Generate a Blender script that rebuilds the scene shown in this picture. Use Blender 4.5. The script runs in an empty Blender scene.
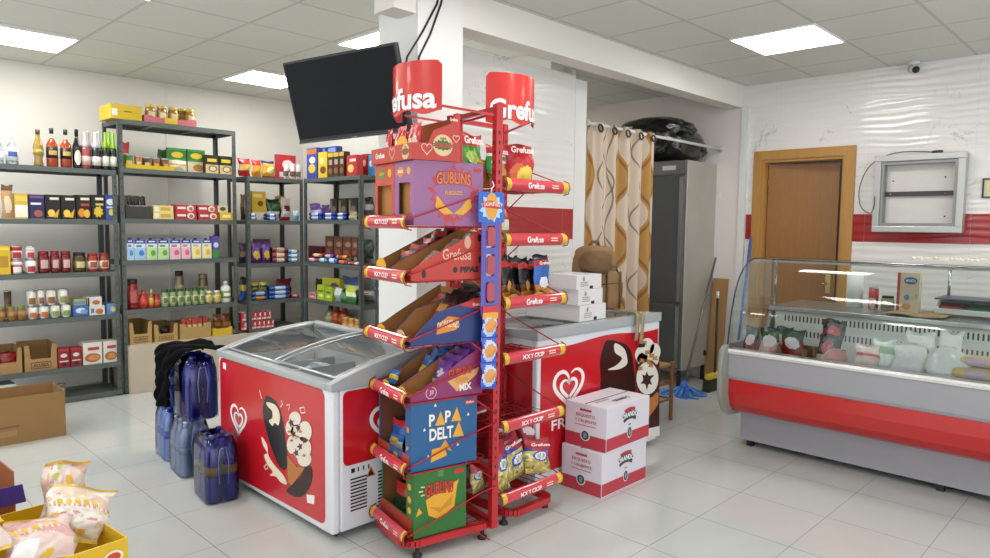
import bpy, math, random
from mathutils import Vector, Matrix
RN = random.Random(11)
SC = bpy.context.scene
COL = SC.collection
PI = math.pi
# ------------------------------------------------------------------ camera
EYE = Vector((0, 0, 1.5))
FPX = 695.455
_y, _p, _r = 0.775738479, -0.0760392823, 0.0126294355
FW = Vector((math.cos(_y)*math.cos(_p), math.sin(_y)*math.cos(_p), math.sin(_p)))
_rt = Vector((math.sin(_y), -math.cos(_y), 0)); _up = _rt.cross(FW)
RT = _rt*math.cos(_r) + _up*math.sin(_r); UP = _up*math.cos(_r) - _rt*math.sin(_r)
cam = bpy.data.cameras.new('camera'); cam.sensor_width = 36; cam.lens = FPX*36/990; cam.clip_start = .05
co = bpy.data.objects.new('camera', cam); COL.objects.link(co)
co.matrix_world = Matrix(((RT.x, UP.x, -FW.x, EYE.x), (RT.y, UP.y, -FW.y, EYE.y), (RT.z, UP.z, -FW.z, EYE.z), (0, 0, 0, 1)))
SC.camera = co
SC.view_settings.view_transform = 'Standard'; SC.view_settings.look = 'None'
SC.view_settings.gamma = 1; SC.view_settings.use_curve_mapping = False
SC.view_settings.exposure = 1.08

def at(px, py, ax, val):
    """point where the sight line through a photo pixel meets a plane x / y / z = val of the room"""
    d = FW*FPX + RT*(px-495) - UP*(py-279)
    i = 'xyz'.index(ax)
    return EYE + d*((val-EYE[i])/d[i])

# ------------------------------------------------------------------ materials
def lin(h):
    h = h.lstrip('#'); o = []
    for i in (0, 2, 4):
        c = int(h[i:i+2], 16)/255
        o.append(c/12.92 if c <= .04045 else ((c+.055)/1.055)**2.4)
    return (*o, 1)
_M = {}
def M(hexc, rough=.5, metal=0, trans=0, alpha=1, emit=0, bump=0, bscale=40, coat=0, var=.06, vscale=9):
    k = (hexc, rough, metal, trans, alpha, emit, bump, bscale, coat, var, vscale)
    if k in _M: return _M[k]
    m = bpy.data.materials.new('mat_'+hexc.lstrip('#')); m.use_nodes = True
    nt = m.node_tree; b = nt.nodes['Principled BSDF']
    b.inputs['Roughness'].default_value = rough; b.inputs['Metallic'].default_value = metal
    b.inputs['Transmission Weight'].default_value = trans; b.inputs['Alpha'].default_value = alpha
    if coat: b.inputs['Coat Weight'].default_value = coat; b.inputs['Coat Roughness'].default_value = .08
    c = lin(hexc); b.inputs['Base Color'].default_value = c
    if emit:
        b.inputs['Emission Color'].default_value = c; b.inputs['Emission Strength'].default_value = emit
    if trans == 0 and alpha == 1 and not emit and (var or bump):
        tc = nt.nodes.new('ShaderNodeTexCoord'); nz = nt.nodes.new('ShaderNodeTexNoise')
        nz.inputs['Scale'].default_value = vscale; nz.inputs['Detail'].default_value = 3
        nt.links.new(tc.outputs['Object'], nz.inputs['Vector'])
        mx = nt.nodes.new('ShaderNodeMix'); mx.data_type = 'RGBA'
        mx.inputs[6].default_value = tuple(x*(1-var) for x in c[:3])+(1,)
        mx.inputs[7].default_value = tuple(min(1, x*(1+var)) for x in c[:3])+(1,)
        nt.links.new(nz.outputs['Fac'], mx.inputs[0]); nt.links.new(mx.outputs[2], b.inputs['Base Color'])
        if bump:
            n2 = nt.nodes.new('ShaderNodeTexNoise'); n2.inputs['Scale'].default_value = bscale; n2.inputs['Detail'].default_value = 4
            bp = nt.nodes.new('ShaderNodeBump'); bp.inputs['Strength'].default_value = bump; bp.inputs['Distance'].default_value = .01
            nt.links.new(tc.outputs['Object'], n2.inputs['Vector'])
            nt.links.new(n2.outputs['Fac'], bp.inputs['Height']); nt.links.new(bp.outputs['Normal'], b.inputs['Normal'])
    _M[k] = m
    return m
def P(h, r=.45): return M(h, r, var=.04)          # printed carton
def PL(h, r=.25): return M(h, r, var=.03)         # plastic
def FOIL(h, r=.22): return M(h, r, var=.05, bump=.35, bscale=45)

class NT:
    """small helper to write node materials"""
    def __init__(s, name):
        s.m = bpy.data.materials.new(name); s.m.use_nodes = True; s.t = s.m.node_tree; s.b = s.t.nodes['Principled BSDF']
    def n(s, typ, **kw):
        x = s.t.nodes.new('ShaderNode'+typ)
        for k, v in kw.items():
            if k.startswith('i_'): x.inputs[int(k[2:])].default_value = v
            else: setattr(x, k, v)
        return x
    def l(s, a, b): s.t.links.new(a, b)
    def math(s, op, a, b=None, c=None):
        x = s.n('Math', operation=op)
        for i, v in enumerate((a, b, c)):
            if v is None: continue
            if isinstance(v, (int, float)): x.inputs[i].default_value = v
            else: s.l(v, x.inputs[i])
        return x.outputs[0]
    def mix(s, f, a, b):
        x = s.n('Mix', data_type='RGBA')
        if isinstance(f, (int, float)): x.inputs[0].default_value = f
        else: s.l(f, x.inputs[0])
        for i, v in ((6, a), (7, b)):
            if isinstance(v, tuple): x.inputs[i].default_value = v
            else: s.l(v, x.inputs[i])
        return x.outputs[2]
    def noise(s, vec, scale, detail=3, dist=0):
        x = s.n('TexNoise'); x.inputs['Scale'].default_value = scale; x.inputs['Detail'].default_value = detail; x.inputs['Distortion'].default_value = dist
        if vec is not None: s.l(vec, x.inputs['Vector'])
        return x.outputs['Fac']
    def ramp(s, f, stops):
        x = s.n('ValToRGB'); e = x.color_ramp.elements
        while len(e) < len(stops): e.new(.5)
        for i, (p, c) in enumerate(stops): e[i].position = p; e[i].color = c
        s.l(f, x.inputs[0]); return x.outputs[0]
    def line(s, co, off, per, w):
        """1 on grid lines of width w"""
        a = s.math('SUBTRACT', co, off); a = s.math('DIVIDE', a, per); a = s.math('FRACT', a)
        a = s.math('SUBTRACT', a, .5); a = s.math('ABSOLUTE', a); return s.math('GREATER_THAN', a, .5-w/per/2)
    def bump(s, h, st, dist=.01):
        x = s.n('Bump'); x.inputs['Strength'].default_value = st; x.inputs['Distance'].default_value = dist
        s.l(h, x.inputs['Height']); s.l(x.outputs[0], s.b.inputs['Normal']); return x

# ------------------------------------------------------------------ mesh builder
class MB:
    def __init__(s): s.v = []; s.f = []; s.mi = []; s.sm = []; s.mats = []
    def _m(s, mat):
        if mat not in s.mats: s.mats.append(mat)
        return s.mats.index(mat)
    def add(s, vs, fs, mat, smooth=False):
        o = len(s.v); s.v += [tuple(v) for v in vs]
        k = s._m(mat) if not isinstance(mat, list) else None
        for i, f in enumerate(fs):
            s.f.append(tuple(o+j for j in f)); s.mi.append(k if k is not None else s._m(mat[i])); s.sm.append(smooth)
        return s
    def box(s, x0, x1, y0, y1, z0, z1, mat):
        v = [(x, y, z) for z in (z0, z1) for y in (y0, y1) for x in (x0, x1)]
        return s.add(v, [(0, 2, 3, 1), (4, 5, 7, 6), (0, 1, 5, 4), (2, 6, 7, 3), (0, 4, 6, 2), (1, 3, 7, 5)], mat)
    def bar(s, a, b, w, h, mat, up=(0, 0, 1)):
        """rectangular bar between two points"""
        a = Vector(a); b = Vector(b); d = (b-a).normalized(); up = Vector(up)
        if abs(d.dot(up)) > .95: up = Vector((0, 1, 0))
        x = d.cross(up).normalized()*w/2; y = x.cross(d).normalized()*h/2
        v = [p+i*x+j*y for p in (a, b) for i, j in ((-1, -1), (1, -1), (1, 1), (-1, 1))]
        return s.add(v, [(0, 1, 2, 3), (7, 6, 5, 4), (0, 4, 5, 1), (1, 5, 6, 2), (2, 6, 7, 3), (3, 7, 4, 0)], mat)
    def tube(s, pts, r, mat, n=8, closed=False):
        pts = [Vector(p) for p in pts]; N = len(pts); vs = []; prev = None
        for i, p in enumerate(pts):
            if closed: t = pts[(i+1) % N]-pts[i-1]
            else: t = pts[min(i+1, N-1)]-pts[max(i-1, 0)]
            t.normalize()
            if prev is None:
                u = t.cross(Vector((0, 0, 1)))
                if u.length < .1: u = t.cross(Vector((1, 0, 0)))
            else: u = prev-t*prev.dot(t)
            u.normalize(); prev = u; w = t.cross(u); rr = r[i] if isinstance(r, (list, tuple)) else r
            vs += [p+u*math.cos(2*PI*k/n)*rr+w*math.sin(2*PI*k/n)*rr for k in range(n)]
        fs = []
        for i in range(N if closed else N-1):
            j = (i+1) % N
            fs += [(i*n+k, i*n+(k+1) % n, j*n+(k+1) % n, j*n+k) for k in range(n)]
        if not closed: fs += [tuple(range(n-1, -1, -1)), tuple((N-1)*n+k for k in range(n))]
        return s.add(vs, fs, mat, True)
    def lathe(s, prof, mat, n=16, c=(0, 0, 0), sx=1, sy=1, mats=None):
        vs = []; fs = []; ms = []
        for r, z in prof: vs += [(c[0]+r*sx*math.cos(2*PI*k/n), c[1]+r*sy*math.sin(2*PI*k/n), c[2]+z) for k in range(n)]
        for i in range(len(prof)-1):
            fs += [(i*n+k, i*n+(k+1) % n, (i+1)*n+(k+1) % n, (i+1)*n+k) for k in range(n)]; ms += [mats[i] if mats else mat]*n
        fs += [tuple(range(n-1, -1, -1)), tuple((len(prof)-1)*n+k for k in range(n))]; ms += [ms[0], ms[-1]]
        return s.add(vs, fs, ms, True)
    def sphere(s, c, r, mat, nu=12, nv=8, sx=1, sy=1, sz=1):
        return s.lathe([(max(r*math.sin(PI*i/nv), 1e-4), -r*sz*math.cos(PI*i/nv)) for i in range(nv+1)], mat, nu, c, sx, sy)
    def prism(s, poly, d0, d1, mat, fr):
        """poly (2d) extruded from d0 to d1 along the normal of frame fr(u, v, w)"""
        n = len(poly); v = [fr(x, y, d0) for x, y in poly]+[fr(x, y, d1) for x, y in poly]
        return s.add(v, [tuple(range(n-1, -1, -1)), tuple(range(n, 2*n))]+[(i, (i+1) % n, n+(i+1) % n, n+i) for i in range(n)], mat)
    def flat(s, fr, poly, mat, d=.001):
        return s.add([fr(x, y, d) for x, y in poly], [tuple(range(len(poly)))], mat)
    def grid(s, fn, nu, nv, mat, smooth=True, closed_u=False):
        vs = [fn(i/nu, j/nv) for j in range(nv+1) for i in range(nu+1)]
        fs = [(j*(nu+1)+i, j*(nu+1)+i+1, (j+1)*(nu+1)+i+1, (j+1)*(nu+1)+i) for j in range(nv) for i in range(nu)]
        if callable(mat): mat = [mat((i+.5)/nu, (j+.5)/nv) for j in range(nv) for i in range(nu)]
        return s.add(vs, fs, mat, smooth)
    def ribbon(s, fr, pts, w, mat, d=.001, closed=False):
        N = len(pts); L = []; Rr = []
        for i, (x, y) in enumerate(pts):
            a = pts[i-1] if (i > 0 or closed) else pts[i]; b = pts[(i+1) % N] if (i < N-1 or closed) else pts[i]
            tx, ty = b[0]-a[0], b[1]-a[1]; l = math.hypot(tx, ty) or 1
            ww = w[i] if isinstance(w, (list, tuple)) else w
            L.append((x-ty/l*ww/2, y+tx/l*ww/2)); Rr.append((x+ty/l*ww/2, y-tx/l*ww/2))
        for i in range(N if closed else N-1):
            j = (i+1) % N; s.flat(fr, [Rr[i], Rr[j], L[j], L[i]], mat, d)
        return s
    def text(s, fr, body, cx, cy, w, h, mat, d=.002, bold=.03, shear=0, arch=0, rot=0):
        g = textgeo(body, bold, shear)
        if g is None: return s
        ca, sa = math.cos(rot), math.sin(rot); vs = []
        for x, y in g[0]:
            X = x*w; Y = y*h+arch*(1-4*x*x)
            vs.append(fr(cx+X*ca-Y*sa, cy+X*sa+Y*ca, d))
        return s.add(vs, g[1], mat)
    def mesh(s, name):
        me = bpy.data.meshes.new(name); me.from_pydata(s.v, [], s.f)
        for m in s.mats: me.materials.append(m)
        me.polygons.foreach_set('material_index', s.mi); me.polygons.foreach_set('use_smooth', s.sm); me.update()
        return me
    def build(s, name, parent=None, bevel=0, fix=False, **tags):
        o = bpy.data.objects.new(name, s.mesh(name)); COL.objects.link(o)
        if parent is not None: o.parent = parent
        if bevel:
            b = o.modifiers.new('bevel', 'BEVEL'); b.width = bevel; b.segments = 2; b.limit_method = 'ANGLE'
        for k, v in tags.items(): o[k] = v
        return o
_T = {}
def textgeo(body, bold=.03, shear=0):
    k = (body, bold, shear)
    if k in _T: return _T[k]
    cu = bpy.data.curves.new('t', 'FONT'); cu.body = body; cu.offset = bold; cu.shear = shear; cu.resolution_u = 3
    ob = bpy.data.objects.new('t', cu); COL.objects.link(ob)
    me = bpy.data.meshes.new_from_object(ob.evaluated_get(bpy.context.evaluated_depsgraph_get()))
    vs = [(v.co.x, v.co.y) for v in me.vertices]; fs = [tuple(p.vertices) for p in me.polygons]
    flip = [p.normal.z < 0 for p in me.polygons]; fs = [tuple(reversed(f)) if q else f for f, q in zip(fs, flip)]
    bpy.data.objects.remove(ob); bpy.data.curves.remove(cu); bpy.data.meshes.remove(me)
    x0 = min(v[0] for v in vs); x1 = max(v[0] for v in vs); y0 = min(v[1] for v in vs); y1 = max(v[1] for v in vs)
    vs = [((x-(x0+x1)/2)/(x1-x0), (y-(y0+y1)/2)/(y1-y0)) for x, y in vs]
    _T[k] = (vs, fs); return _T[k]

def plane(o, u, v):
    o = Vector(o); u = Vector(u).normalized(); v = Vector(v).normalized(); n = u.cross(v)
    return lambda x, y, d=0: o+u*x+v*y+n*d
def smooth(pts, n=5):
    pts = [Vector(p) for p in pts]; o = []
    for i in range(len(pts)-1):
        a, b, c, d = pts[max(i-1, 0)], pts[i], pts[i+1], pts[min(i+2, len(pts)-1)]
        for k in range(n):
            t = k/n; o.append(.5*((2*b)+(c-a)*t+(2*a-5*b+4*c-d)*t*t+(3*b-a-3*c+d)*t**3))
    return o+[pts[-1]]
def front(y=0, x=0, z=0): return plane((x, y, z), (1, 0, 0), (0, 0, 1))     # faces -y
def ell(cx, cy, rx, ry, n=18, a0=0, a1=2*PI):
    full = abs(a1-a0-2*PI) < 1e-6
    return [(cx+rx*math.cos(a0+(a1-a0)*i/(n if full else n-1)), cy+ry*math.sin(a0+(a1-a0)*i/(n if full else n-1))) for i in range(n)]
def rect(cx, cy, w, h): return [(cx-w/2, cy-h/2), (cx+w/2, cy-h/2), (cx+w/2, cy+h/2), (cx-w/2, cy+h/2)]
def rrect(cx, cy, w, h, r, n=5):
    o = []
    for sx, sy, a in ((1, -1, -PI/2), (1, 1, 0), (-1, 1, PI/2), (-1, -1, PI)):
        o += [(cx+sx*(w/2-r)+r*math.cos(a+PI/2*i/n), cy+sy*(h/2-r)+r*math.sin(a+PI/2*i/n)) for i in range(n+1)]
    return o
def splat(cx, cy, rx, ry, n, k, seed=0):
    q = random.Random(seed)
    return [(cx+rx*math.cos(2*PI*i/(2*n))*((1+k*q.random()) if i % 2 else 1-k*.5), cy+ry*math.sin(2*PI*i/(2*n))*((1+k*q.random()) if i % 2 else 1-k*.5)) for i in range(2*n)]

def tag(o, label, cat, group=None, kind=None):
    o['label'] = label; o['category'] = cat
    if group: o['group'] = group
    if kind: o['kind'] = kind
    return o
def thing(name, label, cat, loc=(0, 0, 0), rz=0, group=None):
    o = bpy.data.objects.new(name, None); COL.objects.link(o); o.empty_display_size = .05
    o.location = loc; o.rotation_euler = (0, 0, rz); return tag(o, label, cat, group)
def place(o, loc, rz=0, rx=0, ry=0): o.location = loc; o.rotation_euler = (rx, ry, rz); return o
def copy_tree(o, parent=None):
    c = o.copy(); COL.objects.link(c); c.parent = parent
    for ch in list(o.children): copy_tree(ch, c)
    return c
def struct(name, mb, bevel=0, parent=None):
    o = mb.build(name, parent, bevel)
    if parent is None: o['kind'] = 'structure'
    return o
ORD = 'first second third fourth fifth sixth seventh eighth ninth tenth eleventh twelfth thirteenth fourteenth'.split()
# ------------------------------------------------------------------ room
ZC = 2.85; XR = 6.44; YL = 7.15; XB = 4.15; YT = 3.4; BEAM_Y = 3.03
def floor_mat():
    t = NT('polished_tile'); tc = t.n('TexCoord'); sp = t.n('SeparateXYZ'); t.l(tc.outputs['Object'], sp.inputs[0])
    gx = t.line(sp.outputs[0], 2.785, .485, .0045); gy = t.line(sp.outputs[1], 1.70, .470, .0030)
    ix = t.math('FLOOR', t.math('DIVIDE', t.math('SUBTRACT', sp.outputs[0], 2.785), .485)); iy = t.math('FLOOR', t.math('DIVIDE', t.math('SUBTRACT', sp.outputs[1], 1.70), .470))
    cb = t.n('CombineXYZ'); t.l(ix, cb.inputs[0]); t.l(iy, cb.inputs[1])
    wn = t.n('TexWhiteNoise'); t.l(cb.outputs[0], wn.inputs['Vector'])
    nz = t.noise(tc.outputs['Object'], 1.7, 5, .6)
    base = t.mix(nz, lin('#b3b7b5'), lin('#c5c8c4'))
    base = t.mix(t.math('MULTIPLY', wn.outputs['Value'], .22), base, lin('#c0bab6'))
    c = t.mix(t.math('MULTIPLY', gx, .8), base, lin('#5b5c58')); c = t.mix(t.math('MULTIPLY', gy, .85), c, lin('#5b5c58'))
    t.l(c, t.b.inputs['Base Color'])
    r = t.math('MULTIPLY_ADD', t.noise(tc.outputs['Object'], 4, 4), .09, .05); r = t.math('MAXIMUM', r, t.math('MULTIPLY', t.math('MAXIMUM', gx, gy), .6))
    t.l(r, t.b.inputs['Roughness']); t.b.inputs['Specular IOR Level'].default_value = .55
    t.bump(t.math('SUBTRACT', 1.0, t.math('MAXIMUM', gx, gy)), .25, .002)
    return t.m
def ceil_mat(x0, dx, y0, dy):
    t = NT('ceiling_tile'); tc = t.n('TexCoord'); sp = t.n('SeparateXYZ'); t.l(tc.outputs['Object'], sp.inputs[0])
    g = t.math('MAXIMUM', t.line(sp.outputs[0], x0, dx, .022), t.line(sp.outputs[1], y0, dy, .022))
    base = t.mix(t.noise(tc.outputs['Object'], 60, 3), lin('#d0d1c8'), lin('#dcddd4'))
    t.l(t.mix(t.math('MULTIPLY', g, .5), base, lin('#a5a69d')), t.b.inputs['Base Color']); t.b.inputs['Roughness'].default_value = .85
    t.bump(t.math('SUBTRACT', 1.0, g), .4, .004)
    return t.m
def plaster(h, rough=.7):
    t = NT('painted_plaster'); tc = t.n('TexCoord')
    c = t.mix(t.noise(tc.outputs['Object'], 1.2, 4), lin(h), tuple(x*.93 for x in lin(h)[:3])+(1,)); t.l(c, t.b.inputs['Base Color'])
    t.b.inputs['Roughness'].default_value = rough; t.bump(t.noise(tc.outputs['Object'], 120, 3), .08, .003); return t.m
def tile_wall(axis):
    """glossy white wavy wall tile with grey veins and a deep red course; axis = horizontal coordinate index"""
    t = NT('marbled_wall_tile'); tc = t.n('TexCoord'); sp = t.n('SeparateXYZ'); t.l(tc.outputs['Object'], sp.inputs[0])
    h = sp.outputs[axis]; z = sp.outputs[2]
    red = t.math('MULTIPLY', t.math('GREATER_THAN', z, 1.405), t.math('LESS_THAN', z, 1.64))
    cb = t.n('CombineXYZ'); t.l(h, cb.inputs[0]); t.l(t.math('MULTIPLY', z, 1.5), cb.inputs[1])
    v = t.noise(cb.outputs[0], 1.9, 6, 1.3); v = t.math('ABSOLUTE', t.math('SUBTRACT', v, .5))
    vein = t.ramp(v, [(0, (1, 1, 1, 1)), (.012, (0, 0, 0, 1))]); msk = t.ramp(t.noise(cb.outputs[0], 1.6, 2), [(.5, (0, 0, 0, 1)), (.62, (1, 1, 1, 1))])
    vm = t.math('MULTIPLY', vein, msk)
    grout = t.math('MAXIMUM', t.line(z, 1.405, .2475, .0025), t.line(h, .4, .76, .0025))
    white = t.mix(t.math('MULTIPLY', vm, .55), lin('#e2deda'), lin('#8d8f90'))
    c = t.mix(red, white, lin('#a02a2c')); c = t.mix(t.math('MULTIPLY', grout, .35), c, lin('#b9b8b4'))
    t.l(c, t.b.inputs['Base Color']); t.b.inputs['Roughness'].default_value = .13
    cb2 = t.n('CombineXYZ'); t.l(t.math('MULTIPLY', h, .28), cb2.inputs[0]); t.l(z, cb2.inputs[1])
    w = t.n('TexWave', wave_type='BANDS', bands_direction='Y'); w.inputs['Scale'].default_value = 5.5; w.inputs['Distortion'].default_value = 7; w.inputs['Detail'].default_value = 1; w.inputs['Detail Scale'].default_value = .9
    t.l(cb2.outputs[0], w.inputs['Vector']); t.bump(w.outputs['Fac'], .35, .006)
    return t.m
m_white = plaster('#e4e0d8'); m_pillar = plaster('#e2e1de', .55); m_alc = plaster('#e4dbd7')
fl = MB().box(-3, 7.2, -3, 7.6, -.1, 0, floor_mat()); struct('floor', fl)
c1 = MB().box(-3, XR+.3, -3, BEAM_Y+.02, ZC, ZC+.1, ceil_mat(4.17, .6, 1.787, .6))
c1.box(-3, XB+.3, BEAM_Y+.02, YL+.2, ZC, ZC+.1, ceil_mat(1.62, .645, 4.58, .64))
c1.box(XB+.3, XR+.3, BEAM_Y+.02, YL+.2, ZC, ZC+.1, ceil_mat(4.17, .6, 3.3, .6)); struct('ceiling', c1)
struct('wall_left', MB().box(-3, XB+.2, YL, YL+.15, 0, ZC, m_white).box(2.655, 2.675, YL-.012, YL, 0, ZC, m_white))
struct('wall_back', MB().box(XB, XB+.15, 3.5, YL, 0, ZC, m_white))
tw = tile_wall(0); twr = tile_wall(1)
pt = MB().box(2.79, 4.33, YT, YT+.1, 0, 2.665, tw).box(4.33, 4.47, YT-.004, YT+.1, 0, 2.64, m_pillar)
pw = struct('wall_partition', pt)
struct('trim_1', MB().box(4.30, 4.36, YT+.02, YT+.09, 2.64, 2.72, M('#c9c7bf', .5)))
# right wall with door opening Y 2.09..2.83, z 0..2.148
wr = MB()
for y0, y1, z0, z1 in ((-3, 2.09, 0, ZC), (2.83, BEAM_Y, 0, ZC), (2.09, 2.83, 2.148, ZC)): wr.box(XR, XR+.12, y0, y1, z0, z1, twr)
struct('wall_right', wr)
struct('wall_inner', MB().box(XR-.03, XR+.12, BEAM_Y, YL, 0, ZC, m_alc))
struct('wall_far', MB().box(XB+.15, XR-.03, YL-1, YL-.9, 0, ZC, m_alc))
struct('wall_outer', MB().box(XR+.9, XR+1.0, 1.5, 3.2, 0, ZC, plaster('#4c4a48')).box(XR+.12, XR+.9, 2.9, 3.0, 0, ZC, plaster('#4c4a48')))
struct('beam', MB().box(2.3, XR-.03, BEAM_Y, BEAM_Y+.16, 2.645, ZC, m_white))
struct('beam_side', MB().box(2.42, 2.4515, 3.07, 3.37, 2.70, ZC, m_white))
struct('pillar', MB().box(2.452, 2.785, 3.015, 3.37, 0, ZC-.001, m_pillar))
struct('trim_2', MB().box(XR-.045, XR-.0295, 2.965, 3.03, 0, 2.645, m_pillar).box(XR-.0295, XR, 2.968, 3.0295, 0, 2.645, m_pillar))
# low tiled plinth that carries the far shelving
t = NT('beige_tile'); tc = t.n('TexCoord'); sp = t.n('SeparateXYZ'); t.l(tc.outputs['Object'], sp.inputs[0])
g = t.line(sp.outputs[0], 2.555, .55, .004)
t.l(t.mix(t.math('MULTIPLY', g, .7), t.mix(t.noise(tc.outputs['Object'], 3, 4), lin('#b9ab98'), lin('#c8bba9')), lin('#8a8074')), t.b.inputs['Base Color']); t.b.inputs['Roughness'].default_value = .3
struct('trim_3', MB().box(2.035, XB-.002, 6.405, YL-.002, 0, .425, t.m).box(3.70, XB-.002, 5.0, 6.405, 0, .425, t.m))
# door in the right wall
wood = NT('door_wood'); tc = wood.n('TexCoord'); mp = wood.n('Mapping'); mp.inputs['Scale'].default_value = (3, 9, .9); wood.l(tc.outputs['Object'], mp.inputs[0])
nz = wood.noise(mp.outputs[0], 5, 5, 1.2); wood.l(wood.mix(nz, lin('#85551f'), lin('#9d6a2e')), wood.b.inputs['Base Color']); wood.b.inputs['Roughness'].default_value = .38
wood2 = NT('frame_wood'); tc = wood2.n('TexCoord'); mp = wood2.n('Mapping'); mp.inputs['Scale'].default_value = (9, 9, .8); wood2.l(tc.outputs['Object'], mp.inputs[0])
nz = wood2.noise(mp.outputs[0], 5, 5, .8); wood2.l(wood2.mix(nz, lin('#a87a3e'), lin('#bd8d4d')), wood2.b.inputs['Base Color']); wood2.b.inputs['Roughness'].default_value = .35
dr = MB().box(-.005, .035, 0, .60, .005, 2.105, wood.m); door = struct('door_1', dr)
door.location = (XR+.10, 2.80, 0); door.rotation_euler = (0, 0, PI+math.radians(12))
fr = MB()
for y0, y1, z0, z1 in ((2.826, 2.904, 0, 2.227), (2.011, 2.094, 0, 2.227), (2.094, 2.826, 2.145, 2.227)): fr.box(XR-.022, XR-.001, y0, y1, z0, z1, wood2.m)
for y0, y1, z0, z1 in ((2.802, 2.83, 0, 2.148), (2.09, 2.118, 0, 2.148), (2.118, 2.802, 2.12, 2.148)): fr.box(XR-.005, XR+.12, y0, y1, z0, z1, wood2.m)
o = fr.build('door_frame_1'); o['kind'] = 'structure'
hd = MB().tube([(.035, .55, 1.02), (.085, .55, 1.02), (.085, .475, 1.02)], .009, M('#b9a06a', .25, 1)); hd.box(0.035, .045, .53, .57, .93, 1.10, M('#b9a06a', .3, 1)); hd.build('handle', door)
for z in (.3, 1.9): MB().tube([(.042, .0, z), (.042, .0, z+.08)], .008, M('#b9a06a', .3, 1)).build('hinge', door)

# ------------------------------------------------------------------ ceiling lights, visible ones and unseen additions
LED = M('#fbfcff', .4, emit=1)
def led_mat(st):
    m = M('#fdfdf9', .4, emit=st); return m
def panel(x0, y0, label, w=.59):
    o = thing('ceiling_light', label, 'ceiling light', (x0+w/2, y0+w/2, ZC-.012), group='square ceiling light panels')
    f = MB(); h = w/2
    for a, b, c, d in ((-h, h, -h, -h+.012), (-h, h, h-.012, h), (-h, -h+.012, -h+.012, h-.012), (h-.012, h, -h+.012, h-.012)): f.box(a, b, c, d, 0, .011, M('#eeeeee', .4))
    f.build('frame', o)
    MB().box(-h+.012, h-.012, -h+.012, h-.012, .003, .010, led_mat(LIGHT)).build('diffuser', o)
LIGHT = 8.6
for x, y, lb in ((4.775, 1.787, 'square lit ceiling panel above the refrigerated counter'), (1.01, 5.935, 'square lit ceiling panel above the liquor bottles'),
                 (2.945, 5.91, 'square lit ceiling panel near the corner, beside the television'), (2.95, 4.0, 'lit ceiling panel half hidden behind the television and pillar'),
                 (1.03, 3.975, 'ceiling light panel of which only a corner tip shows at the top'), (2.36, 1.787, 'ceiling light panel overhead, in front of the beam'),  # panel before the beam and those below: out of view, added for lighting
                 (.0, 1.787, 'ceiling light panel overhead, behind the viewer'), (-1.0, 3.975, 'ceiling light panel over the near aisle'), (4.775, -.6, 'ceiling light panel beyond the counter end'),
                 (2.36, -.6, 'ceiling light panel near the shop entrance'), (-.9, 5.935, 'ceiling light panel beyond the liquor shelf'), (4.75, 5.1, 'ceiling light panel of the passage behind the tiled partition')):  # panel behind the partition: unseen, added to brighten alcove wall and fridge
    panel(x, y, lb)
w = bpy.data.worlds.new('shop_front_daylight'); SC.world = w; w.use_nodes = True
bg = w.node_tree.nodes['Background']; bg.inputs[0].default_value = (.92, .96, 1, 1); bg.inputs[1].default_value = 1.0
# ------------------------------------------------------------------ grey metal shelving
m_post = M('#575d5a', .42, .25); m_shelf = M('#5f6562', .45, .25)
def shelving(label, loc, rz, L, D, zs, top, feet=(0, 0)):
    """posts and shelves; local x along the front, y into the depth; feet = z where the posts at each end stand"""
    o = thing('shelving_unit', label, 'shelving', loc, rz, 'grey metal shelving along the far walls'); k = .036
    for i, x in enumerate((0, L)):
        for y in (0, D):
            b = MB(); sx = 1 if i == 0 else -1; sy = 1 if y == 0 else -1
            b.box(min(x, x+sx*k), max(x, x+sx*k), min(y, y+sy*.003), max(y, y+sy*.003), feet[i], top, m_post)
            b.box(min(x, x+sx*.003), max(x, x+sx*.003), min(y, y+sy*k), max(y, y+sy*k), feet[i], top, m_post)
            z = feet[i]+.06
            while y == 0 and z < top-.03:
                b.box(x+sx*.014, x+sx*.022, -.0006, .001, z, z+.014, M('#232625', .7)); z += .075
            b.box(min(x, x+sx*k)-.002, max(x, x+sx*k)+.002, min(y, y+sy*k)-.002, max(y, y+sy*k)+.002, feet[i]+.0005, feet[i]+.012, M('#17191a', .6))
            b.build('post', o)
    for z in zs:
        b = MB().box(.004, L-.004, .004, D-.004, z+.014, z+.02, m_shelf)
        for a in ((.004, L-.004, -.002, .002), (.004, L-.004, D-.003, D-.001)): b.box(*a, z-.02, z+.02, m_shelf)
        for a in ((.004, .008, .004, D-.004), (L-.008, L-.004, .004, D-.004)): b.box(*a, z-.02, z+.014, m_shelf)
        b.box(L*.3, L*.3+.04, .004, D-.004, z-.006, z+.0139, m_shelf); b.box(L*.66, L*.66+.04, .004, D-.004, z-.006, z+.0139, m_shelf)
        b.build('shelf', o)
    return o
U1 = dict(ax='y', val=6.466, z=[.026, .275, .689, 1.056, 1.49, 1.909], ref='the double upright', rev=True)
U2 = dict(ax='y', val=6.466, z=[.405, .715, 1.143, 1.503, 1.935, 2.345], ref='the double upright', rev=False)
U3 = dict(ax='y', val=6.466, z=[.43, .715, 1.083, 1.507, 1.929], ref='the corner upright', rev=True)
U4 = dict(ax='x', val=3.765, z=[.44, .713, 1.091, 1.52, 1.936], ref='the corner upright', rev=False)
U5 = dict(ax='x', val=3.905, z=[.44, .80, 1.15, 1.53, 1.93], ref='the pillar', rev=False)
shelving('grey metal shelving bay with liquor bottles on its top shelf', (.965, 6.45, 0), 0, 1.02, .42, U1['z'], 1.93)
shelving('tallest grey shelving bay, standing partly on the low tiled ledge', (2.005, 6.45, 0), 0, 1.028, .42, U2['z'][1:], 2.365, (0, .425))
shelving('narrow grey shelving bay with snack bags, beside the room corner', (3.135, 6.45, 0), 0, .607, .42, U3['z'], 1.95, (.425, .425))
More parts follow.
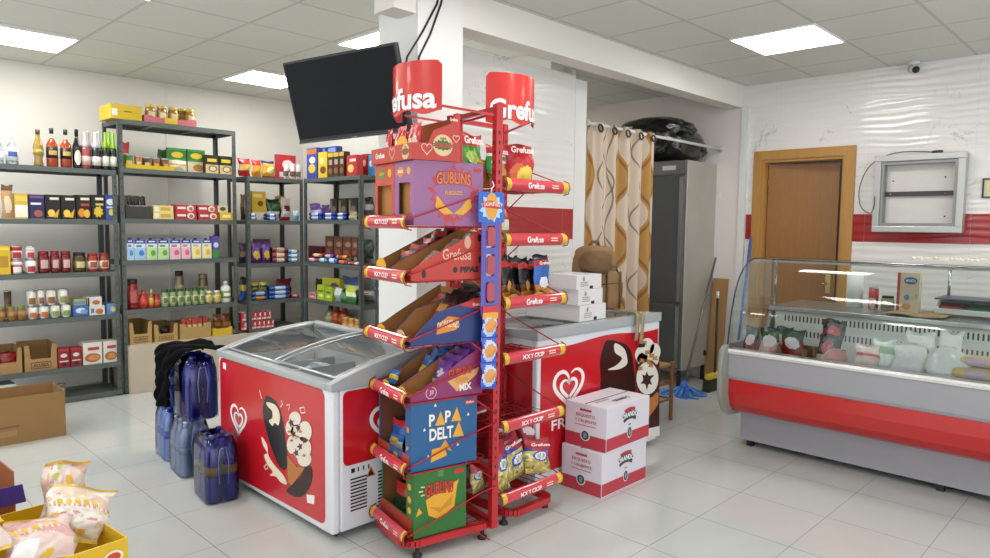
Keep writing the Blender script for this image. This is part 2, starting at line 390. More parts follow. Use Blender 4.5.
shelving('grey shelving bay under the television, cereal boxes on top', (3.746, 6.44, 0), -PI/2, 1.01, .39, U4['z'], 1.96, (.425, .425))
shelving('grey shelving bay mostly hidden behind the white pillar', (3.89, 5.40, 0), -PI/2, .92, .24, U5['z'], 1.96, (.425, 0))

# ------------------------------------------------------------------ goods
def carton_mesh(w, d, h, base, prints=(), side=None):
    b = MB(); mb_ = P(base)
    b.box(-w/2, w/2, 0, d, 0, h, mb_)
    f = front()
    for k, p in enumerate(prints):
        e = .0006+.0004*k
        if p[0] == 'r': b.flat(f, rect(p[2]*w, p[3]*h, p[4]*w, p[5]*h), P(p[1]), e)
        elif p[0] == 'e': b.flat(f, ell(p[2]*w, p[3]*h, p[4]*w/2, p[5]*h/2, 14), P(p[1]), e)
        elif p[0] == 's': b.flat(f, splat(p[2]*w, p[3]*h, p[4]*w/2, p[5]*h/2, 8, .35, 3), P(p[1]), e)
        elif p[0] == 'p': b.flat(f, [(x*w, y*h) for x, y in p[2]], P(p[1]), e)
        elif p[0] == 't': b.text(f, p[6], p[2]*w, p[3]*h, p[4]*w, p[5]*h, P(p[1]), e)
    return b
def carton(base, prints=(), d=.12):
    return lambda name, w, h: carton_mesh(w, d, h, base, prints).build(name)
def box_with_cap(base, prints, cap, d=.07):
    def f(name, w, h):
        o = carton_mesh(w, d, h*.93, base, prints).build(name)
        MB().lathe([(.013, 0), (.013, h*.06), (.012, h*.065)], PL(cap), 12, (0, d*.4, h*.93)).build('cap', o); return o
    return f
def root(name): 
    o = bpy.data.objects.new(name, None); COL.objects.link(o); o.empty_display_size = .03; return o
def jar(body, lid, label=None, lw=.55, glass=False, fill=None, spot=None):
    def f(name, w, h):
        r = w/2; o = root(name); hl = h*.15
        bm_ = M(body, .12, coat=.3) if not glass else M(body, .05, trans=.85)
        MB().lathe([(r*.8, 0), (r*.96, h*.03), (r, h*.1), (r, h*.72), (r*.86, h*.83), (r*.84, h-hl)], bm_, 16, (0, r, 0)).build('jar_body', o)
        MB().lathe([(r*.88, h-hl), (r*.9, h-hl*.9), (r*.9, h-hl*.1), (r*.84, h)], M(lid, .3, .3), 16, (0, r, 0)).build('lid', o)
        if label:
            b = MB().lathe([(r*1.012, h*.16), (r*1.012, h*.16+h*lw)], P(label), 16, (0, r, 0))
            if spot: b.grid(lambda u, v: (r*1.03*math.sin((u-.5)*1.3), r-r*1.03*math.cos((u-.5)*1.3), h*(.22+lw*.75*v)), 5, 3, P(spot))
            b.build('label', o)
        if fill: MB().lathe([(r*.78, h*.03), (r*.93, h*.09), (r*.93, h*.66)], M(fill, .3), 14, (0, r, 0)).build('contents', o)
        return o
    return f
def can(label, spot=None, top=None):
    def f(name, w, h):
        r = w/2; o = root(name); s_ = M('#b9bcbd', .28, .9)
        MB().lathe([(r*.93, 0), (r, .004), (r, .008), (r*.97, .011), (r*.97, h-.011), (r, h-.008), (r, h-.003), (r*.93, h-.001), (r*.92, h-.005)], s_, 16, (0, r, 0)).build('can_body', o)
        b = MB().lathe([(r*.985, .012), (r*.985, h-.012)], P(label), 16, (0, r, 0))
        if top: b.lathe([(r*.995, h*.62), (r*.995, h-.014)], P(top), 16, (0, r, 0))
        if spot: b.grid(lambda u, v: (r*1.01*math.sin((u-.5)*1.4), r-r*1.01*math.cos((u-.5)*1.4), h*(.12+.4*v)), 6, 3, P(spot))
        b.build('label', o); return o
    return f
def bottle(body, cap, label, prof, trans=0, label2=None, capz=.82, oval=False, lh=(.1, .42)):
    """prof = list of (radius fraction, height fraction)"""
    def f(name, w, h):
        r = w/2; o = root(name)
        bm_ = M(body, .06, trans=trans) if trans else M(body, .1, coat=.5)
        below = [(a*r, z*h) for a, z in prof if z <= capz+.001]; above = [(a*r*1.06, z*h) for a, z in prof if z >= capz-.001]
        MB().lathe(below, bm_, 18, (0, r, 0)).build('bottle_body', o)
        MB().lathe(above, M(cap, .3, .2), 14, (0, r, 0)).build('cap', o)
        b = MB()
        if oval: b.grid(lambda u, v: (r*1.02*math.sin((u-.5)*1.6*math.sin(PI*(.1+.8*v))), r-r*1.02*math.cos((u-.5)*1.6*math.sin(PI*(.1+.8*v))), h*(lh[0]+(lh[1]-lh[0])*v)), 8, 8, P(label))
        else: b.lathe([(r*1.012, h*lh[0]), (r*1.012, h*lh[1])], P(label), 18, (0, r, 0))
        if label2: b.grid(lambda u, v: (r*1.03*math.sin((u-.5)*1.5), r-r*1.03*math.cos((u-.5)*1.5), h*(lh[0]+(lh[1]-lh[0])*(.3+.4*v))), 6, 2, P(label2))
        b.build('label', o); return o
    return f
def pack_mesh(w, h, t, matf, seed=1, nu=12, nv=14, crimp=.07, lie=False):
    """pillow pack standing on its lower seam, front to -y; matf(u, v, back) gives the print"""
    q = random.Random(seed); ph = [q.uniform(0, 6.3) for _ in range(6)]; b = MB()
    def th(u, v):
        a = max(0, 1-abs(2*u-1)**3.2); c = max(0, min(1, (.5-abs(v-.5)-crimp)/(.42-crimp)))
        return t/2*(a**.6)*(math.sin(c*PI/2)**.75)*(1+.14*math.sin(7*u+5*v+ph[0])+.09*math.sin(13*v-9*u+ph[1])+.05*math.sin(29*u+17*v+ph[4])+.04*math.sin(37*v-21*u+ph[5]))
    def xy(u, v): 
        s_ = 1-.05*math.sin(PI*v)*(abs(2*u-1)**2)
        return ((u-.5)*w*s_+.008*math.sin(9*v+ph[2])*w/.15, v*h+.005*h/.2*math.sin(7*u+ph[3])*(1 if v > .9 else 0))
    def sd(sg, u, v):
        x, z = xy(u, v); y = t/2+sg*th(u, v)+.004*math.sin(6*u+ph[4])*(1 if (v < .08 or v > .92) else 0)
        return (x, y, z)
    b.grid(lambda u, v: sd(-1, u, v), nu, nv, lambda u, v: matf(u, v, False))
    b.grid(lambda u, v: sd(1, 1-u, v), nu, nv, lambda u, v: matf(1-u, v, True))
    return b
def bands(*st, spot=None):
    """print made of horizontal bands (v limit, colour) with optional round spot (u, v, ru, rv, colour)"""
    ms = [(v, FOIL(c)) for v, c in st]; sp_ = [(s_[:4], FOIL(s_[4])) for s_ in (spot or ())]
    def f(u, v, back):
        if not back:
            for (a, b, ru, rv), m in sp_:
                if ((u-a)/ru)**2+((v-b)/rv)**2 < 1: return m
        for lim, m in ms:
            if v <= lim: return m
        return ms[-1][1]
    return f
def pack(matf, t=.05, seed=1, nu=10, nv=12):
    return lambda name, w, h: pack_mesh(w, h, min(t, w*.6), matf, seed, nu, nv).build(name)
def flat_pack(base, stripe, d=.1):
    """slim wrapped pack lying on its side"""
    def f(name, w, h):
        b = MB(); a, c = FOIL(base), FOIL(stripe)
        def fn(u, v):
            an = 2*PI*v; e = 1-.25*abs(2*u-1)**6
            return ((u-.5)*w, d/2-d/2*math.copysign(abs(math.cos(an))**.5, math.cos(an))*e, h/2+h/2*math.copysign(abs(math.sin(an))**.6, math.sin(an))*e)
        b.grid(fn, 8, 12, lambda u, v: c if .3 < u < .72 and (v < .14 or v > .8) else a); return b.build(name)
    return f
m_card = M('#a37f52', .75, var=.08); m_cardin = M('#93714a', .8, var=.08)
def tray_mesh(w, d, h, mat, inner=None, notch=.45, th=.004, lip=None):
    """open cardboard tray, front wall cut low in the middle"""
    b = MB(); inner = inner or mat; f = plane((0, 0, 0), (1, 0, 0), (0, 0, 1))
    prof = [(-w/2, 0), (w/2, 0), (w/2, h), (w*.36, h), (w*.30, h*notch), (-w*.30, h*notch), (-w*.36, h), (-w/2, h)]
    b.prism(prof, -th, 0, mat, f)
    b.box(-w/2, w/2, d-th, d, 0, h, mat); b.box(-w/2, -w/2+th, th, d-th, 0, h, mat); b.box(w/2-th, w/2, th, d-th, 0, h, mat); b.box(-w/2+th, w/2-th, th, d-th, 0, th, inner)
    return b
def tray(mat, text=None, ink='#4a3320', d=.28, notch=.45):
    def f(name, w, h):
        b = tray_mesh(w, d, h, mat, notch=notch)
        if text:
            fr_ = front(); b.flat(fr_, rect(0, h*.2, w*.62, h*.26), P(ink), .0008); b.flat(fr_, rect(0, h*.2, w*.58, h*.2), mat, .0012)
            b.text(fr_, text, 0, h*.2, w*.5, h*.13, P(ink), .0018)
        return b.build(name)
    return f
def slot(u, lv, p0, p1, yt, up=0, back=0):
    v = u['val']+back; a = at(p0, yt, u['ax'], v); c = at(p1, yt, u['ax'], v); zs = u['z'][lv]+.0215+up
    m = (a+c)/2
    return ((m.x, v, zs), 0, (c-a).length*.965, m.z-zs) if u['ax'] == 'y' else ((v, m.y, zs), -PI/2, (c-a).length*.965, m.z-zs)
def plural(n):
    n = n.replace('_', ' '); return n[:-1]+'ies' if n.endswith('y') else n+('es' if n[-1] in 'xs' else 's')
def series(name, desc, cat, u, lv, spots, maker, up=0, back=0, group=None, h=None):
    """a run of equal goods on one shelf: one is built, the others are copies"""
    sl = [slot(u, lv, *s_, up=up, back=back) for s_ in spots]; n = len(sl)
    w = min(s_[2] for s_ in sl); hh = h or sum(s_[3] for s_ in sl)/n
    proto = maker(name, sl[0][2] if sl[0][2] > w*1.1 else w, hh); out = []
    for i, s_ in enumerate(sl):
        o = proto if i == 0 else copy_tree(proto) if abs(s_[2]-sl[0][2]) < .1*w else maker(name, s_[2], hh)
        place(o, s_[0], s_[1]); k = n-1-i if u['rev'] else i
        lb = desc if n == 1 else f"{desc}, {ORD[k]} from {u['ref']}"
        tag(o, lb, cat, group if group or n == 1 else desc.split()[0]+' '+plural(name)); out.append(o)
    return out, hh
def evenly(p0, p1, n, y0, y1=None):
    y1 = y0 if y1 is None else y1
    return [(p0+(p1-p0)*i/n, p0+(p1-p0)*(i+1)/n, y0+(y1-y0)*(i+.5)/n) for i in range(n)]
B_ = [(.9, 0), (1, .02), (1, .5), (.95, .58), (.55, .68), (.36, .74), (.32, .86), (.36, .87), (.36, 1), (.3, 1.0)]
WINE = [(.9, 0), (1, .02), (1, .5), (.9, .58), (.6, .68), (.42, .76), (.38, .82), (.4, .95), (.44, .97), (.3, 1)]
# ---- bay with the liquor, top shelf
series('spirits_bottle', 'clear spirits bottle cut off by the picture edge, liquor shelf', 'bottle', U1, 5, [(-6, 3.5, 134)], bottle('#dfe7ea', '#c7ccd0', '#e8ecef', B_, .75))
series('vodka_bottle', 'clear vodka bottle with white cap and blue print', 'bottle', U1, 5, [(5.5, 19, 134)], bottle('#e3ebef', '#e9edf0', '#e6ebf2', B_, .7, '#4a5d9e', lh=(.12, .56)))
series('liqueur_bottle', 'gold coloured slender liqueur bottle', 'bottle', U1, 5, [(33, 44, 129)], bottle('#a3863c', '#54431f', '#a98d42', [(.85, 0), (.95, .02), (.78, .2), (1, .5), (.9, .6), (.5, .74), (.4, .84), (.42, .86), (.42, 1), (.3, 1)], capz=.86, lh=(.3, .44)))
series('whisky_bottle', 'amber whisky bottle with black cap and dark label', 'bottle', U1, 5, [(46, 59, 128), (60.5, 72.5, 129)], bottle('#a5441c', '#17130f', '#21160f', B_, 0, '#c9a456', lh=(.22, .5)))
series('liqueur_bottle', 'near-black liqueur bottle with large white oval label', 'bottle', U1, 5, [(72.5, 82, 129)], bottle('#1b1413', '#15110f', '#e4dccb', WINE, oval=True, lh=(.08, .46)))
series('sparkling_wine_bottle', 'rose sparkling wine bottle with silvery foil neck', 'bottle', U1, 5, [(81, 91.2, 131.5)], bottle('#a34d4b', '#cfc3c2', '#d9b4ad', WINE, capz=.58, lh=(.1, .34)))
series('sparkling_wine_bottle', 'dark sparkling wine bottle with silver foil and pale label', 'bottle', U1, 5, [(91.8, 101.8, 132)], bottle('#1c231d', '#d2d6d8', '#e0d5d2', WINE, capz=.58, lh=(.1, .34)))
series('sparkling_wine_bottle', 'dark sparkling wine bottle with lime green foil neck', 'bottle', U1, 5, [(102.4, 109.6, 133), (110, 117.2, 132)], bottle('#18221a', '#9acb33', '#dfe3cf', WINE, capz=.58, lh=(.1, .36)))
series('sparkling_wine_bottle', 'rose sparkling wine bottle standing behind the front rose one', 'bottle', U1, 5, [(84.5, 92.5, 131)], bottle('#a34d4b', '#cfc3c2', '#d9b4ad', WINE, capz=.58, lh=(.1, .34)), back=.12)
series('sparkling_wine_bottle', 'silver topped sparkling bottle behind the pale labelled one', 'bottle', U1, 5, [(95.5, 103.5, 131)], bottle('#1c231d', '#d2d6d8', '#e0d5d2', WINE, capz=.58, lh=(.1, .34)), back=.12)
series('sparkling_wine_bottle', 'lime green topped bottle standing behind the front pair', 'bottle', U1, 5, [(106, 113.5, 131)], bottle('#18221a', '#9acb33', '#dfe3cf', WINE, capz=.58, lh=(.1, .36)), back=.12)
# ---- second shelf
series('rice_pack', 'tan packet with brown top at the picture edge', 'packet', U1, 4, [(1, 13, 185)], pack(bands((.8, '#c59a6b'), (1, '#6b4a33'), spot=[(.5, .4, .35, .25, '#e8d6b4')]), .06))
series('rice_box', 'yellow and white carton of pudding powder', 'box', U1, 4, [(14, 27.5, 193.5)], carton('#d8b43a', [('r', '#efe9da', 0, .3, .96, .5), ('e', '#f3efe2', .05, .35, .7, .3), ('r', '#e4c75a', 0, .8, .9, .2)]))
series('tea_box', 'navy blue carton with a small dish pictured', 'box', U1, 4, [(28.5, 44, 194.5)], carton('#23275a', [('e', '#a8573a', .1, .22, .6, .3), ('r', '#e7e4ee', -.05, .62, .7, .09), ('r', '#7a4d8e', 0, .9, .9, .1)]))
tb = [('r', '#e7e2d0', .1, .84, .62, .1), ('p', '#e0a92e', [(-.42, .1), (.3, .06), (.44, .44), (.1, .2)]), ('e', '#efc956', -.12, .25, .5, .3), ('e', '#2b2118', .1, .55, .6, .1)]
series('tea_box', 'black carton with orange fruit slice and white script', 'box', U1, 4, [(45, 60, 195), (60.5, 75.5, 195)], carton('#1d1a17', tb))
series('tea_box', 'black carton with red lettering and whole oranges', 'box', U1, 4, [(76, 90.5, 195)], carton('#1d1a17', [('r', '#e7e2d0', .1, .84, .62, .1), ('e', '#e08a2c', -.15, .27, .5, .36), ('e', '#e9b13d', .22, .24, .44, .34), ('r', '#b9412f', .1, .6, .6, .1)]))
series('tea_box', 'black carton with yellow mango print, beside blue box', 'box', U1, 4, [(91, 104.5, 195)], carton('#1d1a17', [('r', '#e7e2d0', .1, .84, .62, .1), ('s', '#e2bb3c', 0, .32, .7, .44), ('r', '#d9c46a', .1, .62, .6, .08)]))
series('tea_box', 'blue and white carton with yellow lemon print', 'box', U1, 4, [(105, 115.5, 195)], carton('#3a4fa0', [('e', '#e8ecf4', 0, .72, .8, .26), ('e', '#e4d35b', .05, .3, .5, .28), ('r', '#cfd6ea', 0, .5, .8, .07)]))
# ---- third shelf: tins and jars
series('cocoa_tin', 'square yellow cocoa tub at the picture edge', 'tub', U1, 3, [(-4, 10, 246)], lambda n, w, h: carton_mesh(w, .09, h, '#d9b51c', [('r', '#b5892a', 0, .45, .7, .4), ('r', '#e9cf4a', 0, .9, .98, .1)]).build(n))
tp = [('p', '#e6e2df', [(-.5, .45), (.5, .85), (.5, .98), (-.5, .75)]), ('p', '#b9262c', [(-.5, .05), (.5, .3), (.5, .5), (-.5, .2)])]
_, h_ = series('milk_tin', 'red and white milk powder tin, lower of its stack', 'tin', U1, 3, [(10.5, 24, 260)], can('#b3242b', '#e7e3e0', '#e5e0dd'))
series('milk_tin', 'red and white milk powder tin, upper of its stack', 'tin', U1, 3, [(10, 23.5, 245)], can('#e7e3e0', '#b3242b', '#b3242b'), up=h_)
_, h_ = series('baby_milk_tin', 'small red white tin, lower of the narrow pair', 'tin', U1, 3, [(25.5, 37.5, 259.5)], can('#e4dfdc', '#b02730'))
series('baby_milk_tin', 'small white tin with red curve, upper of the narrow pair', 'tin', U1, 3, [(25.5, 36, 246)], can('#e4dfdc', '#b9343a', '#d7d2cf'), up=h_)
series('sauce_jar', 'dark red jam jar with red lid and pale label', 'jar', U1, 3, [(38, 50.5, 251.5), (50.5, 60.5, 251), (61, 72, 251)], jar('#6b1418', '#8a1c20', '#7c2226', .5, spot='#c9a7a2'))
series('olive_jar', 'wide dark olive jar with black lid', 'jar', U1, 3, [(73.5, 87.5, 252.5)], jar('#4a3a1e', '#1f1c19', '#6e5a2a', .4, spot='#c9b98a'))
series('sauce_jar', 'short tomato jar with red lid and white label', 'jar', U1, 3, [(88, 99.5, 253), (100, 110, 253)], jar('#9a3522', '#8e2b22', '#d9cdbd', .42, spot='#a04a2c'))
# ---- fourth shelf: tinned food
series('pate_jar', 'brown spread jar with green lid', 'jar', U1, 2, [(-4, 6.5, 308), (7, 16.5, 306.5), (17, 26.5, 306)], jar('#8a5a2e', '#6f8c3a', '#9d7442', .5))
series('pate_tin', 'dark brown tin standing behind the green lidded jars', 'tin', U1, 2, [(4, 12, 290.5)], can('#5c4426', '#8a6a3a'), back=.14)
_, h_ = series('food_tin', 'white tin with orange dish print, lower row', 'tin', U1, 2, [(28, 38.5, 306), (39, 50, 306)], can('#d8d3c8', '#c0662c'))
series('food_tin', 'white tin with brown bean print, upper row', 'tin', U1, 2, [(27, 37, 290), (37.5, 45, 290), (46, 57, 289.5)], can('#d5d1c6', '#8a5a36'), up=h_)
series('food_tin', 'white tin with green print, lower row', 'tin', U1, 2, [(50.5, 61, 304.5), (61.5, 72, 304)], can('#d9d8cb', '#7f9a4a'))
series('food_tin', 'white tin with mixed vegetable print, end of upper row', 'tin', U1, 2, [(58, 69, 289)], can('#d8d6cb', '#8c8a4e'), up=h_)
_, h_ = series('tuna_pack', 'blue tuna carton on the tinned food shelf', 'box', U1, 2, [(73, 88.5, 305)], carton('#3f66a4', [('e', '#c9d7e8', 0, .5, .7, .5), ('s', '#7fa0c8', .2, .4, .5, .4)]))
series('tuna_pack', 'yellow and green carton on top of blue tuna carton', 'box', U1, 2, [(74, 86, 299)], carton('#9da25a', [('r', '#5e7fae', 0, .4, .9, .4)]), up=h_)
_, h_ = series('sardine_tin', 'white flat tin carton with orange print, lower', 'box', U1, 2, [(89, 105, 306)], carton('#d6d1ca', [('e', '#b9642f', .15, .4, .5, .6), ('r', '#4f6ba6', -.3, .5, .2, .5)]))
series('sardine_tin', 'white flat tin carton with black edge, upper', 'box', U1, 2, [(87, 102, 297)], carton('#d8d2cb', [('e', '#a96a3c', .1, .4, .55, .5), ('r', '#2a2a2c', -.42, .5, .12, .9)]), up=h_)
series('tuna_pack', 'light blue tin carton beside the double upright', 'box', U1, 2, [(106.5, 117.5, 303.5)], carton('#5b86b8', [('e', '#d9c27a', .1, .45, .5, .5)]))
# ---- fifth shelf: cardboard trays and cartons
for nm, lb, sp_, tx in (('cardboard_tray', 'brown cardboard tray of red packets at the picture edge', (-8, 22, 349), None), ('cardboard_tray', 'brown cardboard tray with printed panel, half empty', (23.5, 57, 344.5), 'ALUBIA')):
    series(nm, lb, 'tray', U1, 1, [sp_], tray(m_card, tx))
for i, (a, c) in enumerate(((.02, -.05), (.05, -.06), (-.0, .0))):
    o = pack_mesh(.12, .13, .05, bands((.4, '#7e1c22'), (1, '#a32a2e')), 20+i).build('lentil_packet'); s_ = slot(U1, 1, -8, 22, 349)
    place(o, (s_[0][0]+a, s_[0][1]+.07+.075*i, s_[0][2]+.012), .05*i, -.08); tag(o, ['red packet standing in middle of the edge cardboard tray', 'red packet at inner end of the edge cardboard tray', 'red packet standing hindmost in the edge cardboard tray'][i], 'packet', 'red packets in the tray')
series('lentil_packet', 'dark red packet with bull drawing', 'packet', U1, 1, [(57.8, 69.4, 348), (69.8, 82, 347.5)], carton('#8c2226', [('r', '#d8d0c8', 0, .32, .8, .06), ('e', '#d9d2cc', 0, .62, .6, .2), ('s', '#211a1a', 0, .17, .5, .16), ('r', '#b8343a', 0, .9, .9, .1)], .08))
series('bean_box', 'white carton with picture of stewed beans', 'box', U1, 1, [(82.5, 102, 343), (103, 118, 340.5)], carton('#d7d3cb', [('e', '#b06432', .0, .3, .86, .42), ('e', '#c98a52', .06, .3, .6, .26), ('r', '#a93a34', .05, .72, .6, .14)]))
# ---- lowest shelf
series('flour_box', 'low white box on the lowest shelf', 'box', U1, 0, [(-2, 16, 385)], carton('#cfd0cc', [('r', '#9aa09d', .1, .5, .5, .2)], .2))
series('preserve_jar', 'dim preserve jar on the lowest shelf', 'jar', U1, 0, [(36, 46, 386.5), (47, 56.5, 385.5), (57, 66.5, 384)], jar('#6e6555', '#7a7466', '#8f8775'))
# ---- tallest bay: top
def custom(name, lb, cat, u, lv, sp_, mesh_fn, group=None, **kw): return series(name, lb, cat, u, lv, [sp_], mesh_fn, group=group, **kw)[0][0]
m_yel = P('#d6b51d')
custom('stock_cube_case', 'yellow open carton standing on top of the tallest shelving', 'box', U2, 5, (110, 142, 105), lambda n, w, h: carton_mesh(w, .3, h, '#d2b220', [('r', '#bfa01a', 0, .5, .9, .04), ('r', '#e2e0cf', -.38, .45, .18, .5), ('r', '#59491a', .05, .55, .25, .06)]).build(n))
tr = custom('jar_tray', 'pink and yellow display tray under glass jars, topmost shelf', 'tray', U2, 5, (143.5, 197, 117.5), lambda n, w, h: tray_mesh(w, .14, h, P('#c96a77'), P('#cdb63a'), .8).flat(front(-.004), rect(0, h*.45, w*.25, h*.8), m_yel, .001).build(n))
custom('honey_jar', 'amber glass jar behind the front row of the pink tray', 'jar', U2, 5, (178.5, 188.5, 108.5), jar('#9d7436', '#c9ad4d', '#b08a4a', .5), up=.005, back=.08)
series('honey_jar', 'amber glass jar with yellow lid in the pink tray', 'jar', U2, 5, [(146, 157.5, 105), (158.2, 168.6, 106.5), (169.5, 180, 107), (186.3, 197, 108)], jar('#9d7436', '#c9ad4d', '#b08a4a', .5, spot='#d9c79a'), up=.005, back=.012)
# second shelf
ty = custom('soup_tray', 'yellow display tray holding small soup cups', 'tray', U2, 4, (125, 175, 165), lambda n, w, h: tray_mesh(w, .2, h, m_yel, None, .9).build(n))
series('snack_pack', 'red and white packet behind the soup cups', 'packet', U2, 4, [(121.5, 130, 142)], pack(bands((.5, '#c13c47'), (.6, '#e6dcd9'), (1, '#c54c55')), .06), back=.24)
for c_, lb, sp_ in (('#5b8a35', 'soup cup with green wrapper in yellow tray', (124.5, 134.5, 154)), ('#b06c3a', 'soup cup with orange brown wrapper in yellow tray', (135.5, 143, 155.5)), ('#54331f', 'soup cup with dark brown wrapper in yellow tray', (143.5, 152, 157))):
    custom('soup_cup', lb, 'cup', U2, 4, sp_, can(c_, '#d8c07a'), up=.006, back=.012)
series('soup_cup', 'soup cup with brown and gold wrapper in yellow tray', 'cup', U2, 4, [(153, 161, 157.5), (162, 170.5, 158.5)], can('#7b4a26', '#cfa04b'), up=.006, back=.012)
custom('soup_packet', 'dark green packet leaning behind the soup cups', 'packet', U2, 4, (158, 168, 149.5), pack(bands((.6, '#33482c'), (1, '#4c6a36')), .04), back=.22)
sg = bands((.12, '#d8b33f'), (.42, '#d9cdb0'), (.62, '#4f8e3c'), (.86, '#2f7a36'), (1, '#3f9a3d'), spot=[(.5, .72, .33, .13, '#e0c931'), (.5, .22, .3, .14, '#c98b3c')])
series('soup_packet', 'large green and yellow soup packet', 'packet', U2, 4, [(167.5, 186.5, 148.5), (187, 205, 149.5)], carton('#2f7a36', [('e', '#e0c931', .0, .72, .66, .26), ('r', '#4f8e3c', 0, .5, 1, .10), ('r', '#ddd2b4', 0, .24, 1, .46), ('e', '#c98b3c', .1, .22, .6, .3), ('r', '#3f9a3d', 0, .95, 1, .08)], .05), back=.07)
series('noodle_pack', 'white packet with yellow print in front of green packets', 'packet', U2, 4, [(171, 187, 160)], pack(bands((.5, '#dcd5bd'), (.7, '#d6b94a'), (1, '#d8d3c4')), .04, 8))
series('noodle_pack', 'noodle packet with black top and yellow panel', 'packet', U2, 4, [(205.2, 218.5, 155.5), (219, 232.5, 156)], carton('#2c241b', [('r', '#e0c832', 0, .72, .72, .18), ('r', '#cfb98c', 0, .24, 1, .48), ('e', '#8a5b2e', .05, .26, .7, .36), ('e', '#d9cfae', .05, .26, .5, .24)], .06))
# third shelf
db = custom('coffee_case', 'dark grey display case with opened flap, black packs inside', 'box', U2, 3, (125.5, 152, 206), lambda n, w, h: tray_mesh(w, .3, h, P('#3a3937'), P('#8a7660'), .96).box(-w/2, w/2, .29, .294, h, h*1.9, P('#8a7660')).build(n))
series('coffee_pack', 'small black pack inside the dark display case', 'packet', U2, 3, [(127, 133, 196.5), (133.5, 139.5, 195.5), (140, 146, 196)], pack(bands((.45, '#211d1d'), (.6, '#cfcac6'), (1, '#1f1c1c')), .05, 3), up=.006, back=.1)
cy = [('r', '#c9a43a', .1, .5, .5, .5), ('r', '#efe6c8', -.35, .5, .22, .7)]
cr = [('e', '#e7d9cc', .22, .5, .36, .84), ('r', '#e8e2dc', -.22, .55, .4, .3), ('e', '#a9713a', .24, .45, .2, .5)]
_, h_ = series('pasta_box', 'cream and yellow pasta carton, lower row', 'box', U2, 3, [(153, 174, 212.3)], carton('#ddca86', cy))
series('pasta_box', 'cream and yellow pasta carton, upper row', 'box', U2, 3, [(153, 173.5, 204.5)], carton('#e0cd8c', cy), up=h_, h=h_)
_, h_ = series('pasta_box', 'red and white pasta carton in lower row', 'box', U2, 3, [(175, 197, 212.3), (198, 219, 212.3)], carton('#b3323a', cr))
series('pasta_box', 'red and white pasta carton in upper row', 'box', U2, 3, [(175, 196.5, 205), (197, 217, 205.5)], carton('#b93740', cr), up=h_, h=h_)
_, h_ = series('spice_box', 'yellow spice carton at the end of the pasta row', 'box', U2, 3, [(219.5, 233.5, 212.5)], carton('#d9b72e', [('r', '#f0e2a0', 0, .5, .6, .4)]))
series('spice_box', 'cream small carton on top of yellow spice carton', 'box', U2, 3, [(217.5, 228, 207)], carton('#d6c9a0', [('e', '#5a4a32', .0, .5, .6, .6)]), up=h_, h=h_*.9)
# milk shelf
def milk(main, light):
    return box_with_cap('#dfe3e6', [('r', light, 0, .3, .98, .56), ('r', '#2c3f92', 0, .9, .98, .2), ('r', '#dfe4f2', 0, .9, .6, .06), ('s', main, .12, .34, .5, .3), ('r', main, -.1, .68, .5, .1)], '#30429a')
custom('milk_carton', 'pale blue milk carton half behind the double upright', 'carton', U2, 2, (126.5, 133.5, 237.5), milk('#4a86c4', '#a9cbe8'))
for mn, lt, lb, sp_ in (('#3f7fc0', '#9fc7e8', 'blue and white milk carton', [(134, 145.5, 238)]), ('#5fa33d', '#b9d99a', 'green and white milk carton', [(146, 157, 238), (157.5, 169, 238)]),
                        ('#cf5f86', '#e9b7c6', 'pink and white milk carton', [(169.5, 180.5, 238), (181, 190.5, 238)]), ('#e0b52c', '#efe2a6', 'yellow and white drink carton with orange', [(191, 201.5, 238), (202, 211.5, 238)])):
    series('milk_carton', lb, 'carton', U2, 2, sp_, milk(mn, lt))
custom('milk_carton', 'purple and green carton at the end of the milk row', 'carton', U2, 2, (212, 219.5, 234.5), box_with_cap('#5a4a9a', [('r', '#3f8a4a', 0, .2, .98, .36), ('e', '#d6d2e6', 0, .6, .7, .25)], '#3a3a7a'))
# sauces shelf
SQ = [(.9, 0), (1, .03), (1, .62), (.9, .72), (.5, .8), (.45, .82), (.45, .98), (.3, 1)]
custom('chocolate_powder_jar', 'tall dark red jar beside the double upright', 'jar', U2, 1, (128, 139.5, 279.5), jar('#8e1f24', '#3c2220', '#9b2a2a', .5, spot='#b4615a'))
custom('ketchup_bottle', 'short bright red sauce bottle with pointed top', 'bottle', U2, 1, (140, 149.5, 290.5), bottle('#b5231f', '#a82c22', '#c23a2c', SQ, capz=.72, lh=(.12, .5)))
custom('mustard_bottle', 'narrow red bottle with yellow label among sauces', 'bottle', U2, 1, (149.5, 154, 289.5), bottle('#b0301f', '#d0a82e', '#d6a92e', SQ, capz=.78, lh=(.15, .55)))
custom('sauce_jar', 'small red sauce jar before the green jars', 'jar', U2, 1, (154.5, 161, 294), jar('#a02a22', '#7d2a22', '#c05a46', .4))
series('asparagus_jar', 'tall glass jar with dark green lid and white asparagus', 'jar', U2, 1, [(162, 169.5, 289.5), (170, 177.5, 289.5), (178, 185, 289), (185.5, 192.5, 288.5), (193, 199.5, 288), (200, 205.5, 288)], jar('#8d9a6a', '#2c5a34', '#c9c6a0', .42, spot='#4f7a45'))
series('pickle_jar', 'short jar with white lid and cream label', 'jar', U2, 1, [(206, 214, 291), (214.5, 222, 290.5)], jar('#a9975a', '#d9d6cc', '#d8d0a8', .5, spot='#c9b24a'))
custom('mayonnaise_bottle', 'white mayonnaise bottle with green label, last on the sauce shelf', 'bottle', U2, 1, (222.5, 232.5, 281), bottle('#dcdcd2', '#c9cdc0', '#7f9a4e', SQ, 0, '#e2e4d8', capz=.82, lh=(.2, .55)))
custom('olive_jar', 'tall jar with black lid standing behind asparagus jars', 'jar', U2, 1, (176, 185, 271), jar('#8a7d5a', '#23211f', '#b0a68a', .4), back=.2)
custom('olive_jar', 'jar of brown olives standing behind the pickle jars', 'jar', U2, 1, (200, 209.5, 274), jar('#6e5a3a', '#8d8468', '#a5936a', .4), back=.2)
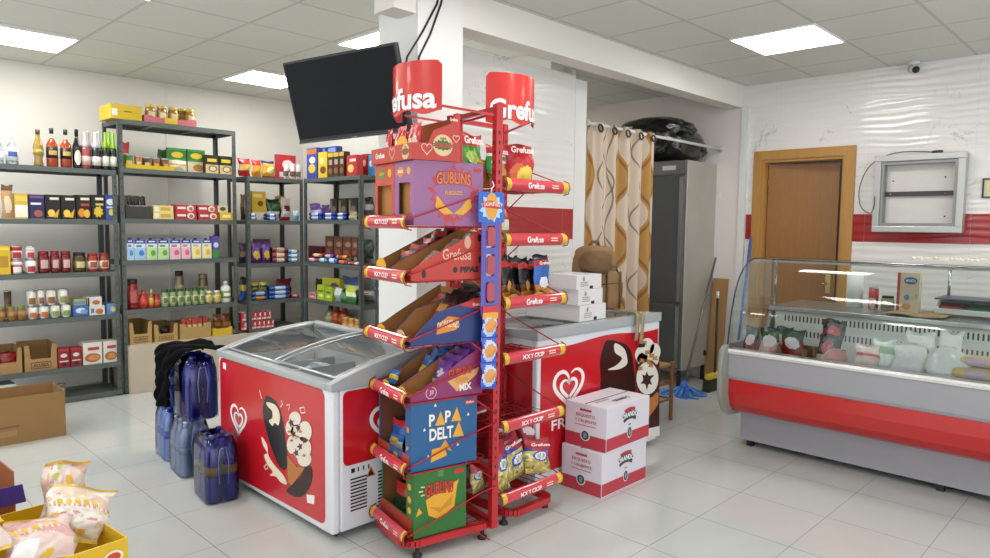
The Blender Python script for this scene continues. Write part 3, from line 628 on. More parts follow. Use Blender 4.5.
# trays on the ledge
ct = tray(M('#b08f58', .75), 'MIEL'); U2['z'][0] = .405
cs = []
for lb, sp_, tx in (('cardboard tray with notched front on the tiled ledge, beside the upright', (129, 152, 322), 'HUEVOS'), ('half empty cardboard tray, middle of the tiled ledge', (154, 178, 324), 'HUEVOS')):
    cs.append(custom('cardboard_tray', lb, 'tray', U2, 0, sp_, tray(M('#b08f58', .75), tx, d=.3), group='cardboard trays on the ledge'))
cs.append(custom('cardboard_tray', 'cardboard tray full of yellow red packets on the tiled ledge', 'tray', U2, 0, (179.5, 211.5, 323), tray(M('#b08f58', .75), None, d=.3, notch=.75), group='cardboard trays on the ledge'))
cs.append(custom('display_tray', 'cardboard tray with yellow front holding brown bread bags', 'tray', U2, 0, (212.5, 232.3, 327.5), lambda n, w, h: tray_mesh(w, .3, h, P('#d2b02e'), P('#b08f58'), .9).box(-w/2, -w/2+.003, .02, .3, h, h*2.2, m_card).box(w/2-.003, w/2, .02, .3, h, h*1.6, m_card).build(n), group='cardboard trays on the ledge'))
sn = bands((.3, '#c9342e'), (.7, '#dcb638'), (1, '#b9402e'), spot=[(.5, .5, .3, .2, '#efe3bd')])
series('biscuit_packet', 'yellow and red packet in the full cardboard tray', 'packet', U2, 0, evenly(181.5, 208.5, 5, 318.5, 317), pack(sn, .05, 5), up=.006, back=.06)
series('bread_bag', 'brown bag of toasted bread in the yellow tray', 'bag', U2, 0, evenly(213.5, 231, 2, 315, 313), pack(bands((.4, '#8e5a33'), (.6, '#a97242'), (1, '#7c4a2a')), .09, 7), up=.006, back=.07)
custom('cocoa_packet', 'black and yellow packet in the half empty tray', 'packet', U2, 0, (161, 170.5, 326), pack(bands((.5, '#2b2421'), (1, '#4b3a2c')), .05), up=.006, back=.15)

# ---- narrow bay
for lb, sp_, c in (('red snack bag half behind the grey upright, narrow bay', (239.5, 252, 158.5), bands((.3, '#b3272c'), (.7, '#d8c08c'), (1, '#b02a2e'), spot=[(.5, .5, .35, .18, '#d9a63d')])), ('orange snack bag with blue corner on the narrow bay', (253, 262.5, 160), bands((.3, '#d28a2a'), (.7, '#dba53a'), (1, '#c03a2c'))),
                   ('yellow orange snack bag with navy edge, beside red box', (263, 276.5, 161), bands((.12, '#b9342c'), (.8, '#dda234'), (1, '#2c2f6a'), spot=[(.55, .45, .3, .2, '#efdc9a')]))):
    custom('snack_bag', lb, 'bag', U3, 4, sp_, pack(c, .07, 4), group='snack bags on top of the narrow bay')
custom('biscuit_box', 'red and white biscuit box standing at the back of the narrow bay', 'box', U3, 4, (277, 296, 155), carton('#bb2f36', [('e', '#e6d6d0', .05, .6, .6, .4), ('r', '#e4dcd6', 0, .2, .8, .2)], .06), back=.14)
series('coffee_packet', 'white grey vacuum coffee packet before the red box', 'packet', U3, 4, [(284, 290, 163.5), (290.5, 296, 163), (296.5, 302, 164)], pack(bands((.2, '#c9c4be'), (.5, '#6d5f57'), (1, '#d6d2cc')), .07, 3))
custom('chocolate_box', 'tall yellow carton of chocolate biscuits', 'box', U3, 3, (251.5, 266, 191.5), carton('#d9b22e', [('e', '#7b4a26', .1, .58, .4, .2), ('r', '#e7d695', -.1, .85, .6, .12), ('r', '#e5dfcf', 0, .15, .9, .26)], .06), back=.12)
series('biscuit_bar', 'brown wrapped biscuit bar standing beside the yellow carton', 'bar', U3, 3, [(240.5, 245.5, 193), (246, 250.5, 196)], pack(bands((.5, '#4a3524'), (1, '#7a5a3a')), .04, 2), back=.1)
custom('coffee_bag', 'green and white coffee bag with dark top', 'bag', U3, 3, (267, 281.5, 199), pack(bands((.2, '#d7d3c7'), (.45, '#dfdcd2'), (.8, '#2f5a33'), (1, '#1f3a24')), .08, 6), back=.1)
custom('coffee_bag', 'pale bag with dark red spots beside the green bag', 'bag', U3, 3, (282, 292, 198), pack(bands((.15, '#a32c35'), (1, '#cfc8c0'), spot=[(.5, .55, .3, .16, '#7a2c2c')]), .08, 7), back=.1)
_, h_ = series('wafer_pack', 'blue wafer pack lying in front, lower', 'packet', U3, 3, [(249.5, 257.5, 217), (267.5, 277.5, 216.5)], flat_pack('#2f4aa0', '#c9d2ea'))
series('wafer_pack', 'blue wafer pack lying in front, upper', 'packet', U3, 3, [(249.5, 257, 213), (267.5, 277, 212.5)], flat_pack('#3a56ab', '#d5dcef'), up=h_, h=h_)
custom('tissue_pack', 'small light blue pack near the corner upright', 'packet', U3, 3, (294, 299.5, 210), pack(bands((.5, '#6f9fc4'), (1, '#b9d2dd')), .05))
series('marshmallow_bag', 'purple sweet bag with yellow print', 'bag', U3, 2, [(251.5, 262.5, 241), (263, 271.5, 243)], pack(bands((.15, '#4a2a6a'), (1, '#5c3582'), spot=[(.5, .4, .32, .2, '#d4ae3a')]), .08, 2))
for i, (c, d_) in enumerate((('#8c2a34', '#d8c4b4'), ('#a33b3a', '#e3d3be'), ('#7c2830', '#c9a58a'))):
    series('biscuit_pack', ['dark red biscuit pack, lowest of its flat stack', 'bright red biscuit pack, middle of its flat stack', 'maroon biscuit pack, top of its flat stack'][i], 'packet', U3, 2, [(273, 288.5, 257.5)], flat_pack(c, d_, .14), up=.052*i, h=.05)
for i, c in enumerate(('#4f93c9', '#5aa3d4', '#3f7fb9')):
    series('biscuit_pack', ['light blue pack, lowest of its stack by the corner', 'sky blue pack, middle of its stack by the corner', 'deep blue pack, top of its stack by the corner'][i], 'packet', U3, 2, [(289, 300, 258)], flat_pack(c, '#dfe8ee', .14), up=.044*i, h=.042)
series('wafer_stack_pack', 'long blue and orange biscuit pack', 'packet', U3, 1, [(252, 269, 294)], flat_pack('#3d62ac', '#d08a3a', .16), h=.042)
series('wafer_stack_pack', 'long dark blue biscuit pack resting on the orange one', 'packet', U3, 1, [(251.5, 269, 290)], flat_pack('#27509c', '#9fb8de', .16), up=.044, h=.042)
for i in range(3): series('cookie_pack', ['blue cookie pack at the bottom of the cookie stack', 'blue cookie pack in the middle of the cookie stack', 'blue cookie pack at the top of the cookie stack'][i], 'packet', U3, 1, [(270, 291, 294-4*i)], flat_pack(['#2c57a8', '#2f62b6', '#244c98'][i], '#b9cfec', .16), up=.044*i, h=.042)
series('snack_bag', 'olive and black snack bag on blue packs', 'bag', U3, 1, [(251, 260, 276), (260.5, 268, 275)], pack(bands((.4, '#7d7a2e'), (.7, '#2c3026'), (1, '#b3a63a')), .06, 3), up=.09, h=.09)
custom('sweets_pack', 'red pack lying near the corner upright, blue pack shelf', 'packet', U3, 1, (292, 300, 294), flat_pack('#b3303c', '#d9a0a0', .1))
custom('sweets_pack', 'dark red pack standing behind the cookie stack', 'packet', U3, 1, (277, 293, 279), pack(bands((.5, '#6e1f26'), (1, '#8c2a30')), .06), back=.22)
hj = [('p', '#e0d6d2', [(-.1, .1), (.45, .1), (.45, .9), (.2, .9)]), ('e', '#a02a32', .2, .42, .36, .26), ('r', '#d8b8b4', -.3, .2, .3, .2)]
_, h_ = series('juice_carton', 'red juice carton in lower row', 'carton', U3, 0, [(241, 246.5, 320.5)]+evenly(251.5, 274, 5, 320), box_with_cap('#b3303a', hj, '#d9d4d0', .06))
series('juice_carton', 'red juice carton in upper row', 'carton', U3, 0, [(241, 246, 308)]+evenly(251.5, 271, 4, 307), box_with_cap('#b02c37', hj, '#d9d4d0', .06), up=h_*1.01, h=h_)

# ---- bay under the television (front faces the shop)
series('cereal_box', 'blue cereal box with yellow bowl picture', 'box', U4, 4, [(306.5, 317, 148)], carton('#35489c', [('e', '#d9b53a', 0, .32, .7, .3), ('e', '#e9e1cf', .05, .6, .6, .22), ('r', '#c56a2c', 0, .88, .9, .16)], .07))
series('cereal_box', 'blue cereal box standing behind chocolate cereal boxes', 'box', U4, 4, [(318, 326, 147), (327, 336.5, 147)], carton('#2f4196', [('r', '#7a8fc9', 0, .88, .8, .14)], .07), back=.12)
custom('cereal_box', 'yellow cereal box with brown balls picture', 'box', U4, 4, (318, 327, 152), carton('#d3b22f', [('e', '#6d4424', .05, .3, .7, .3), ('e', '#e8d89a', -.1, .66, .5, .24)], .07))
series('cereal_box', 'dark brown cereal box with yellow top', 'box', U4, 4, [(327.5, 333, 152), (333.3, 338.5, 152), (339, 344, 152)], carton('#3c2619', [('r', '#c9a83a', 0, .9, .96, .16), ('r', '#a89a86', .05, .6, .6, .2), ('e', '#8a5a30', 0, .25, .7, .24)], .07))
series('cereal_box', 'red cereal box with pale fruit picture', 'box', U4, 4, [(346.5, 357, 155)], carton('#b72e2c', [('e', '#d9c26a', -.1, .35, .6, .4), ('r', '#e2d6cf', .1, .75, .6, .14)], .07))
U4['val'] = 3.768
custom('chocolate_bag', 'purple chocolate bag with white script', 'bag', U4, 3, (307, 318, 203), pack(bands((.4, '#5d3a8c'), (.6, '#d8cfe2'), (1, '#6a4399')), .07, 3), back=.09)
custom('chocolate_bag', 'dark purple bag partly behind blue cookies', 'bag', U4, 3, (319, 327, 205), pack(bands((1, '#4c2c72')), .07, 4), back=.1)
for j, (a, b_) in enumerate(((308, 321), (322, 334), (335, 345))):
    for i in range(2): series('cookie_roll', f"blue cookie roll, {['lower', 'upper'][i]} layer of the {ORD[j]} pile from the corner upright", 'packet', U4, 3, [(a, b_, 216)], flat_pack('#2b49a4', '#c3cfe9', .08), up=.036*i, h=.034, group='blue cookie rolls')
series('chocolate_box', 'dark chocolate box with tan edge, standing behind cookies', 'box', U4, 3, [(330, 337, 198), (338, 347, 198), (348, 357, 199)], carton('#33302f', [('r', '#9c8450', -.3, .6, .2, .6), ('e', '#7d756e', .1, .5, .5, .3)], .06), back=.14)
custom('candy_bag', 'cream and brown candy bag at the shelf end, cookie level', 'bag', U4, 3, (347, 355, 211), pack(bands((.5, '#cfc3a6'), (1, '#8a7a55')), .05, 4))
series('chocolate_bar_case', 'brown and pink case of chocolate bars standing at the back', 'box', U4, 2, [(325, 333, 237.5), (334, 342, 236), (343, 351, 235), (351.5, 357.5, 238)], carton('#6e4a3a', [('s', '#b98a7a', .1, .7, .7, .2), ('s', '#a8604f', -.1, .4, .7, .2), ('s', '#cfb9a6', .15, .18, .6, .14)], .06), back=.15)
for lb, sp_, a, b_ in (('pink and white flat pack next to the corner upright', (306.5, 316.5, 258), '#c75a86', '#e6d3dc'), ('turquoise flat sweet pack between pink and blue packs', (317, 326, 258), '#49a6b4', '#cfe4e6'), ('bright blue flat sweet pack in the middle', (326.5, 336, 258), '#3f6fc0', '#d6dfee'), ('magenta flat pack with orange band', (336.5, 346, 260), '#b93c78', '#dd9a4a'), ('white and red flat pack at the shelf end', (346.5, 357, 262), '#d9cdc6', '#b33a38')):
    custom('sweet_pack', lb, 'packet', U4, 2, sp_, flat_pack(a, b_, .1), group='flat sweet packs')
custom('wafer_box', 'dark red box standing beside the corner upright, sweets level', 'box', U4, 2, (308, 322, 246), carton('#7c2a2a', [('r', '#4c2626', .2, .5, .3, .9)], .06), back=.15)
for lb, sp_, c in (('pink candy box next to the corner upright', (309, 316, 292), '#d08a92'), ('lime green candy box with dark writing', (317, 324.5, 285), '#a9c22f'), ('lime green candy box, slightly lower', (325, 332, 287), '#9cb92c')):
    custom('candy_box', lb, 'box', U4, 1, sp_, carton(c, [('r', '#4c6a1c', 0, .6, .7, .12), ('e', '#dce6a0', 0, .3, .6, .2)], .08), group='candy boxes')
for lb, sp_, c in (('silver grey sweet bag among candy boxes', (333, 340, 288), bands((.5, '#9aa5a8'), (1, '#c9cfd0'))), ('lime and white sweet bag tilting at the shelf end', (344, 354, 286), bands((.4, '#3f7a3c'), (.7, '#dfe6c2'), (1, '#b4c940'))), ('dark green sweet bag beside the lime bag', (338.5, 345, 293), bands((.5, '#2f6a44'), (1, '#4b8a52')))):
    custom('sweet_bag', lb, 'bag', U4, 1, sp_, pack(c, .05, 5), group='sweet bags')
custom('gum_box', 'yellow and lime sweet packs heaped behind candy boxes', 'box', U4, 1, (322, 340, 278), carton('#c9c63a', [('s', '#6a4a7a', .2, .6, .5, .4), ('r', '#8fae2c', 0, .2, .8, .3)], .06), back=.15)
custom('foil_pack', 'silver and violet sweet pack standing at the back', 'packet', U4, 1, (341, 357, 277), pack(bands((.5, '#6b6470'), (.7, '#cfcfd4'), (1, '#4d5a86')), .05, 4), back=.15)
series('juice_bottle', 'orange red juice bottle on the lowest visible shelf', 'bottle', U4, 0, [(329, 335.5, 307), (336.5, 343, 307)], bottle('#a8431f', '#8a2f1d', '#b8552c', SQ, lh=(.2, .5)), back=.09)
custom('vinegar_bottle', 'pale green glass bottle near the corner upright', 'bottle', U4, 0, (323, 329, 306), bottle('#7f8a5a', '#4a3a24', '#a8a878', SQ, lh=(.2, .5)), back=.09)
series('honey_jar', 'small amber jar with gold lid behind freezer edge', 'jar', U4, 0, [(340, 345.5, 317), (346, 351.5, 318), (352.5, 357.5, 319)], jar('#a8722a', '#c9a85a', '#c98f3a', .4))
# ---- bay by the pillar
custom('cereal_box', 'red box on top of the bay beside the pillar', 'box', U5, 4, (361.5, 367, 154), carton('#b02a2c', [('e', '#d9c7bd', 0, .6, .6, .3)], .06), group='boxes by the pillar')
custom('cereal_box', 'light blue box on top of the bay beside the pillar', 'box', U5, 4, (368, 374, 155), carton('#3f8fc0', [('e', '#d6e6ee', 0, .6, .6, .3)], .06), group='boxes by the pillar')
for lv, lb, c, y in ((3, 'grey black packet seen in the gap before the pillar, upper', bands((.4, '#3d3f3f'), (.7, '#9a938a'), (1, '#2c2c2e')), 197), (2, 'dark green packet seen in the gap before the pillar, lower', bands((.5, '#2a342c'), (1, '#39463a')), 240)):
    custom('packet', lb, 'packet', U5, lv, (362, 371, y), pack(c, .06, 3), group='packets in the gap')
custom('biscuit_box', 'white and brown box in the gap beside the pillar', 'box', U5, 1, (362, 371.5, 291), carton('#cfc3b4', [('e', '#6b3a2a', 0, .3, .6, .3), ('r', '#8a2f2a', 0, .9, .9, .14)], .08), group='boxes by the pillar')
custom('detergent_bag', 'bright blue bag in the gap against the pillar', 'bag', U5, 1, (372.8, 378, 283), pack(bands((.5, '#2f6fc0'), (.7, '#bcd6ee'), (1, '#3f86cf')), .08, 3))

# ---- more goods between the uprights
for lb, sp_, a, b_ in (('orange flat sweet pack lying on the turquoise one', (311, 321, 254), '#cf7a3a', '#e9d9b8'), ('violet flat sweet pack lying on the blue one', (323, 332, 254), '#7a4aa8', '#d9cbe6'), ('yellow flat sweet pack lying on the magenta one', (335, 345, 255), '#d9b73a', '#c0392f')):
    custom('sweet_pack', lb, 'packet', U4, 2, sp_, flat_pack(a, b_, .09), up=.052, h=.034, group='flat sweet packs')
custom('sweet_bag', 'black and yellow sweet bag behind the pink and lime candy boxes', 'bag', U4, 1, (314, 321, 279), pack(bands((.4, '#c9a83a'), (.7, '#2a2620'), (1, '#3b332a')), .05, 6), back=.15, group='sweet bags')
custom('marshmallow_bag', 'dark violet bag half behind the narrow bay upright', 'bag', U3, 2, (240, 249, 243), pack(bands((.3, '#2c2438'), (.6, '#6a5a3a'), (1, '#33263f')), .08, 4), back=.05)
custom('snack_bag', 'yellow and black bag half behind the narrow bay upright', 'bag', U3, 1, (240.5, 249.5, 277), pack(bands((.45, '#2b4a94'), (.7, '#c2a83a'), (1, '#2a2c24')), .08, 5), back=.05)
custom('chocolate_box', 'brown carton standing behind the purple sweet bags', 'box', U3, 2, (255, 270, 239), carton('#5a3a2a', [('r', '#c9a86a', 0, .7, .6, .2)], .05), back=.2)
custom('coffee_bag', 'gold and brown bag behind the green coffee bag', 'bag', U3, 3, (276, 287, 196), pack(bands((.5, '#6a4a2a'), (1, '#b8924a')), .06, 8), back=.22)
# ------------------------------------------------------------------ ice cream freezers
def thin_glass(tint=(.93, .97, .96, 1), refl=1.0, name='thin_glass'):
    t = NT(name); tr = t.n('BsdfTransparent'); tr.inputs[0].default_value = tint
    gl = t.n('BsdfGlossy'); gl.inputs['Roughness'].default_value = .02
    fz = t.n('Fresnel'); fz.inputs[0].default_value = 1.5
    mx = t.n('MixShader'); t.l(t.math('MULTIPLY', fz.outputs[0], refl), mx.inputs[0]); t.l(tr.outputs[0], mx.inputs[1]); t.l(gl.outputs[0], mx.inputs[2])
    t.l(mx.outputs[0], t.t.nodes['Material Output'].inputs[0]); return t.m
GLASS = thin_glass((.975, .985, .985, 1), .8); GLASS2 = thin_glass((.86, .92, .90, 1), 1.3, 'curved_counter_glass')
m_wht = M('#dcdde2', .28, var=.03); m_grey = M('#a5a8aa', .35); m_red = M('#c01a24', .22, var=.04, coat=.4)
m_blk = M('#17181a', .5); m_chr = M('#c3c6c8', .2, .95); m_dk = M('#2b2c2e', .5)
def heart_pts(s=1, a0=0, a1=2*PI, n=40):
    o = []
    for i in range(n+1):
        t = a0+(a1-a0)*i/n
        o.append((16*math.sin(t)**3/17*s, (13*math.cos(t)-5*math.cos(2*t)-2*math.cos(3*t)-math.cos(4*t)+2.5)/15*s))
    return o
def heart_logo(b, fr, cx, cy, rx, ry, mat, d=.0015):
    """two nested heart shaped strokes, the outer one open low on the right"""
    for s, a0, a1, w in ((.93, .25*PI*.0, 2*PI-.55, .19), (.50, .55, 2*PI-.02, .17)):
        pts = [(-x, y) for x, y in heart_pts(s, a0, a1)]
        if s < .6: pts = [(x, y-.02) for x, y in pts]
        f2 = lambda x, y, dd: fr(cx+x*rx, cy+y*ry, dd)
        n = len(pts); k_ = min(range(n), key=lambda i: pts[i][1]); wd = [w*min(1, .35+.65*min(i, n-1-i)/6) for i in range(n)]
        b.ribbon(f2, pts[:k_+1], wd[:k_+1], mat, d); b.ribbon(f2, pts[k_:], wd[k_:], mat, d)
    b.ribbon(lambda x, y, dd: fr(cx+x*rx, cy+y*ry, dd), [(-.02, .30), (0, .42), (.03, .50)], .17, mat, d)
    return b
def freezer(label, loc, rz, L, W, zf, zb, cap_front):
    """local: front to -y, x along the front; zf / zb height of the rim at front and back"""
    o = thing('ice_cream_freezer', label, 'freezer', loc, rz, 'red ice cream chest freezers'); zt = min(zf, zb)-.035
    b = MB(); z0 = .036; k = .045
    for a in ((0, L, 0, k), (0, L, W-k, W), (0, k, k, W-k), (L-k, L, k, W-k)): b.box(*a, z0, zt, m_wht)
    b.box(k, L-k, k, W-k, z0, .58, m_wht); b.build('cabinet', o, bevel=.012)
    prof = lambda y: zf+(zb-zf)*math.sin(min(1, y/W*1.0)*PI/2)**.85
    r = MB(); ys = [W*i/10 for i in range(11)]
    for x0, x1 in ((-.008, .04), (L-.04, L+.008)):
        pl = [(-.008, zt), (-.008, zf)]+[(y, prof(y)) for y in ys[1:]]+[(W+.006, zb), (W+.006, zt)]
        r.prism(pl, x0, x1, m_grey, lambda y, z, x: Vector((x, y, z)))
    r.box(.04, L-.04, -.008, .05, zt, zf, m_grey); r.box(.04, L-.04, W-.05, W+.006, zt, zb, m_grey); r.build('rim', o, bevel=.004)
    for j, (x0, x1, dz) in enumerate(((.045, L*.52, -.010), (L*.48, L-.045, -.003))):
        g = MB().grid(lambda u, v: (x0+(x1-x0)*u, .052+(W-.104)*v, prof(.052+(W-.104)*v)+dz-.002), 1, 10, GLASS); gp = g.build('glass_lid', o)
        f = MB()
        for x in (x0, x1): f.tube([(x, y, prof(y)+dz) for y in [.05+(W-.1)*i/10 for i in range(11)]], .007, M('#c9ccce', .3, .5), 6)
        f.tube([(x0, .052, prof(.052)+dz), (x1, .052, prof(.052)+dz)], .006, M('#c9ccce', .3, .5), 6); f.build('lid_frame', gp)
    for x in (.07, L-.07):
        for y in (.06, W-.06):
            c = MB().tube([(x-.011, y, .0155), (x+.011, y, .0155)], .0155, m_blk, 16); c.box(x-.024, x+.024, y-.018, y+.018, .032, .036, m_chr)
            for s in (-1, 1): c.box(x+s*.019-.0025, x+s*.019+.0025, y-.007, y+.007, .012, .032, m_chr)
            c.build('caster', o)
    bk = MB()
    for i in range(1, 5): bk.box(k+(L-2*k)*i/5-.004, k+(L-2*k)*i/5+.004, k+.002, W-k-.002, .582, zt-.04, M('#b9bcbd', .4, .4))
    bk.build('basket_divider', o)
    return o, zt
# nearer freezer: long red front faces the shop entrance, x runs along -Y
A0 = (1.735, 3.955); LA, WA = 1.205, .655
fzA, ztA = freezer('red ice cream freezer with curved glass lid, standing beside the water packs', (A0[0], A0[1], 0), -PI/2, LA, WA, .760, .876, True)
def pA(px, py):
    p = at(px, py, 'x', A0[0]); return (A0[1]-p.y, p.z)
def pAs(px, py):
    p = at(px, py, 'y', A0[1]-LA); return (p.x-A0[0], p.z)
fA = plane((0, 0, 0), (1, 0, 0), (0, 0, 1)); fAs = plane((LA, 0, 0), (0, 1, 0), (0, 0, 1))
def crop(x0, y0, s): return lambda pts: [(x0+x/s, y0+y/s) for x, y in pts]
def csmooth(pts, n=4):
    N = len(pts); o = []
    for i in range(N):
        a, b, c, e = pts[i-1], pts[i], pts[(i+1) % N], pts[(i+2) % N]
        for k in range(n):
            t = k/n; o.append(tuple(.5*(2*b[j]+(c[j]-a[j])*t+(2*a[j]-5*b[j]+4*c[j]-e[j])*t*t+(3*b[j]-a[j]-3*c[j]+e[j])*t**3) for j in (0, 1)))
    return o
def draw(b, fr, cv, pts, mat, d): 
    if len(pts) >= 6: pts = csmooth(pts)
    q = [cv(*p) for p in pts]; a = sum(q[i-1][0]*q[i][1]-q[i][0]*q[i-1][1] for i in range(len(q)))
    return b.flat(fr, q if a > 0 else q[::-1], mat, d)
rp = rrect(LA/2-.018, .392, LA-.085, .66, .04)
rp = [(x, z-(.014*math.sin(x*5) if z < .3 else 0)) for x, z in rp]
pn = MB().prism([(x, z) for x, z in rp], 0, .002, m_red, fA).build('printed_panel', fzA, label='red printed front panel')
cw = P('#efe9e6'); ck = P('#2c1512', .3); cr_ = P('#e7dac4'); cn = P('#b8763a')
b = MB(); c = pA(239, 421); heart_logo(b, fA, c[0], c[1], .105, .092, cw, .003); b.build('logo', pn)
K = crop(230, 380, 3.99); b = MB()
draw(b, fA, pA, K([(128, 225), (150, 260), (155, 300), (180, 340), (215, 380), (228, 415), (205, 408), (185, 385), (160, 380), (172, 366), (150, 335), (138, 300), (150, 290), (133, 258)]), cr_, .0026)
draw(b, fA, pA, K([(240, 425), (228, 445), (270, 468), (305, 452), (330, 400), (326, 345), (300, 340), (285, 380)]), P('#2a1210', .3), .0028)
draw(b, fA, pA, K([(148, 62), (175, 76), (192, 98), (210, 150), (225, 250), (233, 330), (222, 356), (200, 345), (175, 290), (150, 215), (134, 140), (136, 90)]), P('#2b2a28', .25), .0032)
draw(b, fA, pA, K([(149, 88), (185, 100), (202, 140), (196, 180), (182, 170), (172, 182), (158, 162), (172, 150), (170, 122), (154, 106)]), cr_, .0042)
draw(b, fA, pA, K([(230, 300), (268, 345), (302, 350), (248, 420), (234, 408)]), cn, .0034)
for x, y, rx, ry in ((262, 155, 24, 30), (241, 190, 16, 30), (302, 205, 28, 42), (271, 205, 26, 28), (250, 258, 20, 36), (290, 272, 38, 46), (300, 315, 28, 30)):
    q = [pA(*p) for p in K(ell(x, y, rx, ry, 14))]; b.flat(fA, q[::-1] if pA(*K([(0, 0)])[0])[1] > pA(*K([(0, 9)])[0])[1] else q, P('#e3d9cd'), .0044+.0002*(x % 3))
for x, y in ((276, 190), (258, 215), (268, 290), (300, 240), (284, 265), (248, 170)):
    draw(b, fA, pA, K(splat(x, y, 9, 13, 5, .6, int(x))), P('#5a3018'), .0056)
for x, y in ((250, 240), (272, 225), (285, 205), (240, 205), (300, 300)): draw(b, fA, pA, K(ell(x, y, 7, 5, 7)), P('#b07a32'), .006)
b.build('printed_picture', pn)
b = MB()
for pts in ([(120, 40), (128, 75)], [(205, 80), (212, 95), (204, 108)], [(228, 100), (240, 98), (236, 120)], [(280, 112), (298, 108), (302, 128), (286, 132), (280, 112)], [(138, 345), (148, 335), (154, 350), (144, 356), (138, 345)]):
    q = [pA(*p) for p in K(pts)]; b.ribbon(fA, q, .006, cr_, .003)
b.build('printed_marks', pn)
b = MB(); draw(b, fA, pA, K([(308, 456), (340, 460), (338, 496), (310, 488)]), cw, .0034); b.build('sticker', fzA)
b = MB(); q = [pA(*p) for p in ((223.5, 362), (226.5, 363.5), (226.5, 370), (223.5, 368))]; b.flat(fA, q[::-1], cw, .003); b.build('sticker', fzA)
# short end facing the rack
b = MB().prism(rrect(.35, .535, .58, .36, .03), 0, .002, m_red, fAs); pe = b.build('printed_panel', fzA, label='red printed end panel')
c = pAs(386, 424); b = MB(); heart_logo(b, fAs, c[0]+.01, c[1], .115, .10, cw, .003); b.build('logo', pe)
vg = MB()
for x0, x1, z0_, n in ((.10, .195, .13, 10), (.26, .36, .13, 10)):
    for i in range(n): vg.flat(fAs, rect((x0+x1)/2, z0_+.017*i, x1-x0, .008), m_blk, .0012)
for i in range(4): vg.flat(fAs, rect(.115+.03*i, .325, .022 if i == 0 else .008, .022), m_blk, .0012)
vg.build('vent_grille', fzA)
b = MB(); c = pAs(370.5, 472); b.flat(fAs, [(c[0]-.028, c[1]-.02), (c[0]+.028, c[1]-.02), (c[0], c[1]+.03)], P('#d0742a'), .003).flat(fAs, [(c[0]-.018, c[1]-.015), (c[0]+.018, c[1]-.015), (c[0], c[1]+.018)], P('#2a2118'), .0036); b.build('warning_sticker', fzA)
# frozen goods inside
for i, (x, y, c1_, c2_, lb) in enumerate(((1.86, 3.80, '#dcd8d0', '#c9a13a', 'white frozen pack with yellow print at far end of freezer'), (1.88, 3.577, '#cfd4d6', '#8aa0b4', 'pale frozen pack beneath the freezer lid divider'), (1.87, 3.354, '#e2ddd6', '#b8585a', 'white frozen pack with pink print in freezer middle'),
                                          (1.88, 2.908, '#d9d3c4', '#c8a45a', 'cream frozen pack at the near end of the freezer'), (2.13, 3.131, '#c9ced0', '#7f8f96', 'grey white frozen pack in the rear basket'), (2.12, 3.577, '#d4d8da', '#97a7b0', 'silvery frozen pack at the rear far basket'))):
    o = pack_mesh(.175, .2, .05, bands((.3, c1_), (.55, c2_), (1, c1_)), 60+i).build('frozen_pack'); place(o, (x-.07, y, .665), -PI/2, -PI/2+.10); tag(o, lb, 'frozen food', 'frozen packs in the freezer')
# second freezer, back of the shop floor, front faces the viewer side
B0 = (2.905, 2.51); LB, WB = 1.277, .66
fzB, ztB = freezer('red ice cream freezer with white boxes and backpack on its lid', (B0[0], B0[1], 0), 0, LB, WB, .925, .90, True)
pB = lambda px, py: (at(px, py, 'y', B0[1]).x-B0[0], at(px, py, 'y', B0[1]).z); fB = plane((0, 0, 0), (1, 0, 0), (0, 0, 1))
# white upper band stays cabinet; red panel with a wavy top edge
pl = [(.03, .095), (LB-.02, .095)]+[(x, .82-.012*math.sin(x*7)-(.035 if x < .08 else 0)) for x in [LB-.02-(LB-.05)*i/16 for i in range(17)]]
pn = MB().prism(pl, 0, .002, m_red, fB).build('printed_panel', fzB, label='red printed front panel')
b = MB(); c = pB(568.5, 389); heart_logo(b, fB, c[0], c[1], .155, .125, cw, .003); b.build('logo', pn)
a_, e_ = pB(551, 431), pB(588, 417); b = MB().text(fB, 'FRIGO', (a_[0]+e_[0])/2, a_[1]+.03, e_[0]-a_[0], .062, cw, .003, .02); b.build('lettering', pn)
K = crop(530, 320, 3.1); b = MB()
draw(b, fB, pB, K([(240, 62), (290, 72), (312, 96), (320, 140), (324, 200), (325, 300), (222, 300), (218, 180), (216, 125), (226, 84)]), P('#33120f', .25), .0026)
draw(b, fB, pB, K([(262, 72), (290, 88), (300, 118), (298, 138), (275, 152), (240, 154), (266, 140), (284, 118), (262, 100)]), P('#ded3c6'), .0034)
draw(b, fB, pB, K([(325, 130), (400, 110), (400, 350), (345, 352)]), P('#3a1712', .3), .0024)
draw(b, fB, pB, K([(338, 220), (398, 225), (396, 262), (368, 300), (348, 260)]), cn, .003)
for x, y, rx, ry in ((362, 82, 22, 26), (386, 98, 17, 26), (344, 108, 20, 26), (364, 122, 34, 26)):
    draw(b, fB, pB, K(ell(x, y, rx, ry, 14)), P('#e0d8ce'), .0036+.0002*(x % 4))
draw(b, fB, pB, K(ell(362, 182, 40, 60, 20)), P('#4a1f16'), .0046); draw(b, fB, pB, K(ell(362, 180, 34, 50, 20)), P('#e2dcd4'), .0052)
draw(b, fB, pB, K(splat(360, 185, 16, 22, 6, .6, 3)), P('#3c1a14'), .0058)
for x, y in ((352, 70), (375, 110), (345, 125), (366, 130), (385, 118), (340, 150), (362, 100), (372, 140)): draw(b, fB, pB, K(splat(x, y, 8, 7, 4, .5, x)), P('#b07f3a'), .0062)
draw(b, fB, pB, K([(356, 338), (400, 328), (400, 358), (364, 366)]), P('#e6e2de'), .004)
b.build('printed_picture', pn)
fBl = plane((0, WB, 0), (0, -1, 0), (0, 0, 1))
MB().prism(rrect(WB/2, .455, WB-.07, .72, .03), 0, .002, m_red, fBl).build('printed_panel', fzB, label='red printed end panel')

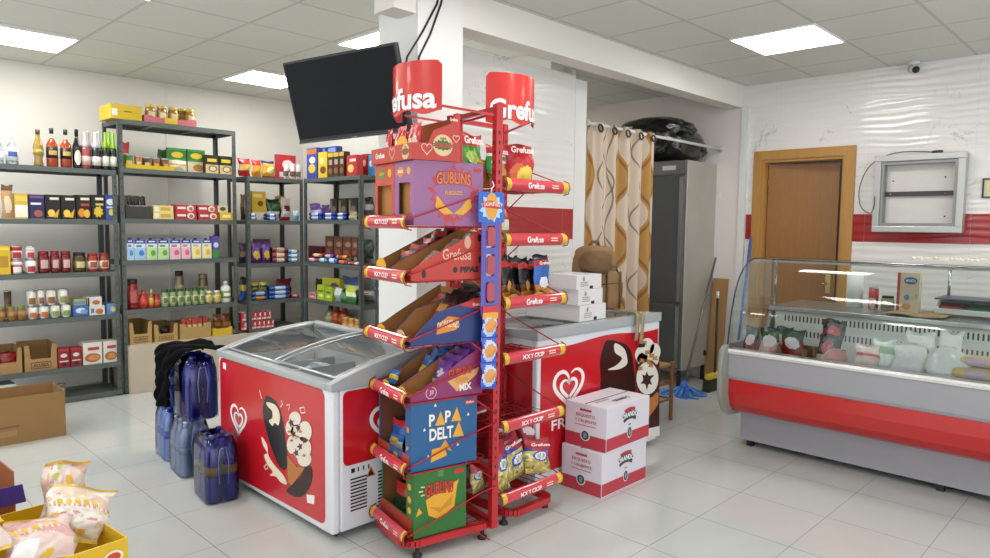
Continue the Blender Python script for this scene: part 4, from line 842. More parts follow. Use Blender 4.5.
# ------------------------------------------------------------------ water packs and coat beside the nearer freezer
m_blue = M('#16217f', .08, coat=.6); m_blue2 = M('#2740a8', .15); m_film2 = thin_glass((.50, .54, .90, 1), 1.3, 'blue_shrink_film'); m_film = thin_glass((.84, .87, .98, 1), 1.0, 'shrink_film'); m_clear = M('#8f9fb4', .08, coat=.5)
def water_pack(label, x, y, z, nx, ny, r, h, mat, capm, rz=0, lbl='#d6a82e'):
    o = thing('water_pack', label, 'water pack', (x, y, z), rz, 'shrink wrapped water packs')
    pf = [(r*.7, 0), (r*.96, .012), (r, .03), (r*.94, h*.3), (r, h*.36), (r*.94, h*.5), (r, h*.58), (r*.9, h*.72), (r*.5, h*.86), (r*.38, h*.9)]
    bp = None
    for i in range(nx):
        for j in range(ny):
            cx, cy = (i-(nx-1)/2)*2*r, (j-(ny-1)/2)*2*r
            if bp is None:
                bp = MB().lathe(pf, mat, 12).build('bottle', o); cp = MB().lathe([(r*.42, h*.895), (r*.42, h*.985), (r*.3, h)], capm, 10).build('bottle_cap', bp)
                if lbl: MB().lathe([(r*1.01, h*.42), (r*1.01, h*.56)], P(lbl) if lbl != 'x' else mat, 12).build('bottle_label', bp)
                bp.location = (cx, cy, 0)
            else: place(copy_tree(bp, o), (cx, cy, 0))
    X, Y = nx*r+.004, ny*r+.004; w = MB(); ring = rrect(0, 0, 2*X, 2*Y, r*.8, 6); n = len(ring)
    lv = [(1, .01), (1.0, h*.3), (.985, h*.6), (.96, h*.78), (.80, h*.97), (.4, h*1.012)]
    w.add([(px_*s, py_*s, zz) for s, zz in lv for px_, py_ in ring], [(k*n+i, k*n+(i+1) % n, (k+1)*n+(i+1) % n, (k+1)*n+i) for k in range(len(lv)-1) for i in range(n)], m_film2 if mat is m_blue else m_film, True); w.build('shrink_film', o)
    s_ = MB().tube([(-X*.25, -Y-.002, h*.30), (-X*.32, -Y-.004, h*.6), (-X*.2, -Y*.99, h*.82), (X*.15, -Y*.98, h*.84), (X*.3, -Y-.003, h*.6), (X*.22, -Y-.002, h*.28)], .0035, M('#5d6cb8', .15), 6); s_.build('carry_strap', o)
    return o
water_pack('deep blue water pack standing on the floor, closest to the red front', 1.60, 3.70, 0, 2, 3, .043, .36, m_blue, M('#18246e', .3), -.12)
water_pack('blue water pack behind the front one, with clear film', 1.655, 4.19, 0, 2, 3, .043, .33, m_clear, M('#c6d0dc', .3), -.1, 'x')
water_pack('light blue water pack at the far end of the row', 1.70, 4.55, 0, 2, 3, .043, .34, M('#7f9cd0', .1, coat=.5), M('#2c49b4', .3), -.1, '#3f63c0')
water_pack('blue water pack stacked on the middle pack, under the coat', 1.69, 4.17, .335, 2, 3, .045, .38, m_blue, M('#18246e', .3), -.1, None)
water_pack('blue water pack stacked at the far end, half under the coat', 1.72, 4.55, .345, 2, 3, .043, .34, m_blue2, M('#22369a', .3), -.1, '#9fb6e0')
q = random.Random(5)
COATM = M('#08080a', 1.0, bump=.3, bscale=90); COATM.node_tree.nodes['Principled BSDF'].inputs['Specular IOR Level'].default_value = .15
ct = MB()
path = [(1.80, 4.12, .745), (1.74, 4.15, .765), (1.66, 4.20, .760), (1.60, 4.25, .735), (1.572, 4.29, .66), (1.562, 4.30, .57), (1.555, 4.29, .47), (1.548, 4.27, .39)]
def coatf(u, v):
    i = v*(len(path)-1); k = min(int(i), len(path)-2); f = i-k; p = Vector(path[k]).lerp(Vector(path[k+1]), f); w_ = .36-.22*v
    n_ = .016*math.sin(11*u+9*v)+.010*math.sin(23*u-17*v)+.008*math.sin(31*v+5*u); up_ = max(0, 1-v*2.2)
    return (p.x-n_*(1-up_)-.012*(1-up_), p.y+(u-.5)*w_*1.1+.012*math.sin(13*v+2*u), p.z+n_*up_+.012-.10*abs(u-.5)**1.5*up_)
ct.grid(coatf, 22, 40, COATM); o = ct.build('coat'); md = o.modifiers.new('thick', 'SOLIDIFY'); md.thickness = .012; md.offset = 1; sb = o.modifiers.new('sub', 'SUBSURF'); sb.levels = sb.render_levels = 1
tag(o, 'black coat draped over the stacked blue water packs', 'coat')
# ------------------------------------------------------------------ snack racks
m_rack = M('#b81c24', .3, .1, coat=.3); m_lip = M('#cc3d4a', .12, coat=.6, var=.02); m_lipy = M('#d8b83a', .2, coat=.4); m_ink = P('#f1e9e6')
m_wire = M('#a81d24', .35, .2)
def rack(label, loc, rz, y0, y1, D, lips, top, posts, words, sign, base, low=None, xs=.02):
    """local: x towards the shelf lips, y along them"""
    o = thing('snack_rack', label, 'display rack', loc, rz, 'red snack racks')
    for py in posts:
        b = MB().box(-.0175, .0175, py-.0175, py+.0175, .05, top, m_rack)
        z = .3
        while z < top-.1: b.box(.0172, .0185, py-.004, py+.004, z, z+.018, m_blk).box(-.004, .004, py+.0172, py+.0185, z, z+.018, m_blk); z += .045
        b.build('post', o)
    bx0, bx1, by0, by1 = base; rr = .055
    ring = [(x, y, .064) for x, y in rrect((bx0+bx1)/2, (by0+by1)/2, bx1-bx0, by1-by0, rr, 5)]
    b = MB()
    n = len(ring)
    for i in range(n): b.bar(ring[i], ring[(i+1) % n], .036, .032, m_rack)
    b.build('base_frame', o)
    for x in (bx0+.05, bx1-.05):
        for y in (by0, by1): MB().lathe([(.022, 0), (.022, .012), (.009, .018), (.009, .0478)], m_blk, 12, (x, y, 0)).build('foot', o)
    for z in (top-.02, .32): MB().bar((0, posts[0], z), (0, posts[1], z), .022, .022, m_rack).build('crossbar', o)
    m_sg = M('#c92a24', .3, coat=.3)
    Y0 = y0
    for i, (z, wd) in enumerate(zip(lips, words)):
        y0 = Y0 if not (low and z < .8) else low; yw = y0+(.06 if xs > .02 else .004); b = MB(); L = y1-y0; zb = z-.02
        b.tube([(xs, yw, zb), (D, yw, zb), (D, y1-.004, zb), (xs, y1-.004, zb)], .004, m_wire, 6, True)
        for k in range(1, 8): b.tube([(xs, yw+(y1-yw)*k/8, zb), (D, yw+(y1-yw)*k/8, zb)], .0025, m_wire, 5)
        for x in (.12, .24, .36): b.tube([(x, yw, zb-.003), (x, y1-.004, zb-.003)], .0025, m_wire, 5)
        for y, py, sg_ in ((y0-.004 if xs < .03 else yw-.008, posts[0], -1), (y1+.004, posts[1], 1)):
            b.tube([(D+.012, y, z+.012), ((.075 if sg_ > 0 else .045), y, z+.135), ((.0, py+.022, z+.16) if sg_ > 0 else (.018, py, z+.16))], .0035, m_wire, 6)
            b.tube([(.0, py+.022, zb-.1), (.14, py+.022, zb)] if sg_ > 0 else [(.018, py, zb-.04), (.05, py, zb)], .0035, m_wire, 6)
        sh = b.build('shelf', o); r = .030
        lp = MB().grid(lambda u, v: (D+r*math.cos((v-.5)*2.7), y0+L*u, z+r*1.05*math.sin((v-.5)*2.7)), 12, 10, lambda u, v: m_lipy if (u < .10 or u > .91) else m_lip)
        lp.grid(lambda u, v: (D+(r-.003)*math.cos((v-.5)*2.7), y0+L*(1-u), z+(r-.003)*1.05*math.sin((v-.5)*2.7)), 1, 10, m_lip)
        lpo = lp.build('price_lip', sh)
        f = plane((D+r, (y0+y1)/2, z), (0, 1, 0), (0, 0, 1)); fc = lambda x, y, d, f=f: f(x, y, d)-Vector((1-math.sqrt(max(0, 1-(y/r)**2)), 0, 0))*r
        b = MB().text(fc, wd, -.02, 0, L*(.26 if wd == 'Grefusa' else .34), .030 if wd == 'Grefusa' else .022, m_ink, .0012, .035)
        b.build('lip_lettering', lpo); MB().flat(fc, rect(L*.27, .001, L*.11, .018), P('#d9d3b0'), .001).build('price_tag', lpo)
        for y in (y0, y1): MB().tube([(D-.005, y, z-.036), (D+.026, y, z-.03), (D+.036, y, z-.004), (D+.028, y, z+.026), (D-.002, y, z+.038)], .0028, m_wire, 6).build('lip_end_wire', sh)
    # curved header board
    cx, cy, R, ha, z0, z1 = sign
    def sg(u, v, k=0):
        a = ha*(1-2*u)*-1; zz = z0-.010*math.sin(u*17)*(1-v)*(1 if v < .2 else 0)+(z1-z0)*v
        cr = min(1, min(u, 1-u)/.05); zz -= .02*(1-cr)**2*(1 if v > .9 else 0)
        return (cx+(R+k)*math.cos(a), cy+(R+k)*math.sin(a), zz)
    b = MB().grid(sg, 26, 6, m_sg); b.grid(lambda u, v: sg(1-u, v, -.003), 26, 6, M('#9a1c22', .4)); so = b.build('header_sign', o)
    def ft(x, y, d): 
        a = x/R; return Vector((cx+(R+d)*math.cos(a), cy+(R+d)*math.sin(a), z0+y))
    MB().text(ft, 'Grefusa', 0, .062, 2*ha*R*.90, .098, m_ink, .004, .03).build('lettering', so)
    for k_ in (0, 1): MB().bar((cx+R*math.cos(ha)-.004, cy+(2*k_-1)*R*math.sin(ha)*.9, z0+.03), (0, posts[k_], top-.05), .008, .010, m_rack).build('sign_bracket', o)
    return o
TH = math.radians(168.2); LO = Vector((2.33, 2.28, 0)); LX = Vector((math.cos(TH), math.sin(TH), 0)); LY = Vector((-math.sin(TH), math.cos(TH), 0))
def RL(x, y, z): return LO+LX*x+LY*y+Vector((0, 0, z))
ZL = [1.513, 1.27, .98, .73, .41, .10]
SL_ = 'MIX Y CRISP'
rack('red snack rack with stacked carton displays, standing beside the near freezer', LO, TH, -.435, 0, .447, ZL, 2.06, (-.36, .0), [SL_, SL_, SL_, 'Grefusa', 'Grefusa', 'Grefusa'], (.18, -.215, .225, 1.08, 2.0, 2.225), (.0, .45, -.355, -.015), -.365)
ZR = [1.70, 1.435, 1.128, .855, .52, .155]
rack('red snack rack with pillow bags, its lips facing the counter', (2.39, 2.75, 0), -PI/2, 0, .47, .445, ZR, 2.07, (.075, .47), ['Grefusa', 'Grefusa', 'Grefusa', SL_, SL_, SL_], (.20, .20, .196, 1.05, 2.01, 2.245), (.01, .455, .085, .40), None, .085)

# ---- cartons on the left rack (local x to the lips, y along them)
def rthing(name, lb, cat, x, y, z, group=None): return thing(name, lb, cat, RL(x, y, z), TH, group)
def near(D, y=0): return plane((D, y, 0), (-1, 0, 0), (0, 0, 1))     # side that faces the viewer, u from the front edge to the back
def frontf(D, y0): return plane((D, y0, 0), (0, 1, 0), (0, 0, 1))
def open_box(name, lb, x0, D, y0, W, z, h, col, inner, win, group='display cartons on the red rack', top=True):
    """upright display carton: front with a cut out window; origin at its back near lower corner"""
    o = rthing(name, lb, 'display box', x0, y0, z, group); m = P(col); mi = M(inner, .8); t = .004; b = MB()
    b.box(0, D, -t, 0, 0, h, m); b.box(0, D, -W, -W+t, 0, h, m); b.box(0, t, -W+t, -t, 0, h, mi); b.box(t, D, -W+t, -t, 0, t, mi)
    b.box(t, D-t, -t-.002, -t-.0005, t, h-t, mi); b.box(t, D-t, -W+t+.0005, -W+t+.002, t, h-t, mi)
    if top: b.box(0, D, -W+t, -t, h-t, h, m)
    wy0, wy1, wz0, wz1 = win
    for a in ((-W+t, -t, 0, wz0), (-W+t, -t, wz1, h)): 
        if a[3]-a[2] > .003: b.box(D-t, D, *a, m)
    for a in ((-W+t, wy0, wz0, wz1), (wy1, -t, wz0, wz1)):
        if a[1]-a[0] > .003: b.box(D-t, D, *a, m)
    if top: b.box(D-.032, D-.029, -W+t+.003, -t-.003, .005, h-.006, M('#a8743f', .8))
    b.build('carton', o); return o
def sloped_tray(name, lb, z, y0, W, prof, col, inner, x0=.06, tab='#dfa02c'):
    """open tray whose side walls rise to the back; prof = (x, h) from the front"""
    o = rthing(name, lb, 'display tray', 0, y0, z, 'sloped snack trays on the red rack'); m = P(col); mi = M(inner, .8, var=.05); t = .004; b = MB()
    pl = [(x0, 0), (prof[0][0], 0)]+prof
    for a, c in ((-t, 0), (-W, -W+t)):
        b.prism(pl, a, c, m, lambda x, zz, d: Vector((x, d, zz)))
    for a, c in ((-t-.0015, -t), (-W+t, -W+t+.0015)): b.prism([(x, max(.004, zz-.003) if zz else zz) for x, zz in pl], a, c, mi, lambda x, zz, d: Vector((x, d, zz)))
    F = prof[0][0]; hf = prof[0][1]; b.box(F-t, F, -W, 0, 0, hf, m); b.box(x0, x0+t, -W, 0, 0, prof[-1][1]-.01, mi); b.box(x0, F, -W+t, -t, 0, t, mi); b.build('carton', o)
    if tab:
        f = frontf(F, -W/2); MB().prism(ell(0, hf-.004, W*.27, W*.24, 14, 0, PI), -.003, 0, P(tab), f).build('front_tab', o)
    return o
def deco(o, fr, fn, name='printed_picture'):
    b = MB(); fn(b, fr); b.build(name, o)
YE = P('#e2a32e'); RD = P('#c0302c'); WH = P('#efe6dc'); OR = P('#d9822b')
# top level: purple and orange-red cartons, red tray on both
o = open_box('display_carton', 'purple snack carton with flaming yellow crisps and red lettering', .07, .355, -.012, .195, 1.4976, .285, '#95608c', '#8a5a36', (-.15, -.035, .05, .19))
def d(b, f):
    D = .355
    b.flat(f, splat(D*.56, .14, .112, .124, 18, .25, 2), P('#c23a34'), .001); b.flat(f, splat(D*.56, .145, .098, .104, 18, .22, 3), P('#95608c'), .0016)
    for sx in (-1, 1): b.flat(f, [(D*.56+sx*a_, z_) for a_, z_ in ((0, .055), (.05, .05), (.095, .085), (.085, .135), (.04, .085))][::sx], YE, .0022)
    b.text(f, 'GUBLINS', D*.56, .207, .185, .06, P('#7d2a34'), .0026, .09, arch=.008); b.text(f, 'GUBLINS', D*.56, .207, .178, .054, P('#d8703a'), .003, .03, arch=.008)
    b.text(f, 'FUEGAZO', D*.56, .148, .09, .018, YE, .003, .02); b.flat(f, rect(D*.91, .255, .04, .016), RD, .001)
deco(o, near(.355), d)
deco(o, frontf(.355, -.1), lambda b, f: (b.flat(f, splat(-.03, .238, .035, .024, 8, .3, 4), OR, .001), b.text(f, 'GUBLINS', -.03, .24, .05, .014, WH, .002), b.flat(f, ell(.05, .24, .017, .017), YE, .001)))
o = open_box('display_carton', 'orange red snack carton with window, beside the purple carton', .07, .355, -.212, .205, 1.4976, .285, '#bf4a32', '#9a6238', (-.18, -.03, .03, .185))
deco(o, frontf(.355, -.1), lambda b, f: (b.flat(f, splat(-.03, .238, .045, .026, 8, .3, 5), P('#5f7a3a'), .001), b.text(f, 'GUBLINS', -.03, .24, .06, .016, YE, .002), b.flat(f, ell(.055, .24, .02, .02), YE, .001)))
o = rthing('display_tray', 'red upper tray with heart outlines and round snack badges', 'display tray', .20, -.003, 1.7836, 'sloped snack trays on the red rack')
m = P('#b83a30'); mi = M('#a3622f', .8); b = MB(); W = .42; pf = [(.243, 0), (.243, .07), (.16, .075), (.135, .13), (.05, .165), (.02, .215), (0, .215), (0, 0)]
for a, c in ((-.004, 0), (-W, -W+.004)): b.prism(pf, a, c, m, lambda x, zz, dd: Vector((x, dd, zz)))
b.box(.239, .243, -W+.004, -.004, 0, .07, m); b.box(0, .004, -W+.004, -.004, 0, .20, mi); b.box(.004, .239, -W+.004, -.004, 0, .004, mi); b.build('carton', o)
def badge(b, f, x, y, r):
    b.flat(f, ell(x, y, r, r*.95), P('#d8b98c'), .001); b.flat(f, splat(x, y, r*1.0, r*.42, 14, .3, 6), P('#3f6a34'), .0016); b.text(f, 'GUBLINS', x, y, r*1.7, r*.4, P('#b8452f'), .0024, .06); b.text(f, 'mini', x, y+r*.6, r*.6, r*.2, P('#3a4a2a'), .002)
def hrt(b, f, x, y, s): b.ribbon(f, [(x+p*s, y+q_*s*.9) for p, q_ in heart_pts(1, 0, 2*PI, 24)], .004, P('#e0b0a0'), .001, True)
deco(o, near(.243), lambda b, f: (badge(b, f, .155, .068, .050), hrt(b, f, .075, .045, .028), b.text(f, 'Grefusa', .21, .185, .04, .014, WH, .001), hrt(b, f, .222, .10, .018)))
deco(o, frontf(.243, -.21), lambda b, f: (badge(b, f, .155, .035, .036), hrt(b, f, .02, .034, .03), b.text(f, 'Grefusa', -.11, .036, .10, .026, WH, .001)))
MB().prism([(x, z+.062) for x, z in ell(0, 0, .055, .045, 14, 0, PI)], -.003, 0, YE, frontf(.235, -.11)).build('front_tab', o)
# second level: seed trays
o = sloped_tray('seed_tray', 'red sloped tray of sunflower seed packs lettered in white', 1.2546, -.012, .200, [(.440, .045), (.376, .085), (.08, .228), (.06, .228)], '#bb3a2e', '#a3703f', tab=None)
def d(b, f):
    b.text(f, 'Grefusa', .235, .115, .15, .052, P('#e3b39a'), .001, .01); b.text(f, 'PIPAS', .30, .045, .10, .028, P('#241a18'), .0014, .05, .1)
    for x, z in ((.065, .03), (.36, .09), (.355, .19)): b.flat(f, ell(x, z, .011, .018), P('#2a1a16'), .001)
    b.flat(f, ell(.29, .17, .018, .03), P('#d8a08a'), .001); b.flat(f, ell(.225, .045, .012, .014), P('#241a18'), .001)
deco(o, near(.440), d)
sloped_tray('seed_tray', 'dark sloped seed tray behind the red lettered one', 1.2546, -.218, .205, [(.440, .045), (.376, .085), (.08, .228), (.06, .228)], '#3a2a26', '#a3703f')
# third level
o = sloped_tray('snack_tray', 'navy blue sloped tray with orange arched lettering', .9646, -.012, .200, [(.440, .02), (.31, .145), (.06, .21)], '#27356e', '#a3703f', tab='#dba882')
def d(b, f):
    b.flat(f, [(.14, .145), (.392, .21), (.392, .215)], RD, .001); b.flat(f, [(.25, .172), (.392, .14), (.392, .21)], RD, .0011)
    b.flat(f, [(.13, .045), (.235, .06), (.25, .115), (.19, .125), (.135, .09)], OR, .0012); b.text(f, 'CACAHUETAZO', .19, .082, .115, .032, P('#f0dfc0'), .002, .02, arch=.010); b.text(f, 'Grefusa', .345, .172, .05, .014, WH, .0016)
deco(o, near(.440), d)
o = sloped_tray('snack_tray', 'dark green sloped tray behind the navy one', .9646, -.218, .205, [(.440, .02), (.31, .10), (.06, .235)], '#33592c', '#a3703f')
deco(o, near(.440), lambda b, f: b.text(f, 'Grefusa', .34, .18, .06, .018, P('#d8503c'), .001))
o = carton_mesh(.19, .03, .255, '#1d1b1c', [('t', '#d8d4d0', 0, .86, .86, .12, 'MasterCorn'), ('r', '#6a4a2a', 0, .74, .8, .03)]).build('corn_carton'); place(o, RL(.056, -.125, .9646), TH+PI/2); tag(o, 'black carton with white corn lettering behind the green tray', 'display box')
# fourth level
o = sloped_tray('snack_tray', 'purple sloped tray with chips mix lettering', .7146, -.012, .168, [(.440, .02), (.06, .228)], '#8a2f62', '#a87440')
def d(b, f):
    b.flat(f, [(.19, .075), (.24, .022), (.345, .09), (.36, .125)], P('#d9a060'), .001); b.text(f, 'GUBLINS', .255, .115, .125, .04, P('#7a1f2a'), .0016, .09, rot=.12); b.text(f, 'GUBLINS', .255, .115, .12, .036, P('#d8553a'), .002, .02, rot=.12)
    b.text(f, 'Chips', .265, .075, .07, .032, OR, .0022, .03, rot=.12); b.text(f, 'MIX', .285, .040, .065, .032, WH, .0022, .04, rot=.08)
    b.ribbon(f, ell(.105, .032, .026, .026, 20), .004, P('#e0b0b8'), .001, True); b.text(f, 'JI', .105, .032, .022, .024, P('#e0b0b8'), .001); b.text(f, 'Grefusa', .345, .18, .05, .014, RD, .0016)
deco(o, near(.440), d)
sloped_tray('snack_tray', 'dark maroon sloped tray behind the purple one', .7146, -.183, .168, [(.440, .02), (.06, .228)], '#5a2440', '#9c6a3a')
# fifth and sixth level
o = open_box('display_carton', 'blue triangle crisp carton with large open window', .089, .345, -.014, .34, .3946, .308, '#255a8c', '#6e4028', (-.33, -.055, .075, .30), top=False)
def d(b, f):
    tri = lambda x, y, s, m_, dd=.0016: b.flat(f, [(x-s*.5, y-s*.55), (x+s*.5, y-s*.6), (x+s*.05, y+s*.6)], m_, dd)
    b.text(f, 'P', .105, .225, .030, .055, WH, .001, .03); tri(.147, .228, .055, YE); b.text(f, 'P', .188, .232, .030, .055, WH, .001, .03); tri(.232, .236, .055, YE)
    b.text(f, 'DELT', .155, .158, .125, .056, WH, .001, .03); tri(.243, .165, .062, YE)
    b.flat(f, [(.10, .03), (.185, .05), (.17, .095), (.105, .09)], YE, .001); b.flat(f, [(.15, .095), (.21, .065), (.175, .125)], P('#d2952a'), .0014)
    for x, y in ((.06, .18), (.08, .055), (.29, .22), (.235, .085), (.115, .285)): b.flat(f, [(x, y), (x+.014, y+.002), (x+.006, y+.016)], WH, .001)
    b.flat(f, rect(.305, .285, .05, .022), RD, .001); b.text(f, 'Grefusa', .305, .285, .042, .012, WH, .002)
deco(o, near(.345), d)
def d(b, f):
    b.flat(f, rect(.17, .037, .336, .07), P('#b8432f'), .001); b.flat(f, rect(.20, .037, .13, .07), P('#255a8c'), .0016); b.flat(f, ell(.2, .037, .025, .022), OR, .002)
    b.flat(f, ell(.325, .19, .014, .014), OR, .001); b.flat(f, [(.31, .09), (.335, .11), (.312, .115)], YE, .001)
deco(o, frontf(.345, -.354), d)
o = open_box('display_carton', 'green snack carton with open window, on the lowest shelf', .144, .275, -.014, .34, .0846, .298, '#2f6b2e', '#7a4a28', (-.33, -.075, .085, .285), top=False)
def d(b, f):
    b.flat(f, [(.06, .17), (.235, .235), (.225, .205), (.21, .11), (.13, .065), (.075, .095)], YE, .001); b.text(f, 'GUBLINS', .13, .205, .15, .062, P('#6a1f1c'), .0016, .1, arch=.012); b.text(f, 'GUBLINS', .13, .205, .145, .056, P('#d1432f'), .0022, .02, arch=.012)
    b.flat(f, [(.08, .135), (.14, .12), (.205, .17), (.195, .125), (.13, .095)], P('#c98a24'), .0014)
    for x, y, r_ in ((.035, .235, .5), (.025, .215, .2), (.035, .195, -.2)): b.ribbon(f, [(x, y), (x+.02, y-.006*r_)], .006, P('#d8dca0'), .001)
    b.flat(f, rect(.235, .275, .05, .02), RD, .001); b.flat(f, rect(.137, .282, .03, .03), P('#4d8a4a'), .001); b.flat(f, [(.01, .1), (.045, .115), (.025, .14)], YE, .001)
deco(o, near(.275), d)
deco(o, frontf(.275, -.354), lambda b, f: (b.flat(f, rect(.17, .042, .336, .08), P('#a93a2c'), .001), [b.flat(f, ell(.312, z_, .018, .016), YE, .001) for z_ in (.12, .17, .23)]))
# small packs in the trays and cartons
sm = {'seed': bands((.12, '#c63038'), (.3, '#e0d3c8'), (.75, '#2b2226'), (1, '#b8343a'), spot=[(.5, .5, .25, .15, '#7a5aa0')]), 'pink': bands((.3, '#d9c4bb'), (.6, '#b8303a'), (1, '#d6b8b0')), 'green': bands((.2, '#7c2a24'), (.7, '#4d6a34'), (1, '#a83a30')),
      'peanut': bands((.3, '#b03a2c'), (.6, '#5a2c28'), (1, '#37282a'), spot=[(.5, .35, .3, .15, '#c98a3a')]), 'purple': bands((.25, '#c8b83a'), (.6, '#5c3a8a'), (1, '#7a4aa0'), spot=[(.5, .55, .25, .12, '#d8c8e0')]), 'blue': bands((.3, '#3f78b8'), (.6, '#c9b43a'), (1, '#2f5fa8')),
      'papa': bands((.25, '#dfe2e6'), (.5, '#2f6fc0'), (.75, '#2858a8'), (1, '#c0323a'), spot=[(.5, .3, .3, .12, '#e0b43a')]), 'gub': bands((.25, '#3d5a34'), (.6, '#2f3a2c'), (.8, '#c63a2c'), (1, '#b8342c')), 'red': bands((.16, '#b8262e'), (.6, '#b8262e'), (1, '#c02a30'), spot=[(.5, .42, .36, .26, '#ead6c8')])}
packs = {}
def small(kind, lb, x, y, z, w, h, t, lean, rz, group, seed=1):
    k = (kind, w, h, seed)
    if k not in packs: packs[k] = pack_mesh(w, h, t, sm[kind], seed, 8, 10).build('snack_pack'); o = packs[k]
    else: o = copy_tree(packs[k])
    place(o, RL(x, y, z), TH+PI/2+rz, -lean); tag(o, lb, 'snack pack', group)
for i in range(5): small('red', f"red snack pack with pale badge, {ORD[i]} from the far end of the upper red tray", .40-.016*(i % 2), -.37+.072*i, 1.792, .068, .165, .03, .10, .05*(i-2), 'red packs in the upper tray', i % 2)
zt = lambda z, x, s_=.508, h0=.045: z+h0+(.44-x)*s_
for i in range(5): small('seed', f"dark seed pack standing in the dark tray, {ORD[i]} from its front", .37-.06*i, -.315, zt(1.255, .37-.06*i)-.085, .13, .14, .03, .35, .15*(i % 2)-.1, 'dark seed packs', i % 2)
for i in range(6): small('pink', f"pink and red seed pack heaped in the red lettered tray, {ORD[i]} from its front", .385-.055*i, -.112, zt(1.255, .385-.055*i)-.062, .14, .13, .03, .75, .2*(i % 2)-.1, 'pink seed packs', i % 2)
for i in range(4): small('green', f"green and red pack in the dark green tray, {ORD[i]} from its front", .25-.045*i, -.318, zt(.965, .25-.045*i, .5, .02)-.075, .14, .13, .03, .55, .1*(i-1), 'packs in the green tray', i % 2)
for i in range(4): small('peanut', f"brown peanut pack in the navy tray, {ORD[i]} from its front", .25-.05*i, -.112, .965+.165-.05+.012*i, .14, .13, .03, .6, .12*(i % 2), 'packs in the navy tray', i % 2)
for i in range(4): small('blue', f"blue and yellow pack in the maroon tray, {ORD[i]} from its front", .27-.05*i, -.266, zt(.715, .27-.05*i, .547, .02)-.085, .12, .14, .03, .4, .12*(i-1), 'packs in the maroon tray', i % 2)
small('blue', 'small blue pack lying at the front of the maroon tray', .40, -.315, .745, .07, .07, .03, .5, .2, 'packs in the maroon tray')
for i in range(5): small('purple', f"purple pack with yellow foot in the chips mix tray, {ORD[i]} from its front", .27-.045*i, -.096, zt(.715, .27-.045*i, .547, .02)-.085, .13, .14, .03, .35, .12*(i % 2), 'packs in the purple tray', i % 2)
for i, (x, y, z, a, r) in enumerate(((.405, -.28, .425, .2, .15), (.40, -.16, .43, .2, -.2), (.36, -.24, .47, .25, .1), (.35, -.12, .50, .25, -.1), (.30, -.26, .50, .3, 0))):
    small('papa', ['blue white crisp pack at the far front of the blue carton', 'blue white crisp pack at the near front of the blue carton', 'blue white crisp pack in the second layer of the blue carton', 'blue white crisp pack with red top, highest in the blue carton', 'blue white crisp pack at the back of the blue carton'][i], x-.01, y, z, .11, .14, .03, a, r, 'packs in the blue carton', i % 2)
for i, (x, y, z, a, r) in enumerate(((.385, -.28, .11, .2, .15), (.38, -.16, .11, .2, -.2), (.345, -.23, .15, .25, .1), (.33, -.12, .17, .25, -.1))):
    small('gub', ['dark green snack pack at the far front of the green carton', 'dark green snack pack at the near front of the green carton', 'green red snack pack in the second layer of the green carton', 'green red snack pack, highest in the green carton'][i], x-.01, y, z, .11, .14, .03, a, r, 'packs in the green carton', i % 2)
# hanging strip of nut packs on the near post
o = thing('hanging_strip', 'purple hanging strip of peanut packs with picture card on top, hooked to the rack post', 'hanging strip', RL(.05, .026, .74), TH)
f = plane((0, 0, 0), (-1, 0, 0), (0, 0, 1)); m_vi = M('#3d35a0', .2, coat=.5)
st = MB()
for a in ((-.05, .05, .35, .405), (-.05, -.022, .405, .78), (.022, .05, .405, .78), (-.022, .022, .50, .53), (-.022, .022, .63, .66), (-.022, .022, .76, .78)):
    st.prism([(a[0], a[2]), (a[1], a[2]), (a[1], a[3]), (a[0], a[3])], 0, .002, m_vi, f)
st.build('strip', o)
rb = MB()
for z in (.455, .58, .71): rb.prism(rrect(0, z, .042, .09, .018), .0022, .010, M('#a02434', .2, coat=.4), f)
rb.build('seed_window', o)
cb = MB().prism(rrect(.0, .845, .14, .14, .008), .003, .006, P('#2f62c0'), f); cb.flat(f, splat(0, .845, .058, .058, 12, .25, 9), P('#a9d0f0'), .0066)
cb.flat(f, ell(0, .85, .034, .062), P('#e09a3a'), .0076); cb.flat(f, [(-.05, .845), (.05, .838), (.05, .862), (0, .876), (-.052, .87)], P('#c83a32'), .0084); cb.text(f, 'CACAHUETAZO', 0, .857, .088, .018, WH, .0092, .02, arch=.004); cb.build('picture_card', o)
MB().tube([Vector(f(0, .91, .004)), Vector(f(.0, .93, .004)), Vector(f(.016, .945, .0)), Vector(f(.008, .965, -.002))], .003, P('#e8e0e4'), 6).build('hook', o)
for i in range(3):
    pk = pack_mesh(.085, .125, .022, bands((.1, '#2c46b0'), (.75, '#3a62c8'), (1, '#4a5cc0'), spot=[(.5, .5, .36, .28, '#d8934a'), (.5, .5, .46, .42, '#b8cdea')]), 4, 10, 12); pk.v = [(-x, -y+.012, z) for x, y, z in pk.v]; pp = pk.build('nut_pack', o); pp.location = (0, 0, .0+.118*i)
MB().prism(rect(0, .365, .085, .05), .004, .008, P('#c8343a'), f).flat(f, rect(0, .345, .085, .03), YE, .0086).build('price_header', o)
